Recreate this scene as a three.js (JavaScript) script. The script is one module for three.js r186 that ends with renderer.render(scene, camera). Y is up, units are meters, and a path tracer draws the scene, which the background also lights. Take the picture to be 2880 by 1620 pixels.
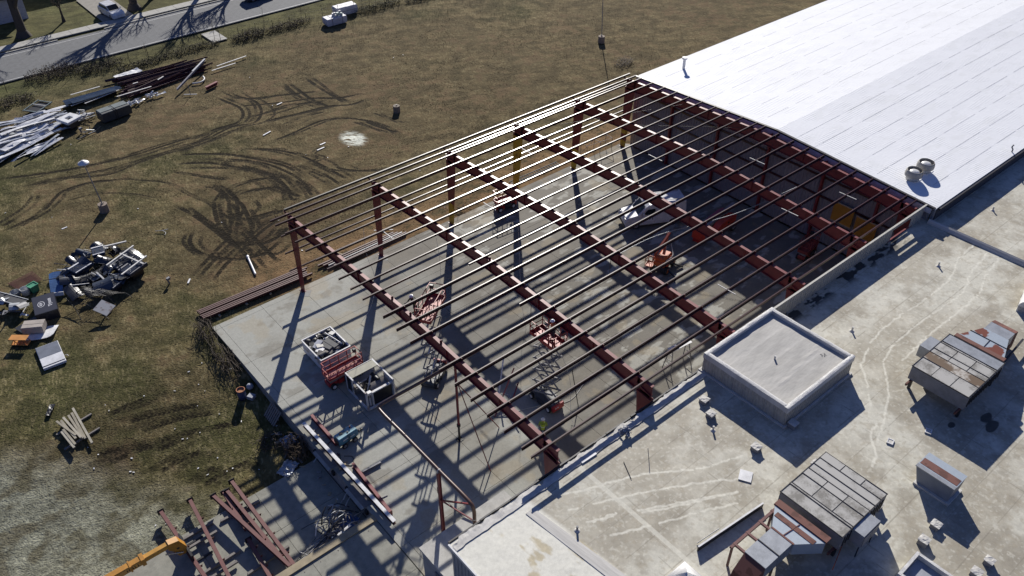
import * as THREE from 'three';
import { mergeGeometries } from 'three/addons/utils/BufferGeometryUtils.js';
import { MarchingCubes } from 'three/addons/objects/MarchingCubes.js';

// ---------- camera, sky, sun, exposure ----------
const scene = new THREE.Scene();
const camera = new THREE.PerspectiveCamera(37.68, 16 / 9, 0.5, 900);
camera.position.set(-21.69, 43.3, 52.72);
camera.rotation.order = 'YXZ';
camera.rotation.set(-0.6715, -0.6985, -0.002);
const renderer = new THREE.WebGLRenderer({ antialias: true });
renderer.toneMapping = THREE.LinearToneMapping;
renderer.toneMappingExposure = 1.55;
renderer.shadowMap.enabled = true;

const SUN_DIR = new THREE.Vector3(1.29, 1, -1.54).normalize();
{
  const w = 256, h = 128, d = new Float32Array(w * h * 4), v = new THREE.Vector3();
  for (let j = 0; j < h; j++) for (let i = 0; i < w; i++) {
    const el = ((j + 0.5) / h - 0.5) * Math.PI, az = ((i + 0.5) / w - 0.5) * 2 * Math.PI;
    v.set(Math.cos(el) * Math.cos(az), Math.sin(el), Math.cos(el) * Math.sin(az));
    const t = Math.pow(Math.max(0, 1 - Math.max(0, v.y)), 3);
    const c = Math.max(0, v.dot(SUN_DIR)), glow = 0.07 * Math.pow(c, 8) + 0.3 * Math.pow(c, 60);
    const o = (j * w + i) * 4;
    if (v.y < -0.02) { d[o] = 0.05; d[o + 1] = 0.05; d[o + 2] = 0.05; } else {
      d[o] = 0.029 + 0.05 * t + glow; d[o + 1] = 0.056 + 0.06 * t + glow * 0.95; d[o + 2] = 0.165 + 0.05 * t + glow * 0.85;
    }
    d[o + 3] = 1;
  }
  const sky = new THREE.DataTexture(d, w, h, THREE.RGBAFormat, THREE.FloatType);
  sky.mapping = THREE.EquirectangularReflectionMapping; sky.magFilter = sky.minFilter = THREE.LinearFilter;
  sky.wrapS = THREE.RepeatWrapping; sky.needsUpdate = true;
  scene.background = sky; scene.environment = sky;
}
const sun = new THREE.DirectionalLight(new THREE.Color(1, 0.955, 0.885), 4.3);
sun.position.copy(SUN_DIR).multiplyScalar(160).add(new THREE.Vector3(20, 0, -10));
sun.target.position.set(20, 0, -10);
sun.castShadow = true; sun.shadow.mapSize.set(4096, 4096);
Object.assign(sun.shadow.camera, { left: -110, right: 110, top: 90, bottom: -90, near: 1, far: 420 });
scene.add(sun, sun.target);

// ---------- small tools ----------
let seed = 1;
function rnd() { seed = (seed * 1664525 + 1013904223) >>> 0; return seed / 4294967296; }
const rr = (a, b) => a + (b - a) * rnd();
const pick = a => a[Math.floor(rnd() * a.length) % a.length];
const clamp = (x, a = 0, b = 1) => Math.min(b, Math.max(a, x));
const sm = t => { t = clamp(t); return t * t * (3 - 2 * t); };
const lerp = (a, b, t) => a + (b - a) * t;
const mix3 = (a, b, t) => [lerp(a[0], b[0], t), lerp(a[1], b[1], t), lerp(a[2], b[2], t)];
function hash(x, y) { let h = Math.imul(x | 0, 374761393) ^ Math.imul(y | 0, 668265263); h = Math.imul(h ^ (h >>> 13), 1274126177); return ((h ^ (h >>> 16)) >>> 0) / 4294967296; }
function vn(x, y) {
  const xi = Math.floor(x), yi = Math.floor(y); let fx = x - xi, fy = y - yi; fx = fx * fx * (3 - 2 * fx); fy = fy * fy * (3 - 2 * fy);
  const a = hash(xi, yi), b = hash(xi + 1, yi), c = hash(xi, yi + 1), d = hash(xi + 1, yi + 1);
  return a + (b - a) * fx + (c - a) * fy + (a - b - c + d) * fx * fy;
}
function fbm(x, y, o = 4) { let s = 0, a = 0.5; for (let i = 0; i < o; i++) { s += a * vn(x, y); x = x * 2.03 + 17.1; y = y * 2.03 + 5.7; a *= 0.5; } return s / (1 - Math.pow(0.5, o)); }
const enc = c => { c = clamp(c); return Math.round(255 * (c <= 0.0031308 ? 12.92 * c : 1.055 * Math.pow(c, 1 / 2.4) - 0.055)); };
function colTex(w, h, f, repeat = true) {           // f(u, v) -> linear rgb
  const d = new Uint8Array(w * h * 4);
  for (let j = 0; j < h; j++) for (let i = 0; i < w; i++) { const c = f((i + 0.5) / w, (j + 0.5) / h, i, j), o = (j * w + i) * 4; d[o] = enc(c[0]); d[o + 1] = enc(c[1]); d[o + 2] = enc(c[2]); d[o + 3] = 255; }
  const t = new THREE.DataTexture(d, w, h); t.colorSpace = THREE.SRGBColorSpace; t.magFilter = THREE.LinearFilter; t.minFilter = THREE.LinearMipmapLinearFilter; t.generateMipmaps = true;
  if (repeat) t.wrapS = t.wrapT = THREE.RepeatWrapping; t.needsUpdate = true; return t;
}
function greyTex(w, h, f, repeat = true) {          // f(u, v) -> 0..1
  const d = new Uint8Array(w * h * 4);
  for (let j = 0; j < h; j++) for (let i = 0; i < w; i++) { const c = Math.round(255 * clamp(f((i + 0.5) / w, (j + 0.5) / h, i, j))), o = (j * w + i) * 4; d[o] = d[o + 1] = d[o + 2] = c; d[o + 3] = 255; }
  const t = new THREE.DataTexture(d, w, h); t.magFilter = THREE.LinearFilter; t.minFilter = THREE.LinearMipmapLinearFilter; t.generateMipmaps = true;
  if (repeat) t.wrapS = t.wrapT = THREE.RepeatWrapping; t.needsUpdate = true; return t;
}
// tileable noise: blend so that opposite edges meet
function tn(u, v, n, o, s = 0) {
  const a = fbm(u * n + s, v * n + s, o), b = fbm((u - 1) * n + s, v * n + s, o), c = fbm(u * n + s, (v - 1) * n + s, o), d = fbm((u - 1) * n + s, (v - 1) * n + s, o);
  const k = sm((u - 0.7) / 0.3), l = sm((v - 0.7) / 0.3); return lerp(lerp(a, b, k), lerp(c, d, k), l);
}
const MOTTLE = colTex(512, 512, (u, v) => { const n = tn(u, v, 8, 4), f = tn(u, v, 60, 2, 9); const k = 0.62 + 0.42 * n + 0.18 * (f - 0.5); return [k, k, k]; });
MOTTLE.repeat.set(0.4, 0.4);
const RUSTY = colTex(512, 512, (u, v) => { const n = tn(u, v, 7, 5, 3), f = tn(u, v, 50, 2, 4); const r = sm((n - 0.56) / 0.12); return mix3([0.9 + 0.12 * (f - .5), 0.9 + 0.12 * (f - .5), 0.9 + 0.12 * (f - .5)], [0.42, 0.3, 0.24], r * 0.75); });
RUSTY.repeat.set(0.33, 0.33);
const FINEBUMP = greyTex(512, 512, (u, v) => 0.6 * tn(u, v, 90, 2) + 0.4 * tn(u, v, 12, 3, 5)); FINEBUMP.repeat.set(0.5, 0.5);
const RIBS = greyTex(256, 8, u => { const p = (u * 4) % 1; return sm((p - 0.1) / 0.12) * (1 - sm((p - 0.42) / 0.12)); });

function mat(rgb, rough = 0.8, o = {}) {
  const m = new THREE.MeshStandardMaterial({ roughness: rough, metalness: o.metal || 0 });
  m.color.setRGB(...rgb); if (o.plain !== true) m.map = o.map || MOTTLE;
  if (o.bump) { m.bumpMap = o.bumpMap || FINEBUMP; m.bumpScale = o.bump; }
  if (o.vc) m.vertexColors = true;
  return m;
}
const M = {
  primer: mat([0.22, 0.036, 0.040], 0.45), primerOld: mat([0.10, 0.03, 0.028], 0.6), primerDull: mat([0.17, 0.060, 0.052], 0.55),
  purlin: mat([0.055, 0.018, 0.020], 0.30), darkSteel: mat([0.03, 0.028, 0.032], 0.45), yellow: mat([0.55, 0.36, 0.03], 0.5, { map: RUSTY }),
  concrete: mat([0.34, 0.335, 0.31], 0.9), asphalt: mat([0.13, 0.13, 0.135], 0.9), timber: mat([0.42, 0.34, 0.22], 0.85), greyWood: mat([0.24, 0.22, 0.2], 0.9),
  siding: mat([0.50, 0.48, 0.42], 0.55), sidingBlue: mat([0.34, 0.36, 0.40], 0.6), whiteMetal: mat([0.78, 0.78, 0.76], 0.32), galv: mat([0.42, 0.44, 0.46], 0.42, { metal: 0.4 }),
  membrane: mat([0.62, 0.60, 0.55], 0.75), whitePaint: mat([0.8, 0.8, 0.79], 0.45), rust: mat([0.165, 0.062, 0.045], 0.75, { map: RUSTY }), rustPipe: mat([0.12, 0.068, 0.05], 0.32, { map: RUSTY }),
  black: mat([0.018, 0.018, 0.02], 0.45), rubber: mat([0.02, 0.02, 0.02], 0.8), redPaint: mat([0.42, 0.03, 0.03], 0.42), orange: mat([0.55, 0.11, 0.025], 0.45), blue: mat([0.07, 0.21, 0.30], 0.45, { map: RUSTY }),
  cat: mat([0.52, 0.24, 0.03], 0.5), glass: mat([0.012, 0.015, 0.02], 0.22, { plain: true }), chrome: mat([0.6, 0.6, 0.6], 0.25, { metal: 1 }), grey: mat([0.25, 0.25, 0.26], 0.55),
  bark: mat([0.09, 0.075, 0.06], 0.95), twig: mat([0.10, 0.08, 0.06], 0.95), pipeWhite: mat([0.65, 0.64, 0.6], 0.6), charcoal: mat([0.035, 0.037, 0.045], 0.4)
};

function fixGeo(g) { if (g.index) g = g.toNonIndexed(); for (const k of Object.keys(g.attributes)) if (!['position', 'normal', 'uv', 'color'].includes(k)) g.deleteAttribute(k); return g; }
function boxGeo(w, h, d) {
  const g = new THREE.BoxGeometry(w, h, d), uv = g.attributes.uv, s = [[d, h], [d, h], [w, d], [w, d], [w, h], [w, h]], o = rnd() * 5, p = rnd() * 5;
  for (let i = 0; i < 24; i++) { const k = s[i >> 2]; uv.setXY(i, uv.getX(i) * k[0] + o, uv.getY(i) * k[1] + p); }
  return g;
}
function bx(w, h, d, x = 0, y = 0, z = 0, ry = 0, rx = 0, rz = 0) {   // centred on x, z; y is the underside
  const g = boxGeo(w, h, d); if (rx) g.rotateX(rx); if (rz) g.rotateZ(rz); if (ry) g.rotateY(ry); g.translate(x, y + h / 2, z); return g;
}
function cham(w, h, d, x, y, z, c = 0.03, ry = 0) {  // box with chamfered vertical and top edges
  const sh = new THREE.Shape(), a = w / 2 - c, b = d / 2 - c; sh.moveTo(-a, -b); sh.lineTo(a, -b); sh.lineTo(a, b); sh.lineTo(-a, b); sh.closePath();
  const g = new THREE.ExtrudeGeometry(sh, { depth: h - 2 * c, bevelEnabled: true, bevelSize: c, bevelThickness: c, bevelSegments: 1 }); g.rotateX(-Math.PI / 2); if (ry) g.rotateY(ry); g.translate(x, y + c, z); return g;
}
const V = (x, y, z) => new THREE.Vector3(x, y, z);
function basis(p, q, roll = 0) {
  const z = q.clone().sub(p); const L = z.length(); z.normalize();
  let up = Math.abs(z.y) > 0.98 ? V(1, 0, 0) : V(0, 1, 0); const x = up.clone().cross(z).normalize(); const y = z.clone().cross(x);
  const m = new THREE.Matrix4().makeBasis(x, y, z); if (roll) m.multiply(new THREE.Matrix4().makeRotationZ(roll));
  m.setPosition(p.clone().add(q).multiplyScalar(0.5)); return [m, L];
}
function bar(p, q, w, h, roll = 0) { const [m, L] = basis(p, q, roll); return boxGeo(w, h, L).applyMatrix4(m); }
function tube(p, q, r, r2 = r, n = 8) { const [m, L] = basis(p, q); const g = new THREE.CylinderGeometry(r2, r, L, n, 1); g.rotateX(Math.PI / 2); return g.applyMatrix4(m); }
function ibeam(p, q, d, fw, tf = 0.025, tw = 0.016, roll = 0) {
  const [m, L] = basis(p, q, roll);
  return [boxGeo(fw, tf, L).translate(0, d / 2 - tf / 2, 0), boxGeo(fw, tf, L).translate(0, -d / 2 + tf / 2, 0), boxGeo(tw, d - 2 * tf, L)].map(g => g.applyMatrix4(m));
}
function wire(pts, r, n = 5, seg = 24) { return new THREE.TubeGeometry(new THREE.CatmullRomCurve3(pts.map(p => p.isVector3 ? p : V(...p))), seg, r, n, false); }
function poly(pts, depth, bevel = 0) { const s = new THREE.Shape(pts.map(p => new THREE.Vector2(p[0], p[1]))); return new THREE.ExtrudeGeometry(s, { depth, bevelEnabled: bevel > 0, bevelSize: bevel, bevelThickness: bevel, bevelSegments: 2 }); }
function sheet(w, l, nx, nz, f, th = 0.02) {         // a thin closed sheet, f(u, v) -> height or [x, y, z]
  const pos = [], uv = [], idx = []; const P = (u, v, o) => { const r = f(u, v); return Array.isArray(r) ? [r[0], r[1] + o, r[2]] : [(u - 0.5) * w, r + o, (v - 0.5) * l]; };
  for (const o of [0, -th]) for (let j = 0; j <= nz; j++) for (let i = 0; i <= nx; i++) { pos.push(...P(i / nx, j / nz, o)); uv.push(i / nx * w, j / nz * l); }
  const N = (nx + 1) * (nz + 1), id = (i, j) => j * (nx + 1) + i;
  for (let j = 0; j < nz; j++) for (let i = 0; i < nx; i++) { const a = id(i, j), b = id(i + 1, j), c = id(i + 1, j + 1), d = id(i, j + 1); idx.push(a, d, c, a, c, b, N + a, N + c, N + d, N + a, N + b, N + c); }
  const rim = (a, b) => idx.push(a, b, N + b, a, N + b, N + a);
  for (let i = 0; i < nx; i++) { rim(id(i, 0), id(i + 1, 0)); rim(id(i + 1, nz), id(i, nz)); }
  for (let j = 0; j < nz; j++) { rim(id(0, j + 1), id(0, j)); rim(id(nx, j), id(nx, j + 1)); }
  const g = new THREE.BufferGeometry(); g.setAttribute('position', new THREE.Float32BufferAttribute(pos, 3)); g.setAttribute('uv', new THREE.Float32BufferAttribute(uv, 2)); g.setIndex(idx);
  const h = g.toNonIndexed(); h.computeVertexNormals(); return h;
}
function merge(gs) { gs = (Array.isArray(gs) ? gs.flat(9) : [gs]).map(fixGeo); return gs.length === 1 ? gs[0] : mergeGeometries(gs); }
const taken = {};
function numbered(n) { if (!(n in taken)) { taken[n] = 0; return n; } taken[n]++; return n + '_' + String(taken[n]).padStart(3, '0'); }
function obj(name, gs, m, parent) { const o = new THREE.Mesh(gs.isBufferGeometry ? fixGeo(gs) : merge(gs), m); o.name = parent ? name : numbered(name); o.castShadow = o.receiveShadow = true; (parent || scene).add(o); return o; }
function thing(name, label, category, pos = [0, 0, 0], turn = 0, group) { const o = new THREE.Group(); o.name = numbered(name); o.position.set(...pos); o.rotation.y = turn; o.userData = { label, category }; if (group) o.userData.group = group; scene.add(o); return o; }
function one(name, label, category, gs, m, group, pos, turn) { const o = obj(name, gs, m); o.userData = { label, category }; if (group) o.userData.group = group; if (pos) o.position.set(...pos); if (turn) o.rotation.y = turn; return o; }
function struct(name, gs, m, label) { const o = obj(name, gs, m); o.userData.kind = 'structure'; if (label) o.userData.label = label; return o; }
function planar(g, x0, x1, z0, z1) { const p = g.attributes.position, u = g.attributes.uv; for (let i = 0; i < p.count; i++) u.setXY(i, (p.getX(i) - x0) / (x1 - x0), (p.getZ(i) - z0) / (z1 - z0)); return g; }
const gnd = (x, z) => -0.12 - 1.2 * sm((z + 1) / 14);
const TRACKS = [
 [0.38,0.8,-14.1,-35.0,-12.2,-34.1,-10.2,-33.2,-8.1,-32.5,-6.0,-31.9,-3.1,-31.3,0.2,-31.1,3.6,-31.1,5.0,-30.8],
 [0.38,0.6,-13.4,-32.3,-10.7,-31.5,-7.9,-30.9,-5.1,-30.1,-2.0,-29.8,1.3,-29.7,4.5,-29.4,6.4,-29.6],
 [0.38,0.6,-12.5,-31.3,-9.3,-31.1,-5.5,-29.0,-1.3,-29.5,2.7,-29.1,7.1,-29.0],
 [0.3,0.45,-7.8,-28.3,-5.2,-27.5,-3.5,-25.8,-1.9,-23.9,-1.1,-20.3,-0.3,-17.5,-0.4,-13.5],
 [0.45,0.7,-16.4,-26.0,-14.6,-26.8,-13.0,-27.9,-12.0,-29.6],
 [0.45,0.7,-16.6,-25.2,-14.6,-25.5,-12.5,-26.4,-11.0,-28.0,-10.1,-28.7,-7.2,-28.5,-4.7,-26.8],
 [0.3,0.35,-10.7,-26.7,-8.0,-26.2,-5.6,-24.5,-4.1,-22.5,-3.0,-20.2],
 [0.4,0.9,1.8,-31.4,4.2,-30.9,7.0,-31.1,9.1,-31.0,10.4,-32.1,11.0,-34.1,10.5,-36.6,10.0,-39.4],
 [0.4,0.9,1.3,-30.1,4.5,-29.6,8.4,-30.4,10.6,-29.8,12.0,-31.0,12.9,-33.0,13.0,-35.0,12.2,-37.0,11.9,-39.7],
 [0.4,0.5,0.9,-29.1,4.2,-28.9,7.2,-29.6,9.7,-29.3],
 [0.35,0.9,11.7,-37.2,13.6,-35.0,16.0,-34.0,18.4,-32.8,20.2,-31.9],
 [0.35,0.9,10.9,-34.7,13.6,-33.2,15.9,-32.0,18.4,-30.9,20.5,-29.2,22.2,-28.6,23.6,-28.4],
 [0.4,0.9,10.9,-31.2,13.5,-31.0,16.2,-30.7,18.4,-29.9],
 [0.4,0.9,10.6,-29.0,12.5,-29.1,15.1,-28.6,16.9,-28.3,18.9,-27.9,21.0,-26.7,23.7,-26.7],
 [0.5,1,18.4,-36.4,18.3,-33.4,18.3,-30.5,18.9,-27.6],
 [0.5,1,20.6,-36.3,20.5,-33.5,20.6,-30.4,20.7,-27.5],
 [0.35,0.6,13.0,-27.0,15.4,-27.4,17.9,-27.0],
 [0.4,0.8,9.5,-24.7,12.1,-24.8,14.8,-25.2,17.1,-25.2,19.2,-23.7,20.6,-21.1,21.0,-17.0],
 [0.4,0.9,20.0,-22.1,20.6,-19.6,21.4,-17.6],
 [0.35,0.6,21.8,-23.4,22.3,-21.3,22.6,-19.3],
 [0.4,0.8,7.3,-24.8,9.0,-23.4,10.3,-21.4,11.0,-19.5,11.4,-17.6,11.8,-15.0,12.2,-12.4],
 [0.4,0.9,1.1,-28.5,3.9,-26.4,6.2,-23.8,7.6,-21.4,8.6,-19.3,8.9,-17.4,8.8,-15.5],
 [0.4,0.7,3.0,-26.1,5.3,-23.7,7.3,-21.0,8.4,-17.0,8.4,-13.9,8.1,-12.2],
 [0.45,0.8,-0.0,-27.0,3.1,-24.6,4.9,-22.0,6.2,-20.1,6.9,-17.5,6.7,-14.6,7.3,-13.4],
 [0.4,0.6,0.8,-25.0,3.3,-23.2,5.5,-20.7,6.6,-18.2,6.6,-15.5,6.2,-13.3],
 [0.35,0.6,-0.6,-25.5,0.6,-23.7,1.9,-21.8,3.1,-20.3],
 [0.4,0.8,1.8,-20.3,2.1,-19.3,2.1,-17.1,2.2,-15.9],
 [0.35,0.8,2.0,-18.9,3.4,-19.1,4.9,-18.8,6.2,-18.1,7.0,-17.0],
 [0.35,0.6,2.6,-17.1,3.7,-17.2,5.1,-16.6],
 [0.35,0.6,0.1,-17.3,1.1,-18.3,2.0,-18.9],
 [0.4,0.8,9.8,-18.5,10.6,-16.2,11.0,-13.6,11.0,-12.4],
 [0.35,0.7,10.7,-18.3,12.0,-18.4,12.0,-19.7,13.4,-20.2],
 [0.35,0.8,12.3,-15.8,13.3,-14.1,14.8,-12.7,16.2,-12.0],
 [0.5,0.9,-3.0,-19.5,-2.5,-18.2,-2.1,-16.2,-1.8,-13.6,-1.6,-11.1,-1.3,-8.8,-1.4,-6.6,-1.5,-4.4],
 [0.5,1,1.7,-20.5,2.2,-18.7,2.1,-16.5,1.2,-14.4,0.5,-12.0,0.4,-9.8,0.4,-7.9,0.4,-4.6],
 [0.5,1,0.4,-17.9,-0.6,-15.2,-1.2,-12.8,-1.3,-10.3,-1.2,-8.4],
 [0.45,0.9,-3.1,-14.3,-4.2,-12.7,-4.3,-10.8,-3.6,-9.2,-2.4,-7.8,-1.0,-7.0,0.4,-6.9,2.4,-7.8],
 [0.45,0.8,-6.5,-7.5,-4.6,-8.8,-2.4,-10.3,-0.3,-11.6],
 [0.45,0.8,-5.2,-5.9,-3.3,-7.4,-1.6,-8.3,0.6,-9.6,2.6,-10.5,4.0,-10.7],
 [0.5,0.9,-0.1,-15.9,0.2,-13.9,1.1,-12.8,2.7,-12.5,4.5,-12.3],
 [0.5,1,-1.1,-10.1,-0.1,-11.9,1.0,-13.6,1.9,-14.5,2.1,-16.5],
 [0.5,1,0.4,-9.8,1.3,-12.0,2.0,-14.8],
 [0.5,0.8,-0.8,-9.2,0.8,-8.2,2.4,-8.4,3.8,-9.2],
 [0.45,0.7,2.8,-17.3,4.3,-17.0,5.8,-16.3],
 [0.45,0.7,6.9,-17.3,6.7,-14.8,6.2,-13.0,7.0,-12.9],
 [0.4,0.7,8.0,-16.0,8.2,-14.3,7.9,-12.3],
 [0.45,0.7,5.5,-18.1,6.1,-16.0,6.5,-14.2,7.1,-12.8],
 [0.55,0.5,-17.3,3.3,-15.1,3.4,-13.0,3.9],
 [0.55,0.5,-16.5,4.6,-14.0,5.3,-11.6,6.2],
 [0.55,0.5,-19.1,6.1,-17.4,6.6,-15.7,7.4],
 [0.55,0.5,-16.2,5.9,-13.6,6.4,-11.1,7.4],
 [0.55,0.5,-15.9,7.2,-13.2,8.0,-10.5,9.1],
 [0.55,0.5,-16.3,9.8,-14.8,9.7,-13.3,9.9],
 [0.55,0.5,-15.4,11.7,-14.3,11.6,-13.2,11.8],
 [0.55,0.5,-18.8,7.2,-16.7,7.3,-14.7,7.7],
 [0.55,0.5,-14.6,12.6,-12.8,12.5,-11.1,12.7],
 [0.55,0.5,-15.9,8.0,-14.0,8.2,-12.1,8.7],
];

// ---------- ground: one field sheet near, the rest of the field around it ----------
const NEAR = [-34, 48, -40, 31], FAR = [-60, 130, -125, 60];
const trackMask = { w: 2048, h: 1774, d: null, n: null };
{
  const { w, h } = trackMask, d = new Float32Array(w * h); trackMask.d = d;
  const [x0, x1, z0, z1] = NEAR, sx = w / (x1 - x0), sz = h / (z1 - z0);
  const passes = []; TRACKS.forEach((t, n) => { passes.push([t, 0, 1, n]); passes.push([t, (n % 2 ? 0.5 : -0.55), 0.6, n + 50]); if (n % 2 === 0) passes.push([t, (n % 4 ? -0.9 : 0.95), 0.5, n + 90]); });
  for (const [t, off, gain, sdn] of passes) {
    const W = t[0] * 0.5, I = t[1] * gain, pts = []; for (let i = 2; i < t.length; i += 2) pts.push(V(t[i] + off * (0.6 + 0.8 * vn(sdn, i)), 0, t[i + 1] + off * 0.7 * (0.5 + vn(i, sdn))));
    const cv = new THREE.CatmullRomCurve3(pts), L = cv.getLength(), n = Math.ceil(L / 0.02); cv.arcLengthDivisions = 400;
    for (let k = 0; k <= n; k++) {
      const s = k / n, p = cv.getPointAt(s), q = cv.getTangentAt(s), nx = -q.z, nz = q.x;
      const fade = sm(s * 8) * sm((1 - s) * 8), patch = 0.3 + 0.7 * sm((fbm(p.x * 0.7 + 3 + off * 9, p.z * 0.7, 3) - 0.25) / 0.25);
      for (let a = -W; a <= W; a += 0.02) {
        const u = a / W, X = Math.round((p.x + nx * a - x0) * sx), Z = Math.round((p.z + nz * a - z0) * sz); if (X < 0 || Z < 0 || X >= w || Z >= h) continue;
        const tread = sm(0.5 + 0.9 * Math.sin((s * L / 0.34 + Math.abs(u) * 0.45 + (u > 0 ? 0.5 : 0)) * 2 * Math.PI));
        const m = I * fade * patch * (1 - sm((Math.abs(u) - 0.55) / 0.45)) * (0.55 + 0.45 * tread) * (0.55 + 0.45 * sm((fbm(X * 0.21, Z * 0.21, 2) - 0.3) / 0.25));
        const o = Z * w + X; if (m > d[o]) d[o] = m;
      }
    }
  }
}
function trackAt(x, z) { const [x0, x1, z0, z1] = NEAR; const X = Math.floor((x - x0) / (x1 - x0) * trackMask.w), Z = Math.floor((z - z0) / (z1 - z0) * trackMask.h); return X < 0 || Z < 0 || X >= trackMask.w || Z >= trackMask.h ? 0 : trackMask.d[Z * trackMask.w + X]; }
const hump = (x, z, cx, cz, rx, rz) => Math.exp(-(((x - cx) / rx) ** 2 + ((z - cz) / rz) ** 2));
function fieldColor(x, z) {
  const n1 = fbm(x * 0.11 + 40, z * 0.11 + 7, 3), n2 = fbm(x * 0.9, z * 0.9 + 30, 3), n3 = fbm(x * 5.5, z * 5.5, 2), n4 = hash(Math.floor(x * 16), Math.floor(z * 16));
  const straw = fbm(x * 9 + z * 4, z * 2.2 - x * 3, 2);
  let c = mix3([0.070, 0.066, 0.029], [0.118, 0.088, 0.05], sm((n1 * 0.75 + n2 * 0.25 + 0.16 * sm((x + 8) / 30) - 0.28) / 0.34));
  c = mix3(c, [0.20, 0.165, 0.10], 0.55 * sm((straw - 0.52) / 0.25) * (0.5 + n2));
  const bare = sm((n2 * 0.55 + n1 * 0.45 - 0.56) / 0.14); c = mix3(c, [0.105, 0.066, 0.042], bare * 0.55);
  // reddish dirt beside the slab and round the churned hub
  const dirt = Math.max(sm((z + 7.5) / 5) * sm((x + 6) / 5) * (1 - sm((x - 40) / 8)), 0.8 * hump(x, z, 1, -5, 4, 2.5)); c = mix3(c, [0.19, 0.115, 0.065], dirt * 0.85 * sm((n2 + 0.4 * n3 - 0.38) / 0.3));
  const mud = hump(x, z, -0.5, -10.5, 3.6, 3.2) + 0.95 * hump(x, z, 4.0, -9.6, 4.2, 2.6) + 0.95 * hump(x, z, -18.2, 7, 2.2, 1.6) + 0.35 * hump(x, z, -15, 4, 4, 3); c = mix3(c, [0.055, 0.036, 0.022], clamp(mud) * sm((n2 * 0.6 + n3 * 0.5 - 0.4) / 0.25) * 0.9);
  // crushed grey stone at the lower left
  const stone = sm((z * 0.75 - (x + 17.5) * 0.95 - 5.0 + (n1 - 0.5) * 7 + (n2 - 0.5) * 3) / 7); if (stone > 0) c = mix3(c, mix3([0.11, 0.108, 0.088], [0.26, 0.255, 0.22], n4 * 0.5 + n3 * 0.6), stone * (0.55 + 0.45 * sm((n2 - 0.3) / 0.2)));
  const T = trackAt(x, z); if (T > 0) c = mix3(c, [0.012, 0.009, 0.006], clamp(T * 2.6) * 0.97);
  // spilt lime
  const lime = hump(x, z, 17.0, -19.6, 1.35, 1.9); c = mix3(c, [0.72, 0.72, 0.70], clamp(sm((lime - 0.25) / 0.5) * sm((fbm(x * 1.2 + z * 1.0, (z - x) * 4.5, 3) - 0.36) / 0.14)));
  // road-side greener verge
  const green = sm((-45 - z) / 12); c = mix3(c, [0.068, 0.082, 0.03], green * 0.55 * sm((n1 + 0.4 * n2 - 0.3) / 0.3));
  const streak = fbm(x * 0.5 + z * 0.35, z * 1.7 - x * 0.9 + 20, 3); const k = (0.72 + 0.26 * n3 + 0.13 * (n4 - 0.5)) * (0.80 + 0.40 * sm((n2 - 0.25) / 0.5)) * (0.86 + 0.28 * sm((streak - 0.3) / 0.4)); return [c[0] * k * 1.12, c[1] * k * 1.14, c[2] * k * 0.98];
}
function fieldBump(x, z) { const T = trackAt(x, z); return 0.55 + 0.28 * (fbm(x * 6, z * 6, 3) - 0.5) + 0.30 * (hash(Math.floor(x * 20), Math.floor(z * 20)) - 0.5) + 0.2 * (fbm(x * 0.8, z * 1.1, 2) - 0.5) - 0.35 * T; }
function groundSheet(name, [x0, x1, z0, z1], nx, nz, tw, th, y0, label) {
  const g = new THREE.PlaneGeometry(x1 - x0, z1 - z0, nx, nz); g.rotateX(-Math.PI / 2); g.translate((x0 + x1) / 2, 0, (z0 + z1) / 2);
  const p = g.attributes.position; for (let i = 0; i < p.count; i++) { const x = p.getX(i), z = p.getZ(i); p.setY(i, gnd(x, z) + y0 + 0.10 * (fbm(x * 0.25, z * 0.25, 2) - 0.5) * sm((-z - 4) / 6) - 0.03 * trackAt(x, z)); }
  g.computeVertexNormals(); planar(g, x0, x1, z0, z1);
  const m = new THREE.MeshPhysicalMaterial({ roughness: 1, specularIntensity: 0.25 });
  m.map = colTex(tw, th, (u, v) => fieldColor(x0 + u * (x1 - x0), z0 + v * (z1 - z0)), false);
  m.bumpMap = greyTex(tw, th, (u, v) => fieldBump(x0 + u * (x1 - x0), z0 + v * (z1 - z0)), false); m.bumpScale = 0.12;
  return struct(name, g, m, label);
}
groundSheet('ground', NEAR, 340, 300, 2048, 1774, 0, 'grass field churned by tyre tracks beside the slab');
groundSheet('ground', FAR, 80, 80, 2048, 1990, -0.09, 'brown grass field reaching the road');

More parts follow.
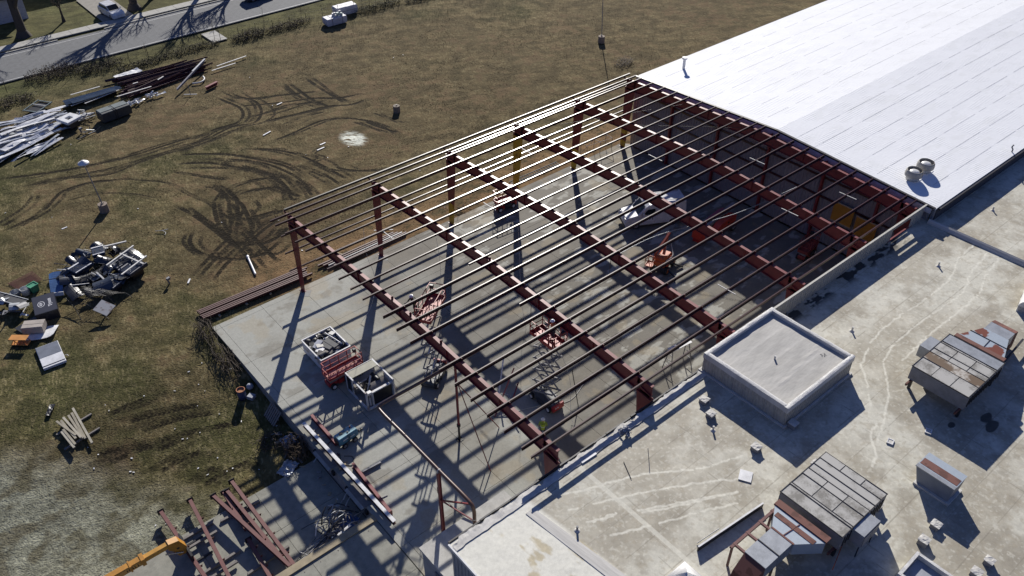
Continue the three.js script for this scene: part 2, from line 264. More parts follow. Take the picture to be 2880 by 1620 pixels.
// dry grass standing on the field (nobody could count it)
{
  const g = []; for (let k = 0; k < 3; k++) { const c = new THREE.ConeGeometry(0.014, 0.06, 3, 1, true); c.translate(0, 0.026, 0); c.rotateZ(rr(-0.7, 0.7)); c.rotateX(rr(-0.7, 0.7)); c.translate(rr(-0.05, 0.05), 0, rr(-0.05, 0.05)); g.push(c); }
  const geo = merge(g), N = 80000, m = mat([1, 1, 1], 0.95, { plain: true }); const im = new THREE.InstancedMesh(geo, m, N); im.name = 'dry_grass'; im.userData = { kind: 'stuff', label: 'short dry grass growing over the field' };
  const M4 = new THREE.Matrix4(), Q = new THREE.Quaternion(), E3 = new THREE.Euler(), C = new THREE.Color(); let k = 0;
  while (k < N) {
    const x = rr(-26, 80), z = rr(-57, 15); if (x > -8.3 && z > -1.0) continue; if (x > 36 && z > 0.2) continue; if (rnd() < sm((x - 40) / 40)) continue; if (trackAt(x, z) > 0.12) continue;
    if (fbm(x * 0.9, z * 0.9 + 30, 3) > 0.62 && rnd() < 0.7) continue;
    if (z > 15.2 || (z > 2 && x < -19 && rnd() < 0.85)) continue;
    E3.set(rr(-.2, .2), rr(0, 6.3), rr(-.2, .2)); Q.setFromEuler(E3); const s = rr(0.5, 1.35); M4.compose(V(x, gnd(x, z) - 0.005, z), Q, V(s, s * rr(0.6, 1.2), s)); im.setMatrixAt(k, M4);
    const c = fieldColor(x, z), b = rr(0.9, 1.25); C.setRGB(c[0] * b, c[1] * b, c[2] * b); im.setColorAt(k, C); k++;
  }
  im.castShadow = im.receiveShadow = true; scene.add(im);
}
// litter: scraps of paper and foil too small to pick out
{
  const g = []; for (let i = 0; i < 60; i++) { const a = rnd() < 0.5, x = a ? rr(-20, 34) : rr(-20, -8), z = a ? rr(-44, -2) : rr(2, 14); g.push(bx(rr(.05, .16), .02, rr(.03, .09), x, gnd(x, z) + 0.03, z, rr(0, 3), rr(-.3, .3))); }
  const o = obj('litter', g, M.whitePaint); o.userData = { kind: 'stuff', label: 'pale scraps of litter strewn over the field' };
}

// ---------- concrete slab with its joints ----------
const SLAB = [-7.7, 38.2, -0.35, 31.0];
const slabMat = new THREE.MeshStandardMaterial({ roughness: 0.85 });
slabMat.map = colTex(2048, 1400, (u, v) => {
  const x = lerp(SLAB[0], SLAB[1], u), z = lerp(SLAB[2], SLAB[3], v);
  const n1 = fbm(x * 0.22 + 3, z * 0.22, 4), n2 = fbm(x * 1.3, z * 1.3 + 9, 4), n3 = fbm(x * 9, z * 9, 2), n4 = hash(Math.floor(x * 44), Math.floor(z * 44));
  let c = mix3([0.42, 0.42, 0.395], [0.33, 0.32, 0.29], sm((n1 - 0.3) / 0.35));
  const used = sm((x - 1 + (n1 - 0.5) * 10) / 8); c = mix3(c, mix3([0.215, 0.195, 0.168], [0.14, 0.126, 0.108], n2), used * 0.92);
  c = mix3(c, [0.5, 0.495, 0.46], 0.7 * sm((fbm(x * 0.8 + 11, z * 1.5, 4) - 0.56) / 0.12) * sm((x - 8) / 8));     // scraped glue patches
  c = mix3(c, [0.2, 0.18, 0.15], 0.5 * sm((fbm(x * 0.5 + 31, z * 0.6 + 4, 4) - 0.6) / 0.1));                        // oil and water stains
  c = mix3(c, [0.42, 0.33, 0.2], 0.28 * sm((fbm(x * 0.6 + 71, z * 0.6 + 4, 3) - 0.62) / 0.1));
  const k = (0.86 + 0.2 * n3 + 0.14 * (n4 - 0.5)) * 0.82; return [c[0] * k, c[1] * k, c[2] * k * 0.93];
}, false);
slabMat.bumpMap = FINEBUMP.clone(); slabMat.bumpMap.repeat.set(24, 16); slabMat.bumpScale = 0.006;
{
  const s = new THREE.Group(); s.name = 'concrete_slab'; s.userData = { kind: 'structure', label: 'large concrete floor slab under the steel frame' }; scene.add(s);
  obj('slab_base', [bx(45.84, 1.25, 31.29, 15.25, -1.4, 15.325)], M.concrete, s);
  const xs = [-7.7, -7.12, -3.56, 0.04, 3.83, 7.62, 11.43, 15.24, 19.05, 22.86, 26.67, 30.48, 34.3, 38.2], zs = [-0.35, 0.2, 5.2, 10.3, 15.4, 20.55, 25.7, 31.0], G = 0.011;
  for (let i = 0; i + 1 < xs.length; i++) for (let j = 0; j + 1 < zs.length; j++) {
    const w = xs[i + 1] - xs[i] - 2 * G, d = zs[j + 1] - zs[j] - 2 * G, g = bx(w, 0.15 + 0.004 * hash(i, j), d, (xs[i] + xs[i + 1]) / 2, -0.149, (zs[j] + zs[j + 1]) / 2);
    obj('floor_panel', planar(g, ...SLAB), slabMat, s);
  }
  // lighter block pads let into the joint beside each column
  for (let i = 0; i < 6; i++) { const g = bx(0.8, 0.03, 0.8, i * 7.62, -0.018, 0.62, Math.PI / 4); obj('column_pad', g, M.concrete, s); }
}
// loading pit apron, upper pavement, pit wall
const apronMat = mat([0.30, 0.295, 0.245], 0.88, { bump: 0.006 });
{
  const a = new THREE.Group(); a.name = 'apron_pavement'; a.userData = { kind: 'structure', label: 'sunken concrete apron of the loading dock' }; scene.add(a);
  for (let i = 0; i < 5; i++) for (let j = 0; j < 2; j++) { const y = -1.25; obj('apron_panel', bx(4.48, 0.2, 3.55, -9.98 - i * 4.5, y - 0.155 + 0.003 * hash(i, j), 17.25 + j * 3.58), apronMat, a); }
  const b = new THREE.Group(); b.name = 'upper_pavement'; b.userData = { kind: 'structure', label: 'upper concrete pavement beside the dock pit' }; scene.add(b);
  for (let i = 0; i < 5; i++) for (let j = 0; j < 3; j++) obj('pavement_panel', bx(4.48, 0.3, 4.28, -9.99 - i * 4.5, -0.3 + 0.004 * hash(i, j + 7), 25.32 + j * 4.3), apronMat, b);
  const w = thing('pit_retaining_wall', 'long tan concrete wall top along the dock pit, beside the wire heap', 'wall', [-17.7, -1.4, 22.92]);
  obj('wall_body', bx(20, 1.3, 0.42, 0, 0, 0.05), M.concrete, w); obj('coping', bx(20, 0.2, 0.5, 0, 1.302, 0), mat([0.37, 0.31, 0.20], 0.85), w);
}
// ---------- road, pavement, verge across the field ----------
{
  const roadMat = mat([0.135, 0.14, 0.145], 0.85, { bump: 0.006 }), ry = -0.035;
  const r = struct('road', bx(190, 0.12, 8.9, 35, ry - 0.12, -62.7), roadMat, 'grey asphalt road behind the field');
  const line = mat([0.55, 0.55, 0.53], 0.7);
  struct('road_marking', bx(190, 0.01, 0.14, 35, ry - 0.006, -58.55), line, 'white edge line nearest the field');
  struct('road_marking', bx(190, 0.01, 0.12, 35, ry - 0.006, -66.4), line, 'white edge line on the far side of the road');
  const k = new THREE.Group(); k.name = 'sidewalk'; k.userData = { kind: 'structure', label: 'pale concrete sidewalk across the road' }; scene.add(k);
  const wm = mat([0.42, 0.41, 0.37], 0.85);
  for (let i = 0; i < 46; i++) obj('sidewalk_panel', bx(2.37, 0.14, 1.7, -36 + i * 2.4, -0.1 + 0.006 * hash(i, 4), -69.0), wm, k);
  for (let i = 0; i < 38; i++) { if (i > 12 && i < 15) continue; obj('kerb_stone', bx(2.96, 0.24, 0.2, -36 + i * 3, -0.16, -67.3), wm, k); }
  const dm = mat([0.30, 0.28, 0.24], 0.9);
  struct('driveway', bx(4.2, 0.06, 11, 10.4, -0.11, -75.6), dm, 'pale gravel driveway under the parked car');
  struct('driveway', bx(4.2, 0.05, 1.2, 10.4, -0.075, -67.55), dm, 'driveway apron dropping to the road');
  const p = one('concrete_plate', 'square concrete plate lying between the fence and the road', 'plate', bx(1.95, 0.1, 3.7, 17.75, -0.12, -55.4, 0.02), wm);
}

// ---------- big white-roofed warehouse ----------
const whiteRoof = new THREE.MeshPhysicalMaterial({ roughness: 0.72, specularIntensity: 0.5 }); whiteRoof.color.setRGB(0.78, 0.79, 0.80);
whiteRoof.map = colTex(1024, 512, (u, v) => { const n = tn(u, v, 6, 4, 2), f = tn(u, v, 80, 2); const s = sm((tn(u, v, 14, 4, 8) - 0.62) / 0.1); const k = 0.94 + 0.07 * n + 0.05 * (f - 0.5); return mix3([k, k, k], [0.82, 0.82, 0.79], s * 0.25); });
whiteRoof.map.repeat.set(1 / 24, 1 / 12);
whiteRoof.bumpMap = greyTex(1024, 1024, (u, v) => { const amp = sm((tn(u, v, 5, 3, 6) - 0.5) / 0.15), r = 0.5 + 0.5 * Math.cos(u * 40 * 2 * Math.PI); return 0.4 + 0.4 * amp * Math.pow(r, 6) + 0.12 * tn(u, v, 50, 2, 1); });
whiteRoof.bumpMap.repeat.set(1 / 12, 1 / 6); whiteRoof.bumpScale = 0.04;
{
  const t = thing('metal_warehouse', 'long warehouse with a bright white membrane roof behind the steel frame', 'building', [38.4, 0, 16.1]);
  const L = 92, Z0 = -15.75, Z1 = 15.75, zr = 0.85, y0 = 7.52, yr = 8.28;
  const slope = (z) => z < zr ? lerp(y0, yr, (z - Z0) / (zr - Z0)) : lerp(yr, y0, (z - zr) / (Z1 - zr));
  const strips = 8;
  for (const side of [0, 1]) for (let i = 0; i < strips; i++) {
    const za = side ? lerp(zr, Z1, i / strips) : lerp(Z0, zr, i / strips), zb = side ? lerp(zr, Z1, (i + 1) / strips) : lerp(Z0, zr, (i + 1) / strips);
    const up = side ? (strips - 1 - i) : i, lift = 0.004 * up, nx = 46;
    const g = sheet(L, zb - za, nx, 1, (u, v) => [0.1 + u * L, slope(lerp(za, zb, v)) + lift + 0.006 * (hash(Math.floor(u * nx), i * 2 + side + Math.round(v) * 31) - 0.5), lerp(za - (side ? 0 : 0.0), zb, v)], 0.12);
    const p = g.attributes.position, uv = g.attributes.uv; for (let k = 0; k < p.count; k++) uv.setXY(k, p.getX(k), p.getZ(k) + side * 40);
    obj('roof_sheet', g, whiteRoof, t);
  }
  const seamM = mat([0.70, 0.71, 0.72], 0.7); for (let i = 1; i < strips; i++) for (const side of [0, 1]) { const z = side ? lerp(zr, Z1, i / strips) : lerp(Z0, zr, i / strips), y = slope(z) + 0.004 * (side ? strips - i : i) + 0.004; const g = []; for (let x = 0.6 + 3 * hash(i, side); x < L - 4; ) { const l = 1.2 + 5 * hash(Math.round(x * 7), i + side * 9); g.push(bar(V(x, y, z), V(x + l, y, z), 0.03 + 0.03 * hash(i, Math.round(x)), 0.008)); x += l + 0.3 + 1.6 * hash(Math.round(x * 3), i + 40); } obj('lap_seam', g, seamM, t).userData.kind = 'stuff'; }
  const wallM = mat([0.25, 0.255, 0.28], 0.6), endM = wallM;
  obj('side_wall', bx(L - 0.2, 7.3, 0.2, L / 2 + 0.1, 0, Z0 + 0.16), wallM, t); obj('side_wall', bx(L - 0.2, 7.3, 0.2, L / 2 + 0.1, 0, Z1 - 0.16), wallM, t); obj('far_wall', bx(0.2, 7.3, 31, L - 0.1, 0, 0), wallM, t);
  // end wall towards the steel frame: ribbed sheets, wind posts and girts
  for (let i = 0; i < 33; i++) { const z = Z0 + 0.5 + i * 0.945, h = Math.min(slope(z - 0.4), slope(z + 0.4)) - 0.16; const gs = [bx(0.03, h, 0.94, 0.06, 0, z)]; for (let k = 0; k < 3; k++) gs.push(bx(0.06, h - 0.01, 0.1, 0.03, 0, z - 0.31 + k * 0.31)); obj('wall_sheet', gs, endM, t); }
  for (const z of [-10.5, -4.9, 0.7, 6.3, 11.5]) obj('wind_post', ibeam(V(-0.22, 0, z), V(-0.22, slope(z) - 0.25, z), 0.3, 0.18), M.primer, t);
  for (const y of [2.2, 4.2, 6.0]) obj('wall_girt', [bx(0.07, 0.18, 30.6, -0.045, y, 0)], M.purlin, t);
  // rake flashing
  const rake = []; for (const [a, b] of [[Z0, zr], [zr, Z1]]) { rake.push(bar(V(0.03, slope(a) + 0.06, a), V(0.03, slope(b) + 0.06, b), 0.22, 0.1)); }
  obj('rake_trim', rake, M.darkSteel, t);
  const fl = []; for (const [a, b] of [[Z0 + 0.2, zr], [zr, Z1 - 0.2]]) fl.push(bar(V(-0.09, slope(a) - 0.26, a), V(-0.09, slope(b) - 0.26, b), 0.03, 0.44)); obj('rake_flashing', fl, mat([0.55, 0.57, 0.66], 0.5), t);
  obj('gutter', [bx(L - 1, 0.16, 0.2, L / 2, y0 - 0.22, Z1 + 0.11)], M.darkSteel, t); obj('eave_trim', [bx(L - 1, 0.14, 0.08, L / 2, y0 - 0.16, Z0 - 0.05)], M.darkSteel, t);
  obj('wall_skirt', [bx(L - 1, 0.95, 0.06, L / 2, 6.36, Z1 - 0.02)], mat([0.05, 0.055, 0.075], 0.6), t);
}
// ---------- old building with the flat grey roof ----------
const RY = 6.35, ROOF = [-7.75, 62, 31.1, 56];
function roofLines(pts) { const c = new THREE.CatmullRomCurve3(pts.map(p => V(p[0], 0, p[1]))); return c.getPoints(200); }
const roofMat = new THREE.MeshStandardMaterial({ roughness: 0.72 });
{
  const w = 2048, h = 740, P = new Float32Array(w * h), TAR = new Float32Array(w * h), [x0, x1, z0, z1] = ROOF;
  const stamp = (A, x, z, r, v) => { const X = (x - x0) / (x1 - x0) * w, Z = (z - z0) / (z1 - z0) * h, R = r / (x1 - x0) * w; for (let j = Math.floor(Z - R); j <= Z + R; j++) for (let i = Math.floor(X - R); i <= X + R; i++) { if (i < 0 || j < 0 || i >= w || j >= h) continue; const d = Math.hypot(i - X, j - Z) / R; if (d < 1) A[j * w + i] = Math.max(A[j * w + i], v * (1 - d * d * 0.5)); } };
  const lines = [
    [[20.05, 37.24], [22.46, 36.5], [25.71, 36.3], [29.45, 36.51], [32.78, 36.39], [35.19, 35.72], [38.02, 35.5]],
    [[21.35, 38.02], [23.53, 37.57], [27.47, 37.6], [32.26, 37.73], [34.31, 37.07], [37.86, 36.69]],
    [[22.36, 38.71], [25.71, 38.57], [29.09, 38.62], [32.97, 38.52], [34.88, 37.96], [37.8, 37.51]],
    [[-1.3, 32.51], [0.94, 33.47], [3.18, 34.42], [5.7, 36.06], [8.31, 37.03]], [[-1.68, 33.43], [0.91, 34.6], [2.93, 35.62], [5.26, 36.89], [6.79, 37.94]],
    [[1.1, 35.88], [3.42, 37.07], [6.07, 38.5]], [[1.2, 36.1], [3.42, 37.25], [5.8, 38.3]], [[-1.08, 35.98], [0.9, 36.91], [3.44, 37.97], [5.51, 38.94]], [[-1.45, 34.6], [-0.16, 35.26]], [[-1.2, 34.8], [0.1, 35.2]],
    [[16.3, 40.6], [15.2, 40.9], [14.2, 41.8], [13.2, 42.2]], [[20.05, 37.24], [18.6, 38.6], [17.3, 39.6]], [[21.35, 38.02], [19.2, 39.6], [17.2, 40.6], [15.0, 41.4]]];
  lines.forEach((l, li) => { for (const p of roofLines(l)) { const n = fbm(p.x * 2 + li * 9, p.z * 2, 2); if (n > 0.27) stamp(P, p.x + (n - 0.5) * 0.1, p.z + (fbm(p.x * 3, p.z * 3 + 7, 2) - 0.5) * 0.22, 0.05 + 0.05 * n, 0.9); } });
  roofMat.map = colTex(w, h, (u, v, i, j) => {
    const x = lerp(x0, x1, u), z = lerp(z0, z1, v); const n1 = fbm(x * 0.25 + 8, z * 0.3, 4), n2 = fbm(x * 1.1, z * 1.1 + 3, 4), n3 = fbm(x * 7, z * 7, 2), n4 = hash(i, j);
    let c = mix3([0.52, 0.51, 0.465], [0.38, 0.355, 0.305], sm((n1 * 0.7 + n2 * 0.3 - 0.36) / 0.24));
    c = mix3(c, [0.25, 0.225, 0.185], 0.6 * sm((n2 * 0.5 + fbm(x * 0.45 + 20, z * 0.5, 4) * 0.5 - 0.46) / 0.26));
    c = mix3(c, [0.64, 0.625, 0.57], 0.4 * sm((fbm(x * 0.5 + 51, z * 0.6 + 9, 5) - 0.52) / 0.25));
    c = mix3(c, [0.60, 0.59, 0.54], 0.4 * sm((fbm(x * 6.2 + 5, z * 6.2, 3) - 0.62) / 0.1)); c = mix3(c, [0.30, 0.26, 0.2], 0.35 * sm((fbm(x * 4.1 + 45, z * 4.1, 3) - 0.6) / 0.12));
    const seam = Math.abs(((z - 31.1 + 0.12 * (n1 - 0.5)) / 1.83) % 1 - 0.5) < 0.012, seam2 = Math.abs(((x + 0.1 * n1) / 5.4 + 0.13 * Math.floor((z - 31.1) / 1.83)) % 1 - 0.5) < 0.004; if ((seam || seam2) && n2 > 0.3) c = mix3(c, [0.20, 0.18, 0.15], 0.5);
    // black bitumen smeared along the foot of the siding
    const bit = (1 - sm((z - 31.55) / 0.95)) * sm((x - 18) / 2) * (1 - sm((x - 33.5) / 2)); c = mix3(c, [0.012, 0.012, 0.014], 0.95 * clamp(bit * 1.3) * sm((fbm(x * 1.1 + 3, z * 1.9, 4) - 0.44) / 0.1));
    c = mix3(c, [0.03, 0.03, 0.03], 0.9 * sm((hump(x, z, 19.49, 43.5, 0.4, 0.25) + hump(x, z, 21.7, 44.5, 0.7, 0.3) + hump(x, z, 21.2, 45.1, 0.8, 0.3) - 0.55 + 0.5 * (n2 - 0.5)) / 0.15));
    const near = sm((-2.6 + 0.1 * (z - 32) - x) / 0.4); c = mix3(c, mix3([0.66, 0.655, 0.62], [0.44, 0.38, 0.26], 0.85 * sm((fbm(x * 1.6 + 9, z * 0.9, 4) - 0.55) / 0.14)), near);
    c = mix3(c, [0.66, 0.65, 0.60], P[j * w + i] * (0.55 + 0.5 * n3));
    const straight = Math.abs(x - 0.8) < 0.13 && z < 44 ? 0.7 : 0; c = mix3(c, [0.60, 0.59, 0.54], straight);
    const k = 0.86 + 0.2 * n3 + 0.12 * (n4 - 0.5); return [c[0] * k, c[1] * k * 0.985, c[2] * k * 0.9];
  }, false);
  roofMat.bumpMap = greyTex(1024, 370, (u, v) => { const x = lerp(x0, x1, u), z = lerp(z0, z1, v); return 0.5 + 0.5 * (fbm(x * 2, z * 2, 4) - 0.5); }, false); roofMat.bumpScale = 0.03;
}
function ribPanel(w, h, th = 0.03) { const gs = [bx(w - 0.006, h, th)]; const n = Math.max(2, Math.round(w / 0.3)); for (let k = 0; k < n; k++) gs.push(bx(0.07, h - 0.01, 0.03, -w / 2 + (k + 0.5) * w / n, 0.004, th / 2 + 0.012)); return merge(gs); }
{
  const t = thing('flat_roof_building', 'old flat-roofed building with a stained grey membrane roof in the foreground', 'building', [0, 0, 0]);
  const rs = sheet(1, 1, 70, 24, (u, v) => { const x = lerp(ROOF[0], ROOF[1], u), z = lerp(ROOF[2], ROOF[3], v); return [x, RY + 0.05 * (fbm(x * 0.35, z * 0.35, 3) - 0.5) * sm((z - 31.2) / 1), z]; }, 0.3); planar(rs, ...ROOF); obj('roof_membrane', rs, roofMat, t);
  obj('wall_core', [bx(69, 5.98, 24.2, 27, 0, 43.6)], M.concrete, t);
  const pg = ribPanel(0.9, 6.04).rotateY(-Math.PI / 2); for (let i = 0; i < 14; i++) obj('wall_panel', pg.clone().translate(-7.62, 0, 31.6 + i * 0.9), M.sidingBlue, t);
  obj('north_wall', bx(69.4, 6.04, 0.12, 27.05, 0, 31.22), M.siding, t);
  obj('edge_trim', [bx(0.1, 0.22, 24.8, -7.79, 6.18, 43.5)], M.whiteMetal, t);
  // dark metal edge along the frame, and the torn membrane that hangs over it
  const eg = []; for (let i = 0; i < 19; i++) eg.push(bx(1.03, 0.16 + 0.05 * rnd(), 0.09, -7.2 + i * 1.03, 6.22 + 0.03 * rnd(), 31.0 + 0.02 * rnd(), 0.02 * (rnd() - .5), 0, 0.03 * (rnd() - .5))); obj('edge_flashing', eg, M.darkSteel, t);
  obj('torn_membrane', sheet(19.5, 0.5, 130, 4, (u, v) => { const x = -7.7 + u * 19.5, j = fbm(x * 2.3, 4, 3); return [x + 0.1 * v * (j - 0.5), RY + 0.05 + 0.10 * sm(v) * Math.abs(fbm(x * 3.1, v * 2, 2) - 0.35) - 0.02 * v, 31.72 - 0.12 * j - v * (0.3 + 0.42 * j)]; }, 0.012), M.membrane, t);
  obj('coated_strip', sheet(1, 1, 3, 20, (u, v) => [lerp(-3.55, -2.35, v) + u * (0.55 + 0.3 * v), RY + 0.036 + 0.008 * Math.sin(u * Math.PI), lerp(32.2, 43, v)], 0.03), M.membrane, t);
  obj('joint_cover', sheet(1, 1, 4, 30, (u, v) => [38.3 + 0.35 * Math.sin(v * 4) * 0.4 + (u - 0.5) * 0.55, RY + 0.05 + 0.28 * Math.sin(u * Math.PI), lerp(31.75, 54, v)], 0.05), M.membrane, t);
  // low lean-to against the near corner
  const s = thing('lean_to', 'low concrete lean-to with a pale flat roof under the bent pipe', 'building', [-4.75, 0, 29.6]);
  obj('wall', [bx(6, 2.62, 2.75, 0.02, 0, 0.05)], M.sidingBlue, s); obj('flat_roof', bx(6.15, 0.16, 2.95, 0, 2.64, -0.02), mat([0.5, 0.49, 0.45], 0.85), s); obj('doorway', [bx(0.06, 1.9, 0.95, -3.0, 0.1, 0.5)], M.black, s); obj('door_frame', [bx(0.1, 0.1, 1.15, -3.02, 2.02, 0.5), bx(0.1, 1.9, 0.08, -3.02, 0.1, -0.03), bx(0.1, 1.9, 0.08, -3.02, 0.1, 1.03)], M.grey, s);
}
// siding that stands on the roof edge behind the frame
{
  const t = thing('siding_wall', 'band of beige ribbed siding standing on the edge of the grey roof', 'wall', [0, RY - 0.05, 31.16]);
  const full = ribPanel(0.9, 1.32), head = ribPanel(0.9, 0.3);
  for (let x = 17.9; x < 38.4; x += 0.9) { const open = x > 33.2 && x < 36.6; const o = obj('siding_panel', (open ? head : full).clone().translate(x, open ? 1.02 : 0, 0), M.siding, t); }
  obj('top_trim', bx(20.9, 0.05, 0.14, 27.95, 1.325, 0), M.siding, t); obj('opening_sill', bx(3.5, 0.1, 0.12, 34.95, 0.06, -0.02), M.primer, t); obj('opening_jamb', [bx(0.08, 1.3, 0.12, 33.12, 0, -0.1)], M.darkSteel, t); obj('opening_jamb', [bx(0.08, 1.3, 0.12, 36.82, 0, -0.1)], M.darkSteel, t);
}

// ---------- steel frame ----------
{
  const t = thing('steel_building_frame', 'dark red steel portal frame with roof purlins standing over the slab', 'steel frame', [0, 0, 0]);
  const W = 30.85, EV = 7.5, S = 0.043, mid = W / 2, top = z => EV + S * Math.min(z, W - z);
  const depth = z => { const d = Math.min(z, W - z); return d < 7 ? lerp(1.12, 0.84, sm(d / 7)) : lerp(0.84, 0.96, (d - 7) / (mid - 7)); };
  const XS = [0, 7.62, 15.24, 22.86, 30.48, 37.5], BOT = 0.40, KN = 1.1;
  const quad = (pts, w) => { const g = poly(pts, w); g.rotateY(-Math.PI / 2); g.translate(w / 2, 0, 0); return g; };     // pts are (z, y)
  // yellow paint on some columns: [bottom, top] of the painted band
  const paint = { 2: [[0, 2.2]], 3: [[0.95, 6.35]], 4: [[0, 2.25]], 5: [[0, 0.75], [1.45, 2.2]] };
  XS.forEach((x, i) => {
    for (const side of [0, 1]) {
      const Z = z => side ? W - z : z, kz = y => lerp(BOT, KN, y / 6.6), H = 6.6;
      const seg = (a, b, o = 0) => [quad([[Z(0.02), a], [Z(kz(a)), a], [Z(kz(b)), b], [Z(0.02), b]], 0.02 + o), bar(V(x * 0, a, Z(kz(a))), V(0, b, Z(kz(b))), 0.27 + o, 0.026 + o), bar(V(0, a, Z(0.012)), V(0, b, Z(0.012)), 0.27 + o, 0.026 + o)].map(g => g.translate(x, 0, 0));
      const col = obj('column', [...seg(0.02, H), bx(0.36, 0.03, 0.5, x, 0.0, Z(0.17))], M.primer, t);
      obj('stiffener', [bar(V(x, 6.72, Z(0.03)), V(x, 7.0, Z(1.25)), 0.2, 0.02), bar(V(x, 7.45, Z(0.04)), V(x, 6.72, Z(1.08)), 0.05, 0.02), bar(V(x + 0.0, 6.6, Z(KN)), V(x, EV, Z(KN + 0.04)), 0.2, 0.02)], M.primer, col);
      if (!side && paint[i]) for (const [a, b] of paint[i]) obj('yellow_paint', seg(a + 0.03, b, 0.006), M.yellow, col);
    }
    // two rafter halves
    const bot = z => top(z) - depth(z), n = 8, web = [];
    const up = [], lo = []; for (let k = 0; k <= 2 * n; k++) { const z = 0.02 + (W - 0.04) * k / (2 * n); up.push([z, top(z) - 0.02]); lo.push([z, bot(z) + 0.02]); }
    web.push(quad([...lo, ...up.reverse()], 0.02).translate(x, 0, 0));
    const fl = []; for (let k = 0; k < 2 * n; k++) { const a = W * k / (2 * n), b = W * (k + 1) / (2 * n); fl.push(bar(V(x, bot(a) + 0.012, a), V(x, bot(b) + 0.012, b), 0.25, 0.024)); }
    const r = obj('rafter', [...web, ...fl], M.primer, t);
    obj('top_flange', [bar(V(x, top(0) - 0.012, 0), V(x, top(mid) - 0.012, mid), 0.24, 0.026), bar(V(x, top(mid) - 0.012, mid), V(x, top(W) - 0.012, W), 0.24, 0.026)], M.primer, r);
    for (const z of [5.1, 10.3, mid, 20.6, 25.8]) obj('splice_plate', bx(0.19, depth(z) - 0.03, 0.03, x, bot(z) + 0.012, z), M.primer, r);
  });
  // roof purlins: Z sections lying on the rafters
  const zsec = (x0, x1, z, y, f = 1) => { const m = (x0 + x1) / 2, L = x1 - x0; return [bx(L, 0.19, 0.016, m, y + 0.008, z), bx(L, 0.012, 0.075, m, y + 0.196, z + f * 0.032), bx(L, 0.012, 0.07, m, y, z - f * 0.03)]; };
  const zs = []; for (let k = 0; k < 10; k++) zs.push([1.2 + 1.535 * k, k === 9 ? 6.05 : -1.57]);
  for (let k = 0; k < 10; k++) zs.push([15.92 + 1.515 * k, k === 3 ? 6.05 : -1.57]);
  for (const [z, x0] of zs) {
    const y = top(z), p = obj('purlin', zsec(x0, 38.3, z, y, z < mid ? 1 : -1), M.purlin, t);
    const cl = []; for (const x of XS) if (x > x0) cl.push(bx(0.02, 0.2, 0.09, x + 0.06, y + 0.002, z + 0.06)); obj('purlin_clip', cl, M.primer, p).userData.kind = 'stuff';
  }
  obj('eave_strut', [bx(39.9, 0.2, 0.016, 18.37, 7.53, 0.4), bx(39.9, 0.014, 0.08, 18.37, 7.724, 0.43)], M.purlin, t);
  obj('eave_strut', [bx(38.3, 0.22, 0.02, 19.15, 7.46, -0.4), bx(38.3, 0.014, 0.1, 19.15, 7.68, -0.36)], M.darkSteel, t);
  obj('eave_strut', [bx(39.9, 0.2, 0.016, 18.37, 7.53, 30.35), bx(39.9, 0.014, 0.08, 18.37, 7.724, 30.33)], M.purlin, t);
  for (const x of XS) obj('eave_bracket', [bar(V(x, 7.4, 0), V(x, 7.5, -0.42), 0.1, 0.06)], M.primer, t);
  // wall girts on the far side
  for (const [y, a, b] of [[7.08, 15.2, 38.2], [5.69, -0.78, 38.2], [4.02, -0.75, 38.2], [2.27, -0.69, 22.9]]) obj('wall_girt', [bx(b - a, 0.17, 0.016, (a + b) / 2, y - 0.17, -0.1), bx(b - a, 0.012, 0.07, (a + b) / 2, y, -0.07)], M.purlin, t);
  // a few left-over hangers, rods and struts
  for (const [x, z] of [[4, 7.3], [12, 9.2], [20, 4.4], [27, 12.5], [33, 18.3], [34.5, 25.9], [29, 24.4], [18, 27.2]]) obj('sag_strut', bar(V(x, top(z) + 0.12, z), V(x, top(z) + 0.16, z + 1.5), 0.05, 0.04), M.pipeWhite, t);
  obj('tie_rod', tube(V(22.9, 6.9, 0.6), V(37.4, 7.6, 7.6), 0.018), M.darkSteel, t); obj('tie_rod', tube(V(30.6, 7.1, 6.0), V(37.4, 7.7, 14), 0.018), M.darkSteel, t);
  for (const [x, z] of [[0, 16.7], [0, 20.0], [0, 14.6], [7.62, 15.4]]) obj('erection_lug', [bx(0.16, 0.22, 0.02, x, top(z), z), bx(0.02, 0.2, 0.14, x + 0.05, top(z), z)], M.primer, t);
  // crimped bright conduits slung below the purlins
  obj('conduit', wire([[15.3, 7.2, 19.9], [20, 6.9, 19.8], [27, 6.95, 21.8], [34, 6.9, 22.5]], 0.025), M.galv, t);
}
// prop and brace under the first rafter
{
  const t = thing('steel_prop', 'slender red prop with a black foot holding up the nearest rafter', 'prop', [0.1, 0.004, 21.25]);
  obj('post', tube(V(0, 1.4, 0), V(0, 7.0, 0), 0.085, 0.085, 10), M.primer, t); obj('foot', [tube(V(0, 0, 0), V(0, 1.4, 0), 0.075, 0.075, 10), bx(0.4, 0.03, 0.4)], M.black, t); obj('collar', [tube(V(0, 1.3, 0), V(0, 1.5, 0), 0.13, 0.13, 10)], M.black, t);
  obj('brace', tube(V(0, 5.6, 0.05), V(-0.1, 0.02, 3.45), 0.035), M.primer, t); obj('brace', tube(V(0, 5.4, 0), V(2.7, 0.02, 0.9), 0.035), M.primer, t);
}
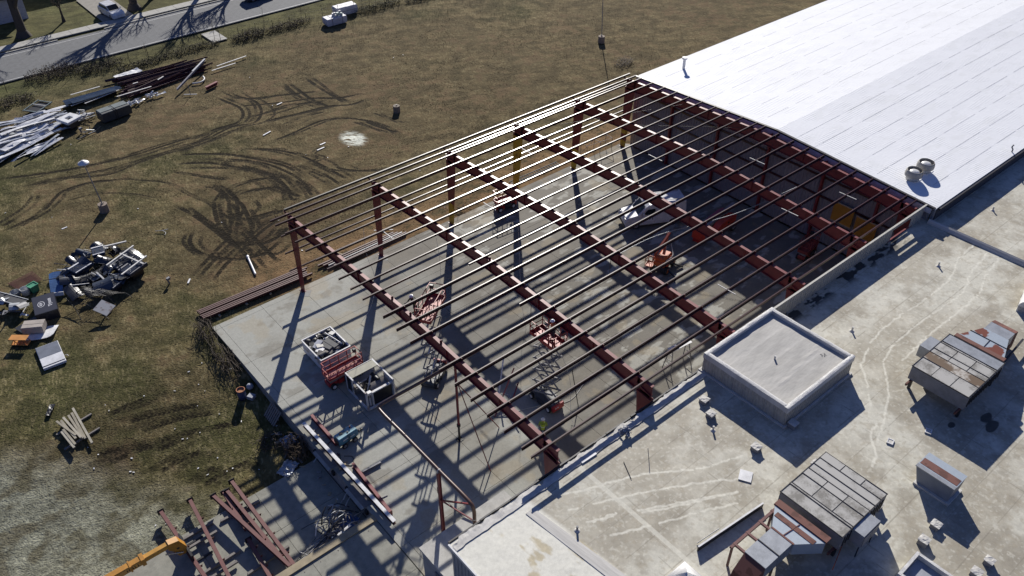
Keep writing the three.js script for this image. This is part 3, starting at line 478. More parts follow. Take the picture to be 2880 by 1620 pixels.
// bent service pipe on its red post
{
  const t = thing('bent_service_pipe', 'rusty bent overhead pipe crossing the near end of the slab', 'pipe', [-4.95, 0, 19.9]);
  obj('pipe_run', wire([[20.2, 5.55, 0], [12, 5.52, 0], [4, 5.5, 0], [0.35, 5.5, 0], [0.07, 5.5, 0.07], [0, 5.5, 0.4], [0, 5.5, 3], [0, 5.5, 6.5], [0, 5.5, 9.15], [0, 5.38, 9.5], [0, 5.05, 9.62], [0, 4.2, 9.62], [0, 2.84, 9.62]], 0.11, 10, 160), M.rustPipe, t);
  obj('pipe_band', [tube(V(0, 4.35, 9.62), V(0, 4.4, 9.62), 0.125, 0.125, 10), tube(V(0, 5.5, 6.4), V(0, 5.5, 6.46), 0.122, 0.122, 10)], M.pipeWhite, t);
  obj('post', ibeam(V(-0.1, 0.0, 6.5), V(-0.1, 5.4, 6.5), 0.2, 0.16), M.primer, t); obj('gusset', bx(0.03, 0.5, 0.25, -0.1, 3.4, 6.35), M.primer, t);
  obj('brace', bar(V(-0.1, 3.0, 6.55), V(1.0, 5.35, 9.3).setX(0), 0.08, 0.08), M.primer, t); obj('brace', bar(V(-0.1, 3.0, 6.55), V(0.6, 2.85, 9.0), 0.07, 0.07), M.primer, t);
  obj('hanger', [tube(V(20.1, 5.6, 0), V(20.1, 7.9, 0), 0.02), tube(V(12.5, 5.6, 0), V(12.5, 7.0, 0), 0.02)], M.darkSteel, t);
}
// ropes and cables that hang from the purlins
{
  const R = (label, pts, r = 0.014, m = M.pipeWhite) => one('hanging_rope', label, 'rope', wire(pts, r, 4, 40), m);
  R('thin white rope hanging from a purlin over the left edge of the slab', [[3.2, 7.8, 5.9], [3.1, 5.5, 6.1], [3.4, 3.2, 6.3], [2.6, 1.0, 6.6], [1.4, 0.03, 6.8]]);
  R('thin white rope trailing down to the front scissor lift', [[6.5, 7.9, 10.6], [6.6, 5.0, 10.7], [6.0, 2.4, 10.9], [5.0, 0.4, 11.4], [4.2, 0.03, 12.5]]);
  R('white rope hanging beside the loaded scissor lift tower', [[8.1, 7.9, 21.8], [8.1, 5, 21.9], [7.9, 2.5, 23.6], [7.2, 0.4, 24.6], [6.7, 0.03, 25.5]]);
  R('pale cord lying across the slab between two lifts', [[3.6, 0.03, 21.4], [6.0, 0.03, 22.3], [8.2, 0.03, 23.4], [11, 0.03, 22.6], [12.4, 0.03, 22.9]], 0.02);
  R('coil of pale cable on the floor left of the tall lift', [[4.6, .03, 19.6], [5.3, .03, 20.2], [5.0, .03, 20.9], [4.4, .03, 20.6], [4.6, .03, 19.8], [5.2, .03, 20.0], [5.1, .03, 20.7]], 0.02);
  R('white rope dangling in the second bay', [[12, 7.9, 13.3], [12.1, 5, 13.4], [11.4, 2, 14.4], [10.9, 0.03, 15.6]]);
}

// ---------- things on the grey roof ----------
const memb2 = mat([0.46, 0.445, 0.41], 0.7, { bump: 0.008 }), coping = mat([0.7, 0.69, 0.66], 0.5, { bump: 0.02 });
{
  const t = thing('roof_penthouse', 'square siding-clad box with a white parapet on the grey roof', 'penthouse', [15.3, RY - 0.02, 34.18]);
  const w = 6.75, d = 6.15, h = 1.52; obj('core', bx(w - 0.12, h - 0.4, d - 0.12), M.concrete, t);
  const pan = ribPanel(0.75, h - 0.02); for (let i = 0; i < 9; i++) for (const s of [-1, 1]) { const o = obj('siding_panel', pan.clone(), M.siding, t); o.position.set(-w / 2 + 0.375 + i * 0.75, 0, s * (d / 2 - 0.03)); o.rotation.y = s > 0 ? 0 : Math.PI; }
  for (let i = 0; i < 8; i++) for (const s of [-1, 1]) { const o = obj('siding_panel', pan.clone(), M.siding, t); o.position.set(s * (w / 2 - 0.03), 0, -d / 2 + 0.4 + i * 0.765); o.rotation.y = s * Math.PI / 2; }
  for (let i = 0; i < 4; i++) obj('roof_sheet', sheet(1, 1, 30, 8, (u, v) => { const x = (u - 0.5) * (w - 0.3), z = lerp(-d / 2 + 0.15, d / 2 - 0.15, (i + v) / 4); const wr = Math.max(0, 1 - Math.abs(z - 1.3 + 0.12 * x) / 0.12); return [x, h - 0.24 + 0.004 * i + 0.035 * (fbm(x * 0.9, z * 0.9, 3) - 0.5) + 0.018 * wr * (x > -2 ? 1 : 0), z]; }, 0.03), memb2, t);
  const cp = (x, z, l, along) => sheet(1, 1, 40, 4, (u, v) => { const a = (u - 0.5) * l, b = (v - 0.5) * 0.27, y = h + 0.03 * Math.sin(v * Math.PI) + 0.03 * (fbm(a * 2.2 + x, b * 6 + z, 2) - 0.5); return along ? [x + a, y, z + b] : [x + b, y, z + a]; }, 0.4);
  obj('parapet_coping', cp(0, -d / 2 + 0.12, w + 0.1, true), coping, t); obj('parapet_coping', cp(0, d / 2 - 0.12, w + 0.1, true), coping, t); obj('parapet_coping', cp(-w / 2 + 0.12, 0, d - 0.5, false), coping, t); obj('parapet_coping', cp(w / 2 - 0.12, 0, d - 0.5, false), coping, t);
  obj('base_flashing', [bx(w + 0.3, 0.14, 0.12, 0, 0, d / 2 + 0.08), bx(w + 0.3, 0.14, 0.12, 0, 0, -d / 2 - 0.08), bx(0.12, 0.14, d, -w / 2 - 0.08), bx(0.12, 0.14, d, w / 2 + 0.08)], M.membrane, t);
  one('roof_drain_cage', 'small wire drain cage in the corner of the penthouse roof', 'drain', [0, 1, 2, 3, 4].map(k => wire([[17.6, 7.45, 35.8], [17.6 + 0.12 * Math.cos(k), 7.66, 35.8 + 0.12 * Math.sin(k)], [17.6 + 0.3 * Math.cos(k), 7.46, 35.8 + 0.3 * Math.sin(k)]], 0.012, 4, 6)), M.darkSteel);
}
const stainTop = new THREE.MeshStandardMaterial({ roughness: 0.5 }); stainTop.map = colTex(512, 512, (u, v) => { const n = tn(u, v, 4, 5, 3), f = tn(u, v, 40, 3, 1); return mix3([0.40, 0.39, 0.36], [0.13, 0.12, 0.10], 0.8 * sm((n + 0.3 * f - 0.55) / 0.35)); }); stainTop.map.repeat.set(0.35, 0.35);
const rustTop = new THREE.MeshStandardMaterial({ roughness: 0.6 }); rustTop.map = colTex(512, 512, (u, v) => { const n = tn(u, v, 4, 5, 7), f = tn(u, v, 30, 3, 2); return mix3([0.44, 0.41, 0.36], [0.12, 0.075, 0.04], sm((n + 0.2 * f - 0.5) / 0.2)); }); rustTop.map.repeat.set(0.3, 0.3);
const galvRust = new THREE.MeshStandardMaterial({ roughness: 0.42, metalness: 0.25 }); galvRust.map = colTex(512, 512, (u, v) => { const n = tn(u, v, 3, 5, 11), f = tn(u, v, 60, 2, 2); return mix3([0.37 + 0.06 * f, 0.42 + 0.06 * f, 0.46 + 0.06 * f], [0.20, 0.065, 0.04], sm((n - 0.62) / 0.04)); }); galvRust.map.repeat.set(0.22, 0.22);
function coolingUnit(t, x0, x1, z0, z1, y, sx) {     // sx = +1: duct leaves towards +x
  const h = 1.02, w = x1 - x0, d = z1 - z0, cx = (x0 + x1) / 2, cz = (z0 + z1) / 2, yb = y - h;
  obj('casing', [bx(w, h - 0.05, d, cx, yb, cz)], M.grey, t);
  const cuts = sx < 0 ? [0, 0.2, 0.235, 0.47, 0.60, 0.72, 0.86, 1].map(v => v) : [0, 0.27, 0.45, 0.56, 0.74, 0.785, 1];
  for (let i = 0; i + 1 < cuts.length; i++) {
    const a = lerp(x0, x1, cuts[i]), b = lerp(x0, x1, cuts[i + 1]), split = (sx < 0 && (i === 2 || i === 3 || i === 6)) || (sx > 0 && (i === 0 || i === 2 || i === 3)) ? 3 : 1;
    for (let k = 0; k < split; k++) obj('top_panel', bx(b - a - 0.05, 0.045 + 0.03 * hash(i, k), d / split - 0.05, (a + b) / 2, y - 0.048, z0 + (k + 0.5) * d / split), (sx > 0 && i === 1) ? rustTop : (i % 3 === 1 || split > 1 || sx < 0 ? stainTop : M.galv), t);
  }
  const bars = []; for (const c of cuts) bars.push(bx(0.035, 0.05, d + 0.06, lerp(x0, x1, c), y - 0.02, cz)); for (const z of [z0, z1]) bars.push(bx(w + 0.05, 0.05, 0.035, cx, y - 0.024, z)); obj('frame_bars', bars, M.darkSteel, t);
  for (const [lx, lz] of [[x0 + .2, z0 + .2], [x1 - .2, z0 + .2], [x0 + .2, z1 - .2], [x1 - .2, z1 - .2]]) obj('leg', bx(0.16, yb + 0.03, 0.16, lx, 0, lz), M.darkSteel, t);
  const rails = []; for (const z of [z0 + .2, z1 - .2]) rails.push(bx(w + 1, 0.18, 0.1, cx, yb - 0.18, z)); obj('base_rails', rails, M.rust, t);
  const slats = []; for (let k = 0; k < 14; k++) slats.push(bx(0.05, h * 0.7, 0.06, x0 + 0.3 + k * (w - 0.6) / 13, yb + 0.1, z1 + 0.02)); obj('louvre', slats, M.darkSteel, t);
}
function prism(a, b, ya, yb) {                        // a, b: top quads [[x,z]..4]; vertical walls down from ya to yb
  const g = new THREE.BufferGeometry(), p = []; const T = a.map((q, i) => [q[0], Array.isArray(ya) ? ya[i] : ya, q[1]]), B = b.map((q, i) => [q[0], Array.isArray(yb) ? yb[i] : yb, q[1]]);
  const quad = (A, Bq, C, D) => p.push(...A, ...Bq, ...C, ...A, ...C, ...D); quad(T[0], T[3], T[2], T[1]); quad(B[0], B[1], B[2], B[3]); for (let i = 0; i < 4; i++) { const j = (i + 1) % 4; quad(T[i], T[j], B[j], B[i]); }
  g.setAttribute('position', new THREE.Float32BufferAttribute(p, 3)); const uv = []; for (let i = 0; i < p.length; i += 3) uv.push(p[i] + p[i + 1] * 0.3, p[i + 2] + p[i + 1] * 0.7); g.setAttribute('uv', new THREE.Float32BufferAttribute(uv, 2)); g.computeVertexNormals(); return g;
}
{
  const H = 1.85;
  const t = thing('rooftop_cooling_unit', 'long rooftop air unit with grimy panelled top and open red steel rails', 'air unit', [0, RY, 0]);
  coolingUnit(t, 6.42, 10.46, 40.6, 44.22, H, -1);
  obj('side_cabinet', bx(1.46, 0.9, 0.64, 8.03, H - 0.95, 44.56), M.galv, t); obj('cabinet_doors', [bx(0.66, 0.75, 0.03, 7.68, H - 0.9, 44.9), bx(0.66, 0.75, 0.03, 8.4, H - 0.9, 44.9)], M.grey, t); obj('cabinet_legs', [bx(0.05, 0.9, 0.05, 7.4, 0, 44.8), bx(0.05, 0.9, 0.05, 8.7, 0, 44.8)], M.darkSteel, t);
  obj('red_header', bx(0.42, 0.14, 3.05, 5.83, H - 0.2, 42.35), M.rust, t);
  obj('duct_transition', prism([[5.6, 40.9], [5.6, 43.85], [4.38, 42.9], [4.38, 41.62]], [[5.6, 40.9], [5.6, 43.85], [4.38, 42.9], [4.38, 41.62]], H - 0.12, H - 0.95), galvRust, t);
  obj('duct_seam', [bar(V(5.55, H - 0.11, 42.4), V(4.4, H - 0.11, 42.25), 0.04, 0.05), bx(0.1, 0.04, 1.3, 4.36, H - 0.12, 42.25), bar(V(5.2, H - 0.105, 41.25), V(5.2, H - 0.105, 43.5), 0.3, 0.02)], M.rust, t);
  obj('duct_box', bx(1.02, 0.86, 1.22, 3.8, H - 0.96, 42.22), M.galv, t); obj('duct_box', bx(1.02, 0.86, 1.22, 2.74, H - 0.965, 42.22), M.galv, t); obj('duct_seam', bx(0.05, 0.06, 1.28, 3.27, H - 0.13, 42.22), M.darkSteel, t);
  obj('red_elbow', prism([[2.22, 41.62], [2.22, 42.82], [1.35, 42.75], [1.35, 41.7]], [[2.22, 41.62], [2.22, 42.82], [1.0, 42.75], [1.0, 41.7]], [H - 0.15, H - 0.15, H - 0.65, H - 0.65], 0.1), M.rust, t);
  const rl = [bar(V(5.5, H - 0.3, 41.0), V(2.0, H - 0.3, 40.98), 0.14, 0.14)]; for (const x of [2.3, 3.3, 4.3, 5.3]) rl.push(bar(V(x, H - 0.28, 40.9), V(x, H - 0.28, 41.7), 0.12, 0.12)); obj('red_rails', rl, M.primerDull, t);
  for (const x of [2.1, 5.3]) obj('leg', bx(0.1, 1.6, 0.1, x, 0, 41.0), M.primerDull, t); for (const z of [41.7, 42.8]) obj('leg', bx(0.1, 0.95, 0.1, 3.0, 0, z), M.darkSteel, t);
  obj('orange_board', bx(1.6, 0.5, 0.04, 6.4, 0.3, 44.35, 0.3), M.orange, t);
  const u = thing('rooftop_cooling_unit', 'rooftop air unit with a brown-stained panelled top and rusty tapering duct, farther one', 'air unit', [0, RY, 0]);
  coolingUnit(u, 20.2, 24.62, 40.08, 43.55, H, 1);
  obj('side_cabinet', bx(1.3, 0.85, 0.66, 22.95, H - 0.9, 39.72), M.galv, u);
  obj('red_header', bx(0.35, 0.1, 3.1, 24.98, H - 0.14, 41.85), M.rust, u);
  obj('duct_transition', prism([[25.15, 40.4], [25.15, 43.3], [27.0, 42.7], [27.0, 41.15]], [[25.15, 40.4], [25.15, 43.3], [27.0, 42.7], [27.0, 41.15]], H - 0.1, H - 0.95), galvRust, u);
  obj('duct_seam', [bar(V(26.1, H - 0.095, 40.7), V(26.1, H - 0.095, 43.0), 0.05, 0.05), bar(V(25.2, H - 0.095, 42.0), V(26.1, H - 0.095, 41.95), 0.04, 0.05)], M.darkSteel, u);
  obj('duct_box', bx(0.95, 0.85, 1.5, 27.5, H - 1.0, 41.9), M.galv, u); obj('red_elbow', prism([[28.0, 41.15], [28.0, 42.65], [28.6, 42.65], [28.6, 41.15]], [[28.0, 41.15], [28.0, 42.65], [28.75, 42.65], [28.75, 41.15]], [H - 0.15, H - 0.15, H - 0.35, H - 0.35], 0.1), M.rust, u);
  obj('stand_beam', bar(V(25.0, 0.5, 43.2), V(29.5, 0.5, 42.9), 0.12, 0.12), M.darkSteel, u); for (const x of [25.6, 27.3]) obj('leg', bx(0.1, 0.95, 0.1, x, 0, 42.2), M.darkSteel, u);
}
{
  const t = thing('duct_hood', 'tall blue-grey duct hood with a rust-streaked sloping top on the roof', 'duct hood', [14.58, RY, 45.12]);
  obj('hood_body', prism([[-0.66, -1.06], [-0.66, 1.06], [0.66, 1.06], [0.66, -1.06]], [[-0.6, -0.7], [-0.6, 1.0], [0.6, 1.0], [0.6, -0.7]], 1.24, 0), mat([0.22, 0.25, 0.30], 0.5), t);
  obj('hood_top', bx(1.36, 0.05, 2.16, 0, 1.245, 0), galvRust, t); obj('rust_patch', bx(0.52, 0.012, 2.05, -0.12, 1.297, 0), M.rust, t); obj('hood_lip', bx(0.26, 0.06, 2.16, -0.62, 1.28, 0), M.galv, t); obj('base_flashing', bx(1.5, 0.14, 2.0, 0, 0, 0.15), M.membrane, t);
}
const curbs = [[9.3, 34.0, 'square capped roof curb on the grey roof beside the penthouse shadow tip'], [9.25, 37.3, 'square capped roof curb midway between the penthouse and the long air unit'], [12.1, 46.5, 'small open roof curb in front of the duct hood'], [10.7, 46.6, 'roof curb wrapped in crumpled foil left of the duct hood'], [12.1, 49.3, 'roof curb with a folded wrapped cap, near the bottom right edge'], [10.8, 40.2, 'small curb with a dark hole at the corner of the long air unit'], [10.9, 43.9, 'small wrapped curb peeking out behind the long air unit'], [11.0, 49.2, 'foil-wrapped curb cut by the bottom edge of the photo'], [12.3, 34.6 + 3.0, 'curb in the shadow at the foot of the penthouse wall'], [9.9, 33.0, 'low box in the shadow left of the penthouse']];
curbs.forEach(([x, z, label], i) => {
  const t = thing('roof_curb', label, 'roof curb', [x, RY - 0.02, z], 0.08 * (hash(i, 3) - 0.5), 'roof curbs'); const w = 0.36 + 0.06 * hash(i, 9), h = 0.32 + 0.08 * hash(i, 5);
  obj('curb_box', prism([[-w / 2, -w / 2], [-w / 2, w / 2], [w / 2, w / 2], [w / 2, -w / 2]], [[-w / 2 - .02, -w / 2 - .02], [-w / 2 - .02, w / 2 + .02], [w / 2 + .02, w / 2 + .02], [w / 2 + .02, -w / 2 - .02]], h, 0), M.grey, t);
  obj('cap', sheet(w + 0.1, w + 0.1, 8, 8, (u, v) => h + 0.035 + 0.05 * (fbm(u * 5 + i * 7, v * 5, 2) - 0.5) - 0.05 * Math.max(Math.abs(u - .5), Math.abs(v - .5)), 0.03), M.membrane, t);
});
const vents = [[33.5, 35.15, 'short vent pipe near the rows of white patch lines, middle of the far roof'], [43.7, 34.2, 'short vent pipe beyond the raised roof joint'], [22.4, 35.1, 'short vent pipe right of the penthouse corner'], [-2.2, 34.7, 'dark vent pipe beside the pale coated corner'], [8.55, 34.8, 'slim grey vent pipe in front of a capped curb'], [15.0, 34.1, 'vent pipe in the middle of the penthouse roof']];
vents.forEach(([x, z, label], i) => { const y = i === 5 ? 7.49 : RY - 0.02, t = thing('vent_pipe', label, 'vent pipe', [x, y, z], 0, 'roof vent pipes'); obj('pipe', tube(V(0, 0, 0), V(0, 0.38, 0), 0.06, 0.06, 10), i === 3 ? M.grey : M.pipeWhite, t); obj('boot', new THREE.CylinderGeometry(0.07, 0.2, 0.1, 10).translate(0, 0.06, 0), M.membrane, t); });
// loose things on the roof
{
  const t = thing('plank_curb', 'long dark board propped along the grey roof beside the red rails', 'board', [0, RY, 0]); obj('board', bar(V(1.6, 0.18, 39.5), V(6.3, 0.18, 39.96), 0.07, 0.36), M.darkSteel, t); obj('white_edge', bar(V(1.6, 0.375, 39.5), V(6.3, 0.375, 39.96), 0.09, 0.03), M.whitePaint, t);
  one('loose_rod', 'thin rod leaning on the end of the dark board', 'rod', tube(V(1.9, RY + 0.05, 39.2), V(3.3, RY + 0.3, 39.45), 0.025), M.pipeWhite);
  one('loose_strip', 'short white strip lying on the torn roof edge', 'strip', bx(1.1, 0.05, 0.14, 1.6, RY + 0.03, 31.66, -0.03), M.whitePaint);
  one('loose_rod', 'thin upright rod standing on the grey roof', 'rod', tube(V(4.2, RY - .02, 33.8), V(4.25, RY + 0.62, 33.6), 0.02), M.grey); one('loose_rod', 'thin dark rod lying on the grey roof', 'rod', tube(V(2.9, RY + 0.04, 33.1), V(2.35, RY + 0.04, 34.2), 0.02), M.darkSteel);
  const sc = []; for (let i = 0; i < 14; i++) sc.push(sheet(0.3, 0.25, 3, 3, (u, v) => 0.12 * fbm(u * 3 + i * 5, v * 3, 2), 0.015).rotateX(rr(-.9, .9)).rotateY(rr(0, 6)).translate(4.5 + rr(-.3, .3), RY + 0.15 + rr(0, .15), 31.75 + rr(-.3, .3))); one('crumpled_flashing', 'crumpled black and white flashing scraps on the roof edge', 'flashing', sc, mat([0.35, 0.36, 0.38], 0.4));
  one('membrane_patch', 'pale square patch lying on the stained roof', 'patch', bx(0.75, 0.03, 0.7, 7.3, RY + 0.02, 38.1, 0.5), M.whitePaint);
  for (const [x, z, l] of [[15.6, 41.9, 'square cement pad with a ring near the air unit'], [18.0, 42.9, 'small bare cement pad right of the white tracks']]) { const p = thing('cement_pad', l, 'pad', [x, RY + 0.01, z], 0.3); obj('pad', bx(0.42, 0.05, 0.36), M.membrane, p); obj('rim', [bx(0.42, 0.03, 0.05, 0, .045, .15), bx(0.42, 0.03, 0.05, 0, .045, -.15), bx(.05, .03, .26, .18, .045), bx(.05, .03, .26, -.18, .045)], M.whitePaint, p); }
  const hs = thing('roof_hatch', 'open white roof hatch at the bottom edge near the duct hood', 'hatch', [8.7, RY, 47.8], 0.02); obj('kerb', [bx(1.9, 0.55, 0.16, 0, 0, -0.95), bx(1.9, 0.55, 0.16, 0, 0, 0.95), bx(0.16, 0.55, 1.75, -0.87), bx(0.16, 0.55, 1.75, 0.87)], coping, hs); obj('lid', bx(1.55, 0.06, 1.7, 0, 0.2), M.sidingBlue, hs);
  const sk = thing('skylight', 'low pyramid skylight cut by the bottom edge', 'skylight', [-0.1, RY, 40.2], 0.0); const py = new THREE.ConeGeometry(0.95, 0.5, 4).rotateY(Math.PI / 4); obj('pyramid', py.translate(0, 0.42, 0), coping, sk); obj('kerb', bx(1.36, 0.18, 1.36), M.membrane, sk);
  const dc = thing('white_duct', 'white round-topped duct at the right edge of the roof', 'duct', [34.6, RY, 41.2], 0.25); obj('duct', [new THREE.CylinderGeometry(0.55, 0.55, 3.6, 16, 1, false, 0, Math.PI).rotateZ(Math.PI / 2).rotateX(-Math.PI / 2).translate(0, 0.45, 0), bx(3.6, 0.45, 1.08)], M.whiteMetal, dc); obj('seam', [-1.2, 0, 1.2].map(x => bx(0.04, 0.5, 1.12, x, 0.0)), M.grey, dc);
  one('stub_post', 'short bent post on the far edge of the white roof', 'post', wire([[51.8, 7.45, 31.5], [51.8, 7.8, 31.5], [51.7, 8.0, 31.4], [51.8, 8.2, 31.45]], 0.06), M.grey);
}
// ---------- vents on the white roof ----------
for (const [x, z, l] of [[40.95, 28.45, 'round gravity roof vent on the white roof, nearer the frame'], [42.85, 28.4, 'round gravity roof vent on the white roof, farther from the frame']]) {
  const y = 7.66, t = thing('gravity_vent', l, 'roof vent', [x, y, z], 0, 'gravity vents');
  const lathe = (pts, m, n) => obj(n, new THREE.LatheGeometry(pts.map(p => new THREE.Vector2(...p)), 28), m, t);
  lathe([[0.0, 0.0], [0.52, 0.0], [0.52, 0.42], [0.42, 0.46]], M.pipeWhite, 'throat'); lathe([[0.60, 0.34], [0.68, 0.38], [0.70, 0.56], [0.66, 0.80], [0.60, 0.90], [0.57, 0.90], [0.62, 0.78], [0.65, 0.56]], mat([0.40, 0.38, 0.33], 0.5, { map: RUSTY }), 'wind_band'); lathe([[0.0, 0.86], [0.2, 0.84], [0.36, 0.77], [0.45, 0.66]], M.whiteMetal, 'cap'); obj('base_plate', bx(1.15, 0.04, 1.15, 0, 0.01, 0, 0.1), whiteRoof, t); obj('bracket', [0, 1, 2, 3].map(k => bx(0.5, 0.04, 0.05, 0.35 * Math.cos(k * 1.57), 0.6, 0.35 * Math.sin(k * 1.57), -k * 1.57)), M.darkSteel, t);
}
{ const t = thing('capped_flue', 'white capped flue standing near the far eave of the white roof', 'flue', [43.3, 7.58, 2.3]); obj('flue', tube(V(0, 0, 0), V(0, 1.05, 0), 0.14, 0.14, 14), M.whitePaint, t); obj('cap', [new THREE.CylinderGeometry(0.27, 0.27, 0.16, 16).translate(0, 1.16, 0)], M.whitePaint, t); }

// ---------- machines on the slab ----------
function wheel(parent, x, z, r, w, rimM = M.grey, y = r) { const o = obj('wheel', new THREE.CylinderGeometry(r, r, w, 18).rotateX(Math.PI / 2).translate(x, y, z), M.rubber, parent); obj('rim', [new THREE.CylinderGeometry(r * 0.6, r * 0.6, w + 0.02, 14).rotateX(Math.PI / 2).translate(x, y, z), new THREE.CylinderGeometry(r * 0.2, r * 0.2, w + 0.05, 8).rotateX(Math.PI / 2).translate(x, y, z)], rimM, o); return o; }
function scissorLift(label, pos, turn, o) {
  const t = thing('scissor_lift', label, 'scissor lift', pos, turn, 'scissor lifts'); const L = o.L || 2.45, W = o.W || 1.15, D = o.deck, n = o.n, base = 0.62, pm = o.paint || M.redPaint;
  obj('chassis', [cham(L, 0.34, W - 0.3, 0, 0.24, 0, 0.03), bx(L * 0.5, 0.3, W - 0.02, 0, 0.3, 0)], o.base || pm, t); obj('battery_box', [cham(0.75, 0.42, 0.16, 0.1, 0.2, W / 2 - 0.02, 0.02)], M.charcoal, t); obj('battery_box', [cham(0.75, 0.42, 0.16, 0.1, 0.2, -W / 2 + 0.02, 0.02)], M.charcoal, t);
  obj('end_panel', [cham(0.18, 0.5, W - 0.15, L / 2 - 0.02, 0.22, 0, 0.03)], pm, t); obj('lamp', [bx(0.03, 0.07, 0.12, L / 2 + 0.09, 0.5, 0.28), bx(0.03, 0.07, 0.12, L / 2 + 0.09, 0.5, 0.08)], M.whitePaint, t);
  for (const x of [-L / 2 + 0.3, L / 2 - 0.38]) for (const z of [-W / 2 + 0.06, W / 2 - 0.06]) wheel(t, x, z, 0.24, 0.2, M.whitePaint);
  const dh = (D - 0.1 - base) / n, half = Math.sqrt(Math.max(0.1, (L * 0.46) ** 2 - (dh / 2) ** 2 * 0.9));
  for (let k = 0; k < n; k++) {
    const y0 = base + k * dh, y1 = y0 + dh;
    for (const s of [-1, 1]) { obj('scissor_arm', bar(V(-half, y0, s * (W / 2 - 0.2)), V(half, y1, s * (W / 2 - 0.2)), 0.06, 0.11), M.grey, t); obj('scissor_arm', bar(V(half, y0, s * (W / 2 - 0.3)), V(-half, y1, s * (W / 2 - 0.3)), 0.06, 0.11), M.grey, t); }
    obj('pivot_tube', tube(V(0, (y0 + y1) / 2, -W / 2 + 0.15), V(0, (y0 + y1) / 2, W / 2 - 0.15), 0.04), M.grey, t); obj('pivot_tube', tube(V(-half, y1, -W / 2 + 0.15), V(-half, y1, W / 2 - 0.15), 0.035), M.grey, t); obj('pivot_tube', tube(V(half, y1, -W / 2 + 0.15), V(half, y1, W / 2 - 0.15), 0.035), M.grey, t);
    if (k % 2 === 0 && n > 2) obj('lift_cylinder', tube(V(-half * 0.7, y0 + 0.1, 0), V(half * 0.5, y1 - 0.05, 0), 0.07, 0.05, 10), M.chrome, t);
  }
  const PL = L + (o.ext || 0), px = (o.ext || 0) / 2; obj('deck', bx(PL, 0.08, W, px, D - 0.08, 0), o.deckM || pm, t);
  const tb = []; for (const s of [-1, 1]) tb.push(bx(PL, 0.17, 0.03, px, D, s * (W / 2 - 0.02))); for (const s of [-1, 1]) tb.push(bx(0.03, 0.17, W - 0.08, px + s * (PL / 2 - 0.02), D, 0)); obj('toe_board', tb, pm, t);
  for (const s of [-1, 1]) { const g = []; for (const y of [0.55, 1.05]) g.push(bx(PL, 0.045, 0.045, px, D + y, s * (W / 2 - 0.03))); for (let k = 0; k <= 4; k++) g.push(bx(0.045, 1.05, 0.045, px - PL / 2 + 0.03 + k * (PL - 0.06) / 4, D, s * (W / 2 - 0.03))); obj('guard_rail', g, pm, t); }
  for (const s of [-1, 1]) { const g = []; for (const y of [0.55, 1.05]) g.push(bx(0.045, 0.045, W - 0.1, px + s * (PL / 2 - 0.03), D + y, 0)); obj('guard_rail', g, pm, t); }
  if (o.lattice) { const g = []; for (let k = 0; k < 4; k++) g.push(bar(V(px - PL / 2 + k * PL / 4, D + 0.05, W / 2 - 0.03), V(px - PL / 2 + (k + 0.7) * PL / 4, D + 0.55, W / 2 - 0.03), 0.03, 0.03)); obj('rail_brace', g, pm, t); }
  obj('control_box', bx(0.2, 0.3, 0.25, px + PL / 2 - 0.2, D + 0.75, -W / 2 + 0.2), M.charcoal, t);
  return t;
}
const fadedRed = mat([0.40, 0.075, 0.065], 0.5), greyBase = mat([0.07, 0.075, 0.08], 0.5);
scissorLift('raised red scissor lift beside the nearest rafter, base on the slab', [2.3, 0.004, 15.4], 0.58, { deck: 6.35, n: 5, paint: fadedRed, base: greyBase, ext: 0.5 });
scissorLift('tall raised red scissor lift under the second rafter', [6.88, 0.004, 22.4], -Math.PI / 2, { deck: 6.0, n: 5, base: greyBase });
scissorLift('lowered red scissor lift parked against the white scrap hopper', [-2.75, 0.004, 11.25], 0.02, { deck: 0.98, n: 4, L: 2.85, W: 0.95, lattice: true, deckM: mat([0.62, 0.26, 0.2], 0.6) });
scissorLift('small folded red scissor lift by the far edge columns', [20.6, 0.004, 1.35], -0.12, { deck: 0.95, n: 4, L: 2.1, W: 0.85 });
scissorLift('folded scissor lift parked deep in the shade by the end wall', [35.6, 0.004, 24.0], 0.15, { deck: 0.95, n: 4, L: 2.2, W: 0.9, paint: mat([0.25, 0.05, 0.045], 0.5) });

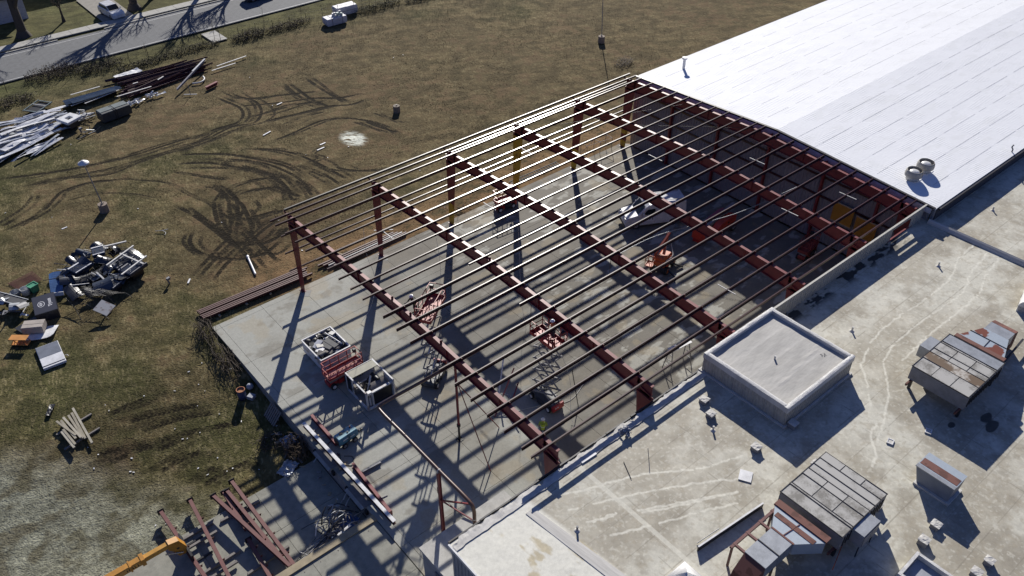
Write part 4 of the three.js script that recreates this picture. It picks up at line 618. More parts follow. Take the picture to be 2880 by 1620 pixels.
// scrap hopper and what lies in it
{
  const t = thing('scrap_hopper', 'white open-topped steel hopper heaped with scrap on the slab', 'hopper', [-2.42, 0.004, 8.3]); const w = 2.42, d = 2.85, h = 1.0, y = 0.12, wm = mat([0.62, 0.63, 0.66], 0.5, { map: RUSTY });
  obj('floor', bx(w, 0.06, d, 0, y), wm, t); for (const s of [-1, 1]) { obj('side_wall', bx(0.05, h, d, s * (w / 2 - 0.025), y + 0.06), wm, t); obj('end_wall', bx(w - 0.11, h, 0.05, 0, y + 0.06, s * (d / 2 - 0.025)), wm, t); }
  obj('rim', [bx(w + 0.08, 0.07, 0.09, 0, y + h + 0.06, -d / 2), bx(w + 0.08, 0.07, 0.09, 0, y + h + 0.06, d / 2), bx(0.09, 0.07, d - 0.1, -w / 2, y + h + 0.06), bx(0.09, 0.07, d - 0.1, w / 2, y + h + 0.06)], M.whitePaint, t); obj('skid', [bx(0.12, 0.12, d, -0.7, 0), bx(0.12, 0.12, d, 0.7, 0)], M.darkSteel, t);
  const G = 'scrap in the hopper', top = 1.05, cols = [M.whitePaint, M.charcoal, M.greyWood, M.black, M.pipeWhite];
  obj('fill', sheet(w - 0.12, d - 0.12, 12, 14, (u, v) => 0.78 + 0.3 * fbm(u * 5, v * 5, 3), 0.3), mat([0.2, 0.2, 0.21], 0.8), t);
  one('padded_cushion', 'two dark grey padded panels lying on the scrap heap', 'panel', [cham(0.62, 0.1, 1.35, -2.5, 1.12, 8.35, 0.03, 0.35), cham(0.55, 0.1, 1.25, -2.05, 1.14, 8.5, 0.03, 0.2)], mat([0.07, 0.072, 0.08], 0.7), G);
  one('printed_board', 'white printed board lying in the hopper', 'board', bx(0.62, 0.05, 0.5, -3.05, 1.14, 8.6, 0.5, 0.1), M.whitePaint, G);
  one('scrap_tube', 'long white tube lying across the hopper', 'tube', tube(V(-1.9, 1.3, 7.3), V(-1.55, 1.3, 9.2), 0.045), M.whitePaint, G);
  for (let i = 0; i < 40; i++) { const x = -2.42 + rr(-1, 1), z = 8.3 + rr(-1.25, 1.25); one('scrap_piece', 'broken offcut of board or trim heaped in the white hopper', 'scrap', bx(rr(.12, .5), rr(.03, .1), rr(.15, .9), x, rr(.95, 1.16), z, rr(0, 3), rr(-.3, .3)), pick(cols), G); }
  for (let i = 0; i < 5; i++) { const g = new THREE.IcosahedronGeometry(rr(.16, .26), 2), p = g.attributes.position; for (let k = 0; k < p.count; k++) { const s = 0.8 + 0.5 * vn(p.getX(k) * 7 + i * 9, p.getY(k) * 7 + p.getZ(k) * 3); p.setXYZ(k, p.getX(k) * s, p.getY(k) * s * 0.7, p.getZ(k) * s); } g.computeVertexNormals(); one('rubbish_bag', 'black rubbish bag at the far rim of the white hopper', 'bag', g, M.black, 'rubbish bags in the hopper', [-3.2 + i * 0.42, 1.05, 7.1 + 0.2 * (i % 2)]); }
}
// gutted generator in a white cage
{
  const t = thing('generator_cage', 'gutted generator set in an open white steel cage on the slab', 'generator', [-2.05, 0.004, 13.75]); const w = 2.3, d = 2.75, h = 1.6, wm = mat([0.55, 0.56, 0.57], 0.45, { map: RUSTY });
  obj('skid', [bx(w, 0.14, 0.12, 0, 0, -d / 2 + .06), bx(w, 0.14, 0.12, 0, 0, d / 2 - .06), bx(0.12, 0.14, d - .24, -w / 2 + .06), bx(0.12, 0.14, d - .24, w / 2 - .06)], wm, t); obj('floor', bx(w - 0.26, 0.04, d - 0.26, 0, 0.05), M.greyWood, t);
  for (const [x, z] of [[-1, -1], [1, -1], [-1, 1], [1, 1]]) obj('corner_post', bx(0.12, h - 0.14, 0.12, x * (w / 2 - .06), 0.14, z * (d / 2 - .06)), wm, t); obj('mid_post', bx(0.09, h - 0.14, 0.09, -w / 2 + .05, 0.14, -0.55), wm, t);
  obj('top_rail', [bx(0.1, 0.1, d, -w / 2 + .05, h), bx(w - .2, 0.1, 0.1, 0, h, -d / 2 + .05), bx(0.1, 0.1, d, w / 2 - .05, h)], wm, t); obj('roof_panel', bx(w - 0.2, 0.05, 0.75, 0, h + 0.05, -0.95), mat([0.30, 0.29, 0.22], 0.6), t);
  obj('side_panel', bx(0.03, h - 0.2, 1.1, w / 2 - 0.03, 0.15, 0.7), wm, t); obj('glass_panel', bx(0.03, 1.2, 0.7, -w / 2 + 0.04, 0.3, -0.95), M.glass, t);
  obj('engine_block', [cham(0.9, 0.75, 1.0, 0.2, 0.12, -0.1, 0.05), cham(0.5, 0.3, 0.7, 0.25, 0.86, -0.1, 0.05), bx(0.35, 0.3, 0.3, -0.4, 0.2, 0.2)], M.charcoal, t); obj('cylinder_head', [0, 1, 2, 3].map(k => tube(V(0.1, 1.1, -0.4 + k * 0.2), V(0.45, 1.25, -0.4 + k * 0.2), 0.06)), M.black, t); obj('air_filter', tube(V(0.5, 1.2, -0.5), V(0.5, 1.2, 0.3), 0.17, 0.17, 14), M.black, t);
  obj('radiator', [bx(1.5, 1.1, 0.12, 0.25, 0.15, 1.15)], M.black, t); obj('radiator_frame', [bx(1.62, 0.1, 0.18, 0.25, 1.26, 1.15), bx(0.1, 1.2, 0.18, -0.56, 0.12, 1.15), bx(0.1, 1.2, 0.18, 1.06, 0.12, 1.15)], wm, t); obj('shroud', bx(1.3, 0.04, 0.8, 0.3, 1.1, 0.62, 0, 0.25), M.greyWood, t);
  obj('exhaust_tube', tube(V(-0.75, 0.75, 0.75), V(0.15, 1.55, -0.1), 0.07, 0.07, 10), M.pipeWhite, t); obj('switch_box', bx(0.3, 0.2, 0.26, -0.75, 1.25, 1.1), M.whitePaint, t); obj('switch_post', bx(0.09, 1.12, 0.09, -0.75, 0.14, 1.1), wm, t); obj('fuel_tank', cham(0.55, 0.5, 0.6, -0.65, 0.1, -0.75, 0.04), M.greyWood, t);
  for (const z of [-0.2, 0.1, 0.35]) obj('hose', wire([[0.0, 1.0, z], [-0.3, 1.25, z + .1], [-0.55, 0.9, z + .2], [-0.6, 0.3, z]], 0.03), M.black, t);
  const s = []; for (let i = 0; i < 7; i++) s.push(bar(V(w / 2 + 0.08 + i * 0.06, 0.02 + i * 0.01, 0.2 + i * 0.12), V(w / 2 - 0.02 + i * .01, 1.35, 0.0 + i * 0.14), 0.05, 0.03)); one('leaning_angle', 'dark steel angles leaning against the generator cage', 'steel angles', s, M.primerDull, null, [-2.05, 0.004, 13.75]);
}
// blue welder
{
  const t = thing('portable_welder', 'blue engine-driven welder on small wheels near the slab edge', 'welder', [-5.8, 0.004, 16.55], 0.1);
  obj('case', [cham(1.5, 0.55, 0.66, 0, 0.36, 0, 0.04)], M.blue, t); obj('top_cover', [cham(1.44, 0.08, 0.6, 0, 0.9, 0, 0.02)], mat([0.20, 0.38, 0.44], 0.4, { map: RUSTY }), t); obj('control_panel', bx(0.03, 0.4, 0.5, -0.76, 0.42), M.black, t); obj('filler_cap', [tube(V(0.1, 0.97, 0.1), V(0.1, 1.03, 0.1), 0.06), bx(0.2, 0.05, 0.14, -0.3, 0.975, -0.1)], M.black, t); obj('muffler', tube(V(0.45, 0.98, -0.1), V(0.45, 1.14, -0.1), 0.05), M.rust, t); obj('label_plate', [bx(0.4, 0.08, 0.012, -0.25, 0.66, 0.334), bx(0.35, 0.05, 0.012, 0.3, 0.62, 0.334)], M.whitePaint, t);
  obj('undercarriage', [bx(1.4, 0.1, 0.5, 0, 0.26)], M.darkSteel, t); for (const x of [-0.4, 0.42]) for (const z of [-0.36, 0.36]) wheel(t, x, z, 0.2, 0.12); obj('tow_bar', [bar(V(0.7, 0.3, 0), V(1.35, 0.28, 0), 0.07, 0.07), tube(V(1.2, 0.02, 0), V(1.2, 0.42, 0), 0.03)], M.black, t);
  one('welding_lead', 'black welding lead looped on the slab by the blue welder', 'cable', wire([[-6.7, 0.03, 17.1], [-7.0, 0.03, 17.9], [-6.6, 0.03, 18.5], [-6.2, 0.03, 17.9], [-6.6, 0.03, 17.5]], 0.025), M.black);
}
// ---------- beams lying at the slab edge ----------
{
  const t = thing('steel_channel', 'long white-topped steel channel lying along the slab edge', 'beam', [0, 0, 0]); obj('channel', ibeam(V(-7.37, 0.42, 13.63), V(-7.12, 0.42, 24.3), 0.3, 0.22), M.primerOld, t); obj('white_flange', bar(V(-7.37, 0.58, 13.63), V(-7.12, 0.58, 24.3), 0.24, 0.018), mat([0.75, 0.75, 0.74], 0.4), t);
  obj('packing_block', [15, 18.3, 21.5].map(z => bx(0.5, 0.26, 0.14, -7.28 + (z - 13.6) * 0.023, 0.004, z)), M.timber, t);
  one('red_beam', 'dark red beam lying next to the white-topped channel, upper length', 'beam', ibeam(V(-6.49, 0.18, 13.11), V(-6.5, 0.18, 16.4), 0.3, 0.2), M.primer, 'red beams beside the channel');
  one('red_beam', 'dark red beam lying next to the white-topped channel, lower length', 'beam', [...ibeam(V(-6.59, 0.2, 18.63), V(-6.84, 0.2, 23.37), 0.34, 0.2), bx(0.26, 0.4, 0.03, -6.84, 0.01, 23.39)], M.primer, 'red beams beside the channel');
  one('short_beam', 'short grey beam offcut at right angles to the red beam', 'beam', ibeam(V(-6.4, 0.1, 19.48), V(-5.07, 0.1, 19.57), 0.18, 0.14), M.grey);
  // dock levellers
  for (const [z, l] of [[16.9, 'dock leveller plate let into the slab edge, farther one'], [20.9, 'dock leveller plate let into the slab edge, nearer one']]) { const k = thing('dock_leveller', l, 'dock plate', [-7.6, 0.006, z]); obj('plate', bx(0.7, 0.03, 2.0, 0.05, 0, 0), M.greyWood, k); obj('lip', bx(0.22, 0.05, 2.0, -0.33, -0.02, 0, 0, 0, 0.3), M.concrete, k); for (const s of [-1, 1]) obj('bumper', bx(0.16, 0.34, 0.24, -0.19, -0.42, s * 1.15), M.rubber, k); }
}
const beamClips = (t, p, q, n) => { const g = []; for (let k = 1; k <= n; k++) { const c = p.clone().lerp(q, k / (n + 0.6)); g.push(bx(0.18, 0.03, 0.02, c.x + 0.19, c.y + 0.06, c.z), bx(0.14, 0.16, 0.02, c.x + 0.17, c.y - 0.1, c.z)); } return obj('clip', g, M.primerDull, t); };
{
  const list = [[-17.51, 13.36, -17.3, 21.5, -0.72, 'red steel column lying on the apron, leftmost, by the yellow boom'], [-15.74, 13.7, -16.4, 22.0, -0.72, 'red steel column lying on the apron, second from the yellow boom'], [-14.52, 14.66, -13.26, 22.4, -0.36, 'red steel column lying askew on top of the others'], [-13.79, 14.37, -13.98, 17.9, -0.86, 'short red column lying under the askew one'], [-13.62, 14.55, -13.3, 21.7, -0.72, 'red column in the bundle, left of the outer one'], [-13.05, 14.0, -12.98, 22.24, -0.72, 'outer red column of the bundle, nearest the wire heap'], [-14.21, 18.7, -14.45, 22.3, -0.86, 'short red column lying left of the crossed bundle']];
  list.forEach(([x0, z0, x1, z1, y, l]) => { const t = thing('steel_column', l, 'steel column', [0, 0, 0], 0, 'red columns lying on the apron'), p = V(x0, y, z0), q = V(x1, y, z1); obj('shaft', ibeam(p, q, 0.3, 0.22), M.primerDull, t); obj('base_plate', [bx(0.42, 0.42, 0.03, x0, y - 0.21, z0 - 0.02)], M.darkSteel, t); beamClips(t, p, q, 4); });
  const tb = [[-16.6, 15.9, 2.6, 0.0], [-16.3, 18.9, 2.8, 0.04], [-13.6, 16.2, 2.6, -0.05], [-13.9, 20.6, 2.8, 0.06]];
  tb.forEach(([x, z, l, a]) => one('packing_timber', 'dark packing timber under the red columns on the apron', 'timber', bx(l, 0.16, 0.16, x, -1.2, z, a), M.greyWood, 'packing timbers on the apron'));
  for (const z of [16.4, 19.2]) one('packing_timber', 'dark packing timber under the red columns on the apron', 'timber', bx(2.2, 0.14, 0.16, -16.5, -1.04, z + 0.4, 0.02), M.greyWood, 'packing timbers on the apron');
}
// steel lying on the grass beside the slab
{
  for (let i = 0; i < 6; i++) { const z = -1.55 - i * 0.2 - (i > 2 ? 0.12 : 0); one('stacked_purlin', 'dark red purlin in the long stack on blocks beside the slab corner', 'purlin', ibeam(V(-7.9 + 0.15 * hash(i, 2), 0.13 + 0.02 * hash(i, 3), z), V(1.3 + 0.5 * hash(i, 1), 0.13, z + 0.35 - 0.02 * i), 0.2, 0.12, 0.02, 0.014), M.primerOld, 'purlins stacked beside the slab'); }
  for (const x of [-6.6, -4.3, -2.2]) one('wood_block', 'pale wood block under the long purlin stack', 'block', bx(0.16, 0.12, 1.7, x, -0.1, -2.0), M.timber, 'blocks under the purlin stack');
  for (let i = 0; i < 4; i++) one('loose_purlin', 'dark red purlin lying on the dirt behind the second column', 'purlin', ibeam(V(2.6 + i * 0.35, 0.06 + 0.01 * i, -1.9 + i * 0.3), V(10.3 + 0.3 * i, 0.06, -1.9 + i * 0.24), 0.2, 0.12, 0.02, 0.014), i === 2 ? M.grey : M.primerOld, 'purlins behind the second column');
  one('ladder_rack', 'long grey wire cable tray lying on the dirt between the far columns', 'cable tray', [bar(V(23.8, 0.02, -1.9), V(30.0, 0.02, -1.8), 0.04, 0.12), bar(V(23.8, 0.02, -1.4), V(30.0, 0.02, -1.3), 0.04, 0.12), ...Array.from({ length: 20 }, (_, k) => bx(0.04, 0.04, 0.5, 24 + k * 0.31, 0.0, -1.63))], mat([0.16, 0.16, 0.15], 0.7));
  one('white_tube', 'white capped tube lying on the mud by the purlin stack', 'tube', [tube(V(-1.35, 0.0, -7.0), V(-1.95, 0.0, -4.4), 0.09, 0.09, 10), tube(V(-1.3, 0.0, -7.2), V(-1.36, 0.0, -6.95), 0.13, 0.13, 10)], M.whitePaint);
  one('angle_iron', 'pale angle iron lying across the dirt behind the second column', 'angle iron', [bar(V(4.9, 0.02, -2.6), V(5.5, 0.02, -1.2), 0.1, 0.04)], M.timber);
  one('angle_iron', 'pale angle iron lying flat on the dirt beyond the second column', 'angle iron', bar(V(9.2, 0.02, -3.4), V(10.6, 0.02, -2.4), 0.08, 0.05), M.pipeWhite);
  const rb = []; for (let i = 0; i < 40; i++) { const x = 17.6 + rr(-1, 1), z = -0.9 + rr(-.4, .3); rb.push(tube(V(x, rr(0, .3), z), V(x + rr(-.5, .5), rr(0, .35), z + rr(-.4, .4)), 0.02, 0.015, 4)); } one('root_heap', 'small heap of brown roots beside the far edge of the slab', 'roots', rb, M.twig);
  const fr = []; for (const [a, b] of [[0, 0], [1.6, .3], [3.2, .4]]) fr.push(tube(V(33 + a, 0, -1.4 + b), V(33 + a, 1.3, -1.4 + b), 0.025), tube(V(33 + a, 0, -.5 + b), V(33 + a, 1.3, -.5 + b), 0.025), tube(V(33 + a, 1.3, -1.4 + b), V(33 + a, 1.3, -.5 + b), 0.025)); fr.push(tube(V(33, 1.3, -1.4), V(36.2, 1.3, -1), 0.02), tube(V(33, 1.3, -.5), V(36.2, 1.3, -.1), 0.02), tube(V(33, .1, -1.4), V(34.6, 1.3, -1.1), 0.02)); one('pipe_rack', 'light wire rack standing on the dirt at the far corner of the frame', 'rack', fr, M.grey);
}
// ---------- pickup-nosed work van ----------
{
  const t = thing('work_van', 'white work van with lettering on its open door, parked half in shade', 'van', [29.35, 0.004, 11.65], 2.652);  // local +x is the nose
  const wm = mat([0.62, 0.63, 0.66], 0.28), W = 1.95;
  const prof = [[2.72, 0.42], [2.76, 0.85], [2.6, 1.12], [1.55, 1.34], [0.85, 2.12], [0.55, 2.3], [-0.3, 2.42], [-2.75, 2.42], [-2.85, 1.6], [-2.85, 0.42]];
  obj('body', poly(prof, W - 0.16, 0.08).translate(0, 0, -(W - 0.16) / 2), wm, t);
  obj('windscreen', [bar(V(1.5, 1.42, 0), V(0.9, 2.12, 0), 1.55, 0.03).translate(0.075, 0.06, 0)], M.glass, t);
  for (const s of [-1, 1]) { obj('side_window', poly([[1.2, 1.42], [0.78, 1.95], [0.05, 2.0], [0.05, 1.42]], 0.02).translate(0, 0, s * (W / 2) - 0.01 + s * 0.005), M.glass, t); obj('headlight', cham(0.12, 0.24, 0.36, 2.72, 0.88, s * 0.72, 0.03), M.chrome, t); for (const x of [1.75, -1.75]) wheel(t, x, s * 0.86, 0.36, 0.24); obj('mirror', cham(0.12, 0.28, 0.2, 1.15, 1.45, s * 1.12, 0.03), wm, t); }
  obj('grille', cham(0.06, 0.34, 1.1, 2.78, 0.6, 0, 0.02), M.black, t); obj('bumper', cham(0.2, 0.22, 1.9, 2.76, 0.38, 0, 0.05), M.charcoal, t); obj('bonnet_line', [bx(0.9, 0.02, 0.03, 2.05, 1.29, 0.62, 0, 0, -0.2), bx(0.9, 0.02, 0.03, 2.05, 1.29, -0.62, 0, 0, -0.2)], M.grey, t); obj('roof_rack', [bx(2.2, 0.04, 0.05, -1.5, 2.56, 0.7), bx(2.2, 0.04, 0.05, -1.5, 2.56, -0.7)], M.grey, t);
  const cv = document.createElement('canvas'); cv.width = 256; cv.height = 128; const cx = cv.getContext('2d'); cx.fillStyle = '#c9ccd2'; cx.fillRect(0, 0, 256, 128); cx.fillStyle = '#15161a'; cx.font = 'bold 96px serif'; cx.textAlign = 'center'; cx.textBaseline = 'middle'; cx.fillText('WT', 150, 68); cx.fillRect(14, 56, 44, 14);
  const tx = new THREE.CanvasTexture(cv); tx.colorSpace = THREE.SRGBColorSpace; const sign = new THREE.MeshStandardMaterial({ map: tx, roughness: 0.35 });
  const side = -1, pg = new THREE.PlaneGeometry(1.15, 0.58); if (side < 0) pg.rotateY(Math.PI); obj('door_lettering', pg.translate(0.55, 1.02, side * (W / 2 + 0.006)), sign, t);
  obj('door_line', [bx(0.02, 1.3, 0.02, 1.25, 0.5, side * (W / 2)), bx(0.02, 1.3, 0.02, 0.0, 0.5, side * W / 2)], M.grey, t);
}
// ---------- boom lifts ----------
{
  const t = thing('articulated_boom_lift', 'orange articulated boom lift standing at the edge of the shade', 'boom lift', [24.9, 0.004, 17.1], 0.35), om = M.orange;
  obj('chassis', [cham(1.9, 0.35, 1.1, 0, 0.3, 0, 0.05)], M.charcoal, t); for (const x of [-0.75, 0.75]) for (const z of [-0.62, 0.62]) wheel(t, x, z, 0.34, 0.26, om); obj('turntable', [cham(1.9, 0.6, 0.95, -0.1, 0.7, 0, 0.12), cham(0.7, 0.4, 0.8, -0.7, 1.28, 0, 0.1)], om, t); obj('side_cover', [cham(1.2, 0.5, 0.2, -0.1, 0.72, 0.56, 0.06)], mat([0.5, 0.07, 0.02], 0.4), t);
  obj('lower_boom', bar(V(-0.6, 1.2, 0.1), V(1.3, 2.7, -0.3), 0.2, 0.26), om, t); obj('upper_boom', bar(V(1.3, 2.75, -0.15), V(-0.9, 1.75, -0.5), 0.16, 0.2), mat([0.35, 0.04, 0.02], 0.45), t); obj('boom_cylinder', tube(V(-0.3, 1.1, 0.1), V(0.8, 2.1, -0.1), 0.06), M.chrome, t); obj('hose', wire([[-0.8, 1.4, 0.5], [0, 1.5, 0.75], [0.7, 1.7, 0.4], [1.1, 2.3, 0]], 0.03), M.pipeWhite, t);
  const b = []; for (const y of [0.05, 0.55, 1.05]) b.push(bx(0.8, 0.04, 0.04, -1.25, 0.9 + y, -1.0), bx(0.8, 0.04, 0.04, -1.25, 0.9 + y, -0.4), bx(0.04, 0.04, 0.6, -1.65, 0.9 + y, -0.7), bx(0.04, 0.04, 0.6, -0.85, 0.9 + y, -0.7)); for (const [x, z] of [[-1.65, -1], [-1.65, -.4], [-.85, -1], [-.85, -.4]]) b.push(bx(0.04, 1.1, 0.04, x, 0.9, z)); b.push(bx(0.8, 0.04, 0.6, -1.25, 0.9, -0.7)); obj('basket', b, om, t); obj('basket_arm', bar(V(-0.85, 1.1, -0.6), V(-0.7, 1.8, -0.45), 0.1, 0.1), om, t);
  obj('outrigger', bar(V(0.3, 0.5, 0.5), V(0.9, 0.1, 1.5), 0.12, 0.12), M.charcoal, t); obj('outrigger', bar(V(-0.5, 0.5, 0.5), V(-0.9, 0.1, 1.5), 0.12, 0.12), M.charcoal, t);
  const u = thing('telescopic_boom_lift', 'big red telescopic boom lift with a grey boom, parked in the deep shade', 'boom lift', [32.9, 0.004, 16.6], 0.06), rm = mat([0.55, 0.06, 0.03], 0.38), pm = mat([0.42, 0.09, 0.12], 0.4);
  obj('chassis', cham(2.6, 0.45, 1.6, 0, 0.4, 0, 0.06), M.charcoal, u); for (const x of [-1.1, 1.1]) for (const z of [-0.95, 0.95]) wheel(u, x, z, 0.48, 0.35, M.grey); obj('engine_hood', poly([[-1.55, 0], [1.55, 0], [1.55, 0.7], [1.1, 0.85], [-1.0, 0.7], [-1.55, 0.35]], 0.62, 0.06).translate(0, 0.95, 0.25), rm, u); obj('tank_hood', poly([[-1.6, 0], [1.5, 0], [1.5, 0.75], [0.8, 0.85], [-1.2, 0.6], [-1.6, 0.2]], 0.5, 0.06).translate(0, 0.95, -0.85), pm, u); obj('boom', [bar(V(-2.0, 1.55, -0.05), V(2.3, 2.25, -0.05), 0.34, 0.4)], M.grey, u); obj('inner_boom', [bar(V(-2.9, 1.4, -0.05), V(-1.9, 1.57, -0.05), 0.26, 0.3)], M.galv, u); obj('emblem', new THREE.CylinderGeometry(0.14, 0.14, 0.01, 16).rotateX(Math.PI / 2).translate(0.2, 1.35, 0.935), M.black, u);
  obj('basket', [bx(0.9, 0.05, 1.5, -3.2, 0.55), bx(0.04, 1.0, 1.5, -3.62, 0.6), bx(0.9, 0.05, 0.04, -3.2, 1.55, 0.73), bx(0.9, 0.05, 0.04, -3.2, 1.55, -0.73), bx(0.04, 1, 0.04, -2.78, .6, .73), bx(0.04, 1, .04, -2.78, .6, -.73)], rm, u); u.scale.setScalar(0.86); obj('grab_ring', new THREE.TorusGeometry(0.16, 0.025, 6, 14).translate(1.75, 1.5, 0.6), M.pipeWhite, u);
  one('fuel_can_box', 'small red box lying in the shade between the boom lifts', 'box', cham(0.4, 0.3, 0.95, 30.2, 0.004, 16.6, 0.03, 0.2), M.redPaint);
}
{ // folding trestle and end-wall boards
  const t = thing('folding_trestle', 'white-topped metal trestle standing on the slab near the third rafter', 'trestle', [16.7, 0.004, 25.9], -0.12); obj('plank', [bx(2.1, 0.05, 0.34, 0, 1.9)], M.whitePaint, t); for (const s of [-1, 1]) for (const z of [-1, 1]) obj('leg', bar(V(s * 0.8, 1.9, z * 0.15), V(s * 1.0, 0, z * 0.45), 0.05, 0.05), M.grey, t); obj('rungs', [-1, 1].flatMap(s => [0.5, 1.0, 1.5].map(y => bx(0.04, 0.04, 0.62 - y * 0.2, s * (1 - y * 0.1), y, 0))), M.grey, t); obj('crumpled_cover', sheet(0.8, 0.5, 8, 6, (u, v) => 1.98 + 0.12 * fbm(u * 5, v * 5, 2), 0.02).translate(-0.6, 0, 0), M.whitePaint, t);
  for (const [z, y, l] of [[25.0, 2.9, 'brown-yellow board panel fixed on the shaded end wall, left one'], [27.2, 2.5, 'brown-yellow board panel fixed on the shaded end wall, right one']]) { const w = thing('board_panel', l, 'board', [38.05, y, z]); obj('board', bx(0.06, 1.7, 1.9), mat([0.42, 0.20, 0.02], 0.6), w); obj('batten', bx(0.09, 0.08, 2.0, 0, 1.7), M.timber, w); obj('batten', bx(0.09, 0.08, 2.0, 0, -0.08), M.timber, w); }
  for (const [x0, z0, x1, z1] of [[3.2, 21.2, 6.3, 19.6], [4.0, 21.6, 5.6, 20.9]]) one('loose_angle', 'loose steel angle leaning on the slab left of the tall lift', 'angle', bar(V(x0, 0.03, z0), V(x1, 1.6, z1), 0.08, 0.06), M.primer, 'loose angles by the tall lift');
  one('white_angle', 'white angle iron propped beside the tall lift platform', 'angle', bar(V(4.6, 0.05, 19.9), V(5.9, 2.2, 18.9), 0.1, 0.04), M.whitePaint);
  one('black_rod', 'thin black rod standing askew right of the tall lift', 'rod', tube(V(8.3, 0.0, 24.2), V(9.1, 1.9, 22.6), 0.03), M.black);
}
// ---------- yellow telehandler (boom in view, body beyond the frame edge) ----------
{
  const t = thing('telehandler', 'yellow telehandler boom with black lettering reaching in at the bottom left', 'telehandler', [-24.5, gnd(-24, 17), 17.3]); const Y = 1.95;
  obj('outer_boom', [cham(5.6, 0.44, 0.42, 2.0, Y, 0, 0.03)], M.cat, t); obj('inner_boom', [cham(2.0, 0.34, 0.32, 5.5, Y + 0.04, 0, 0.02)], mat([0.58, 0.30, 0.05], 0.45), t); obj('boom_collar', [bx(0.22, 0.54, 0.54, 4.72, Y - 0.06, 0)], M.cat, t); obj('boom_collar', [bx(0.1, 0.5, 0.5, 4.0, Y - 0.03, 0)], M.cat, t);
  obj('boom_head', [poly([[0, 0.42], [0.55, 0.3], [0.85, -0.5], [0.7, -1.0], [0.35, -0.95], [0.1, -0.3], [-0.1, 0]], 0.4, 0.02).translate(6.25, Y, -0.2)], M.cat, t); obj('head_emblem', [new THREE.CylinderGeometry(0.09, 0.09, 0.01, 14).rotateX(Math.PI / 2).translate(6.65, Y - 0.25, 0.225)], M.black, t); obj('tilt_cylinder', tube(V(5.9, Y - 0.1, 0.3), V(6.8, Y - 0.7, 0.3), 0.05), M.chrome, t);
  obj('carriage', [bx(0.1, 0.9, 1.9, 7.1, Y - 1.75, -0.1), bx(0.12, 0.12, 2.0, 7.1, Y - 0.8, -0.1)], M.black, t); for (const z of [-0.85, 0.55]) obj('fork', [bx(1.2, 0.06, 0.13, 7.7, Y - 1.78, z), bx(0.07, 1.0, 0.13, 7.17, Y - 1.74, z)], M.black, t);
  const cv = document.createElement('canvas'); cv.width = 512; cv.height = 128; const c = cv.getContext('2d'); c.fillStyle = '#b98a3e'; c.fillRect(0, 0, 512, 128); c.fillStyle = '#1c150c'; c.font = 'bold 112px sans-serif'; c.textAlign = 'right'; c.textBaseline = 'middle'; c.fillText('HALL', 500, 68); const tx = new THREE.CanvasTexture(cv); tx.colorSpace = THREE.SRGBColorSpace;
  obj('boom_lettering', new THREE.PlaneGeometry(1.5, 0.36).translate(3.8, Y + 0.22, 0.216), new THREE.MeshStandardMaterial({ map: tx, roughness: 0.5 }), t);
  obj('body', [cham(4.2, 0.8, 1.4, -1.2, 0.7, 0, 0.08), cham(1.4, 0.9, 0.9, -0.9, 1.5, -0.65, 0.1)], M.cat, t); obj('boom_mount', [bar(V(-2.6, 1.4, 0), V(-0.6, Y + 0.2, 0), 0.36, 0.4)], M.cat, t); for (const x of [-2.6, 0.3]) for (const z of [-0.95, 0.95]) wheel(t, x, z, 0.62, 0.42, M.cat);
  const gd = []; for (let k = 0; k < 7; k++) gd.push(wire([[0.9 + k * 0.22, Y - 0.3, -0.9], [1.0 + k * 0.22, Y + 0.05, -0.75], [1.15 + k * 0.22, Y + 0.1, -0.35]], 0.02, 4, 6)); obj('guard_grille', gd, M.black, t); obj('guard_bar', wire([[0.9, Y + 0.02, -0.85], [1.8, Y + 0.12, -0.6], [2.6, Y - 0.05, -0.8]], 0.03, 5, 10), M.black, t); obj('guard_bracket', bar(V(1.2, Y + 0.1, -0.35), V(1.2, Y + 0.1, -0.15), 0.08, 0.05), M.black, t);
  one('concrete_weight', 'small white block beside the forks of the yellow boom', 'block', bx(0.25, 0.2, 0.3, -17.75, -1.2, 15.75), M.whitePaint);
}
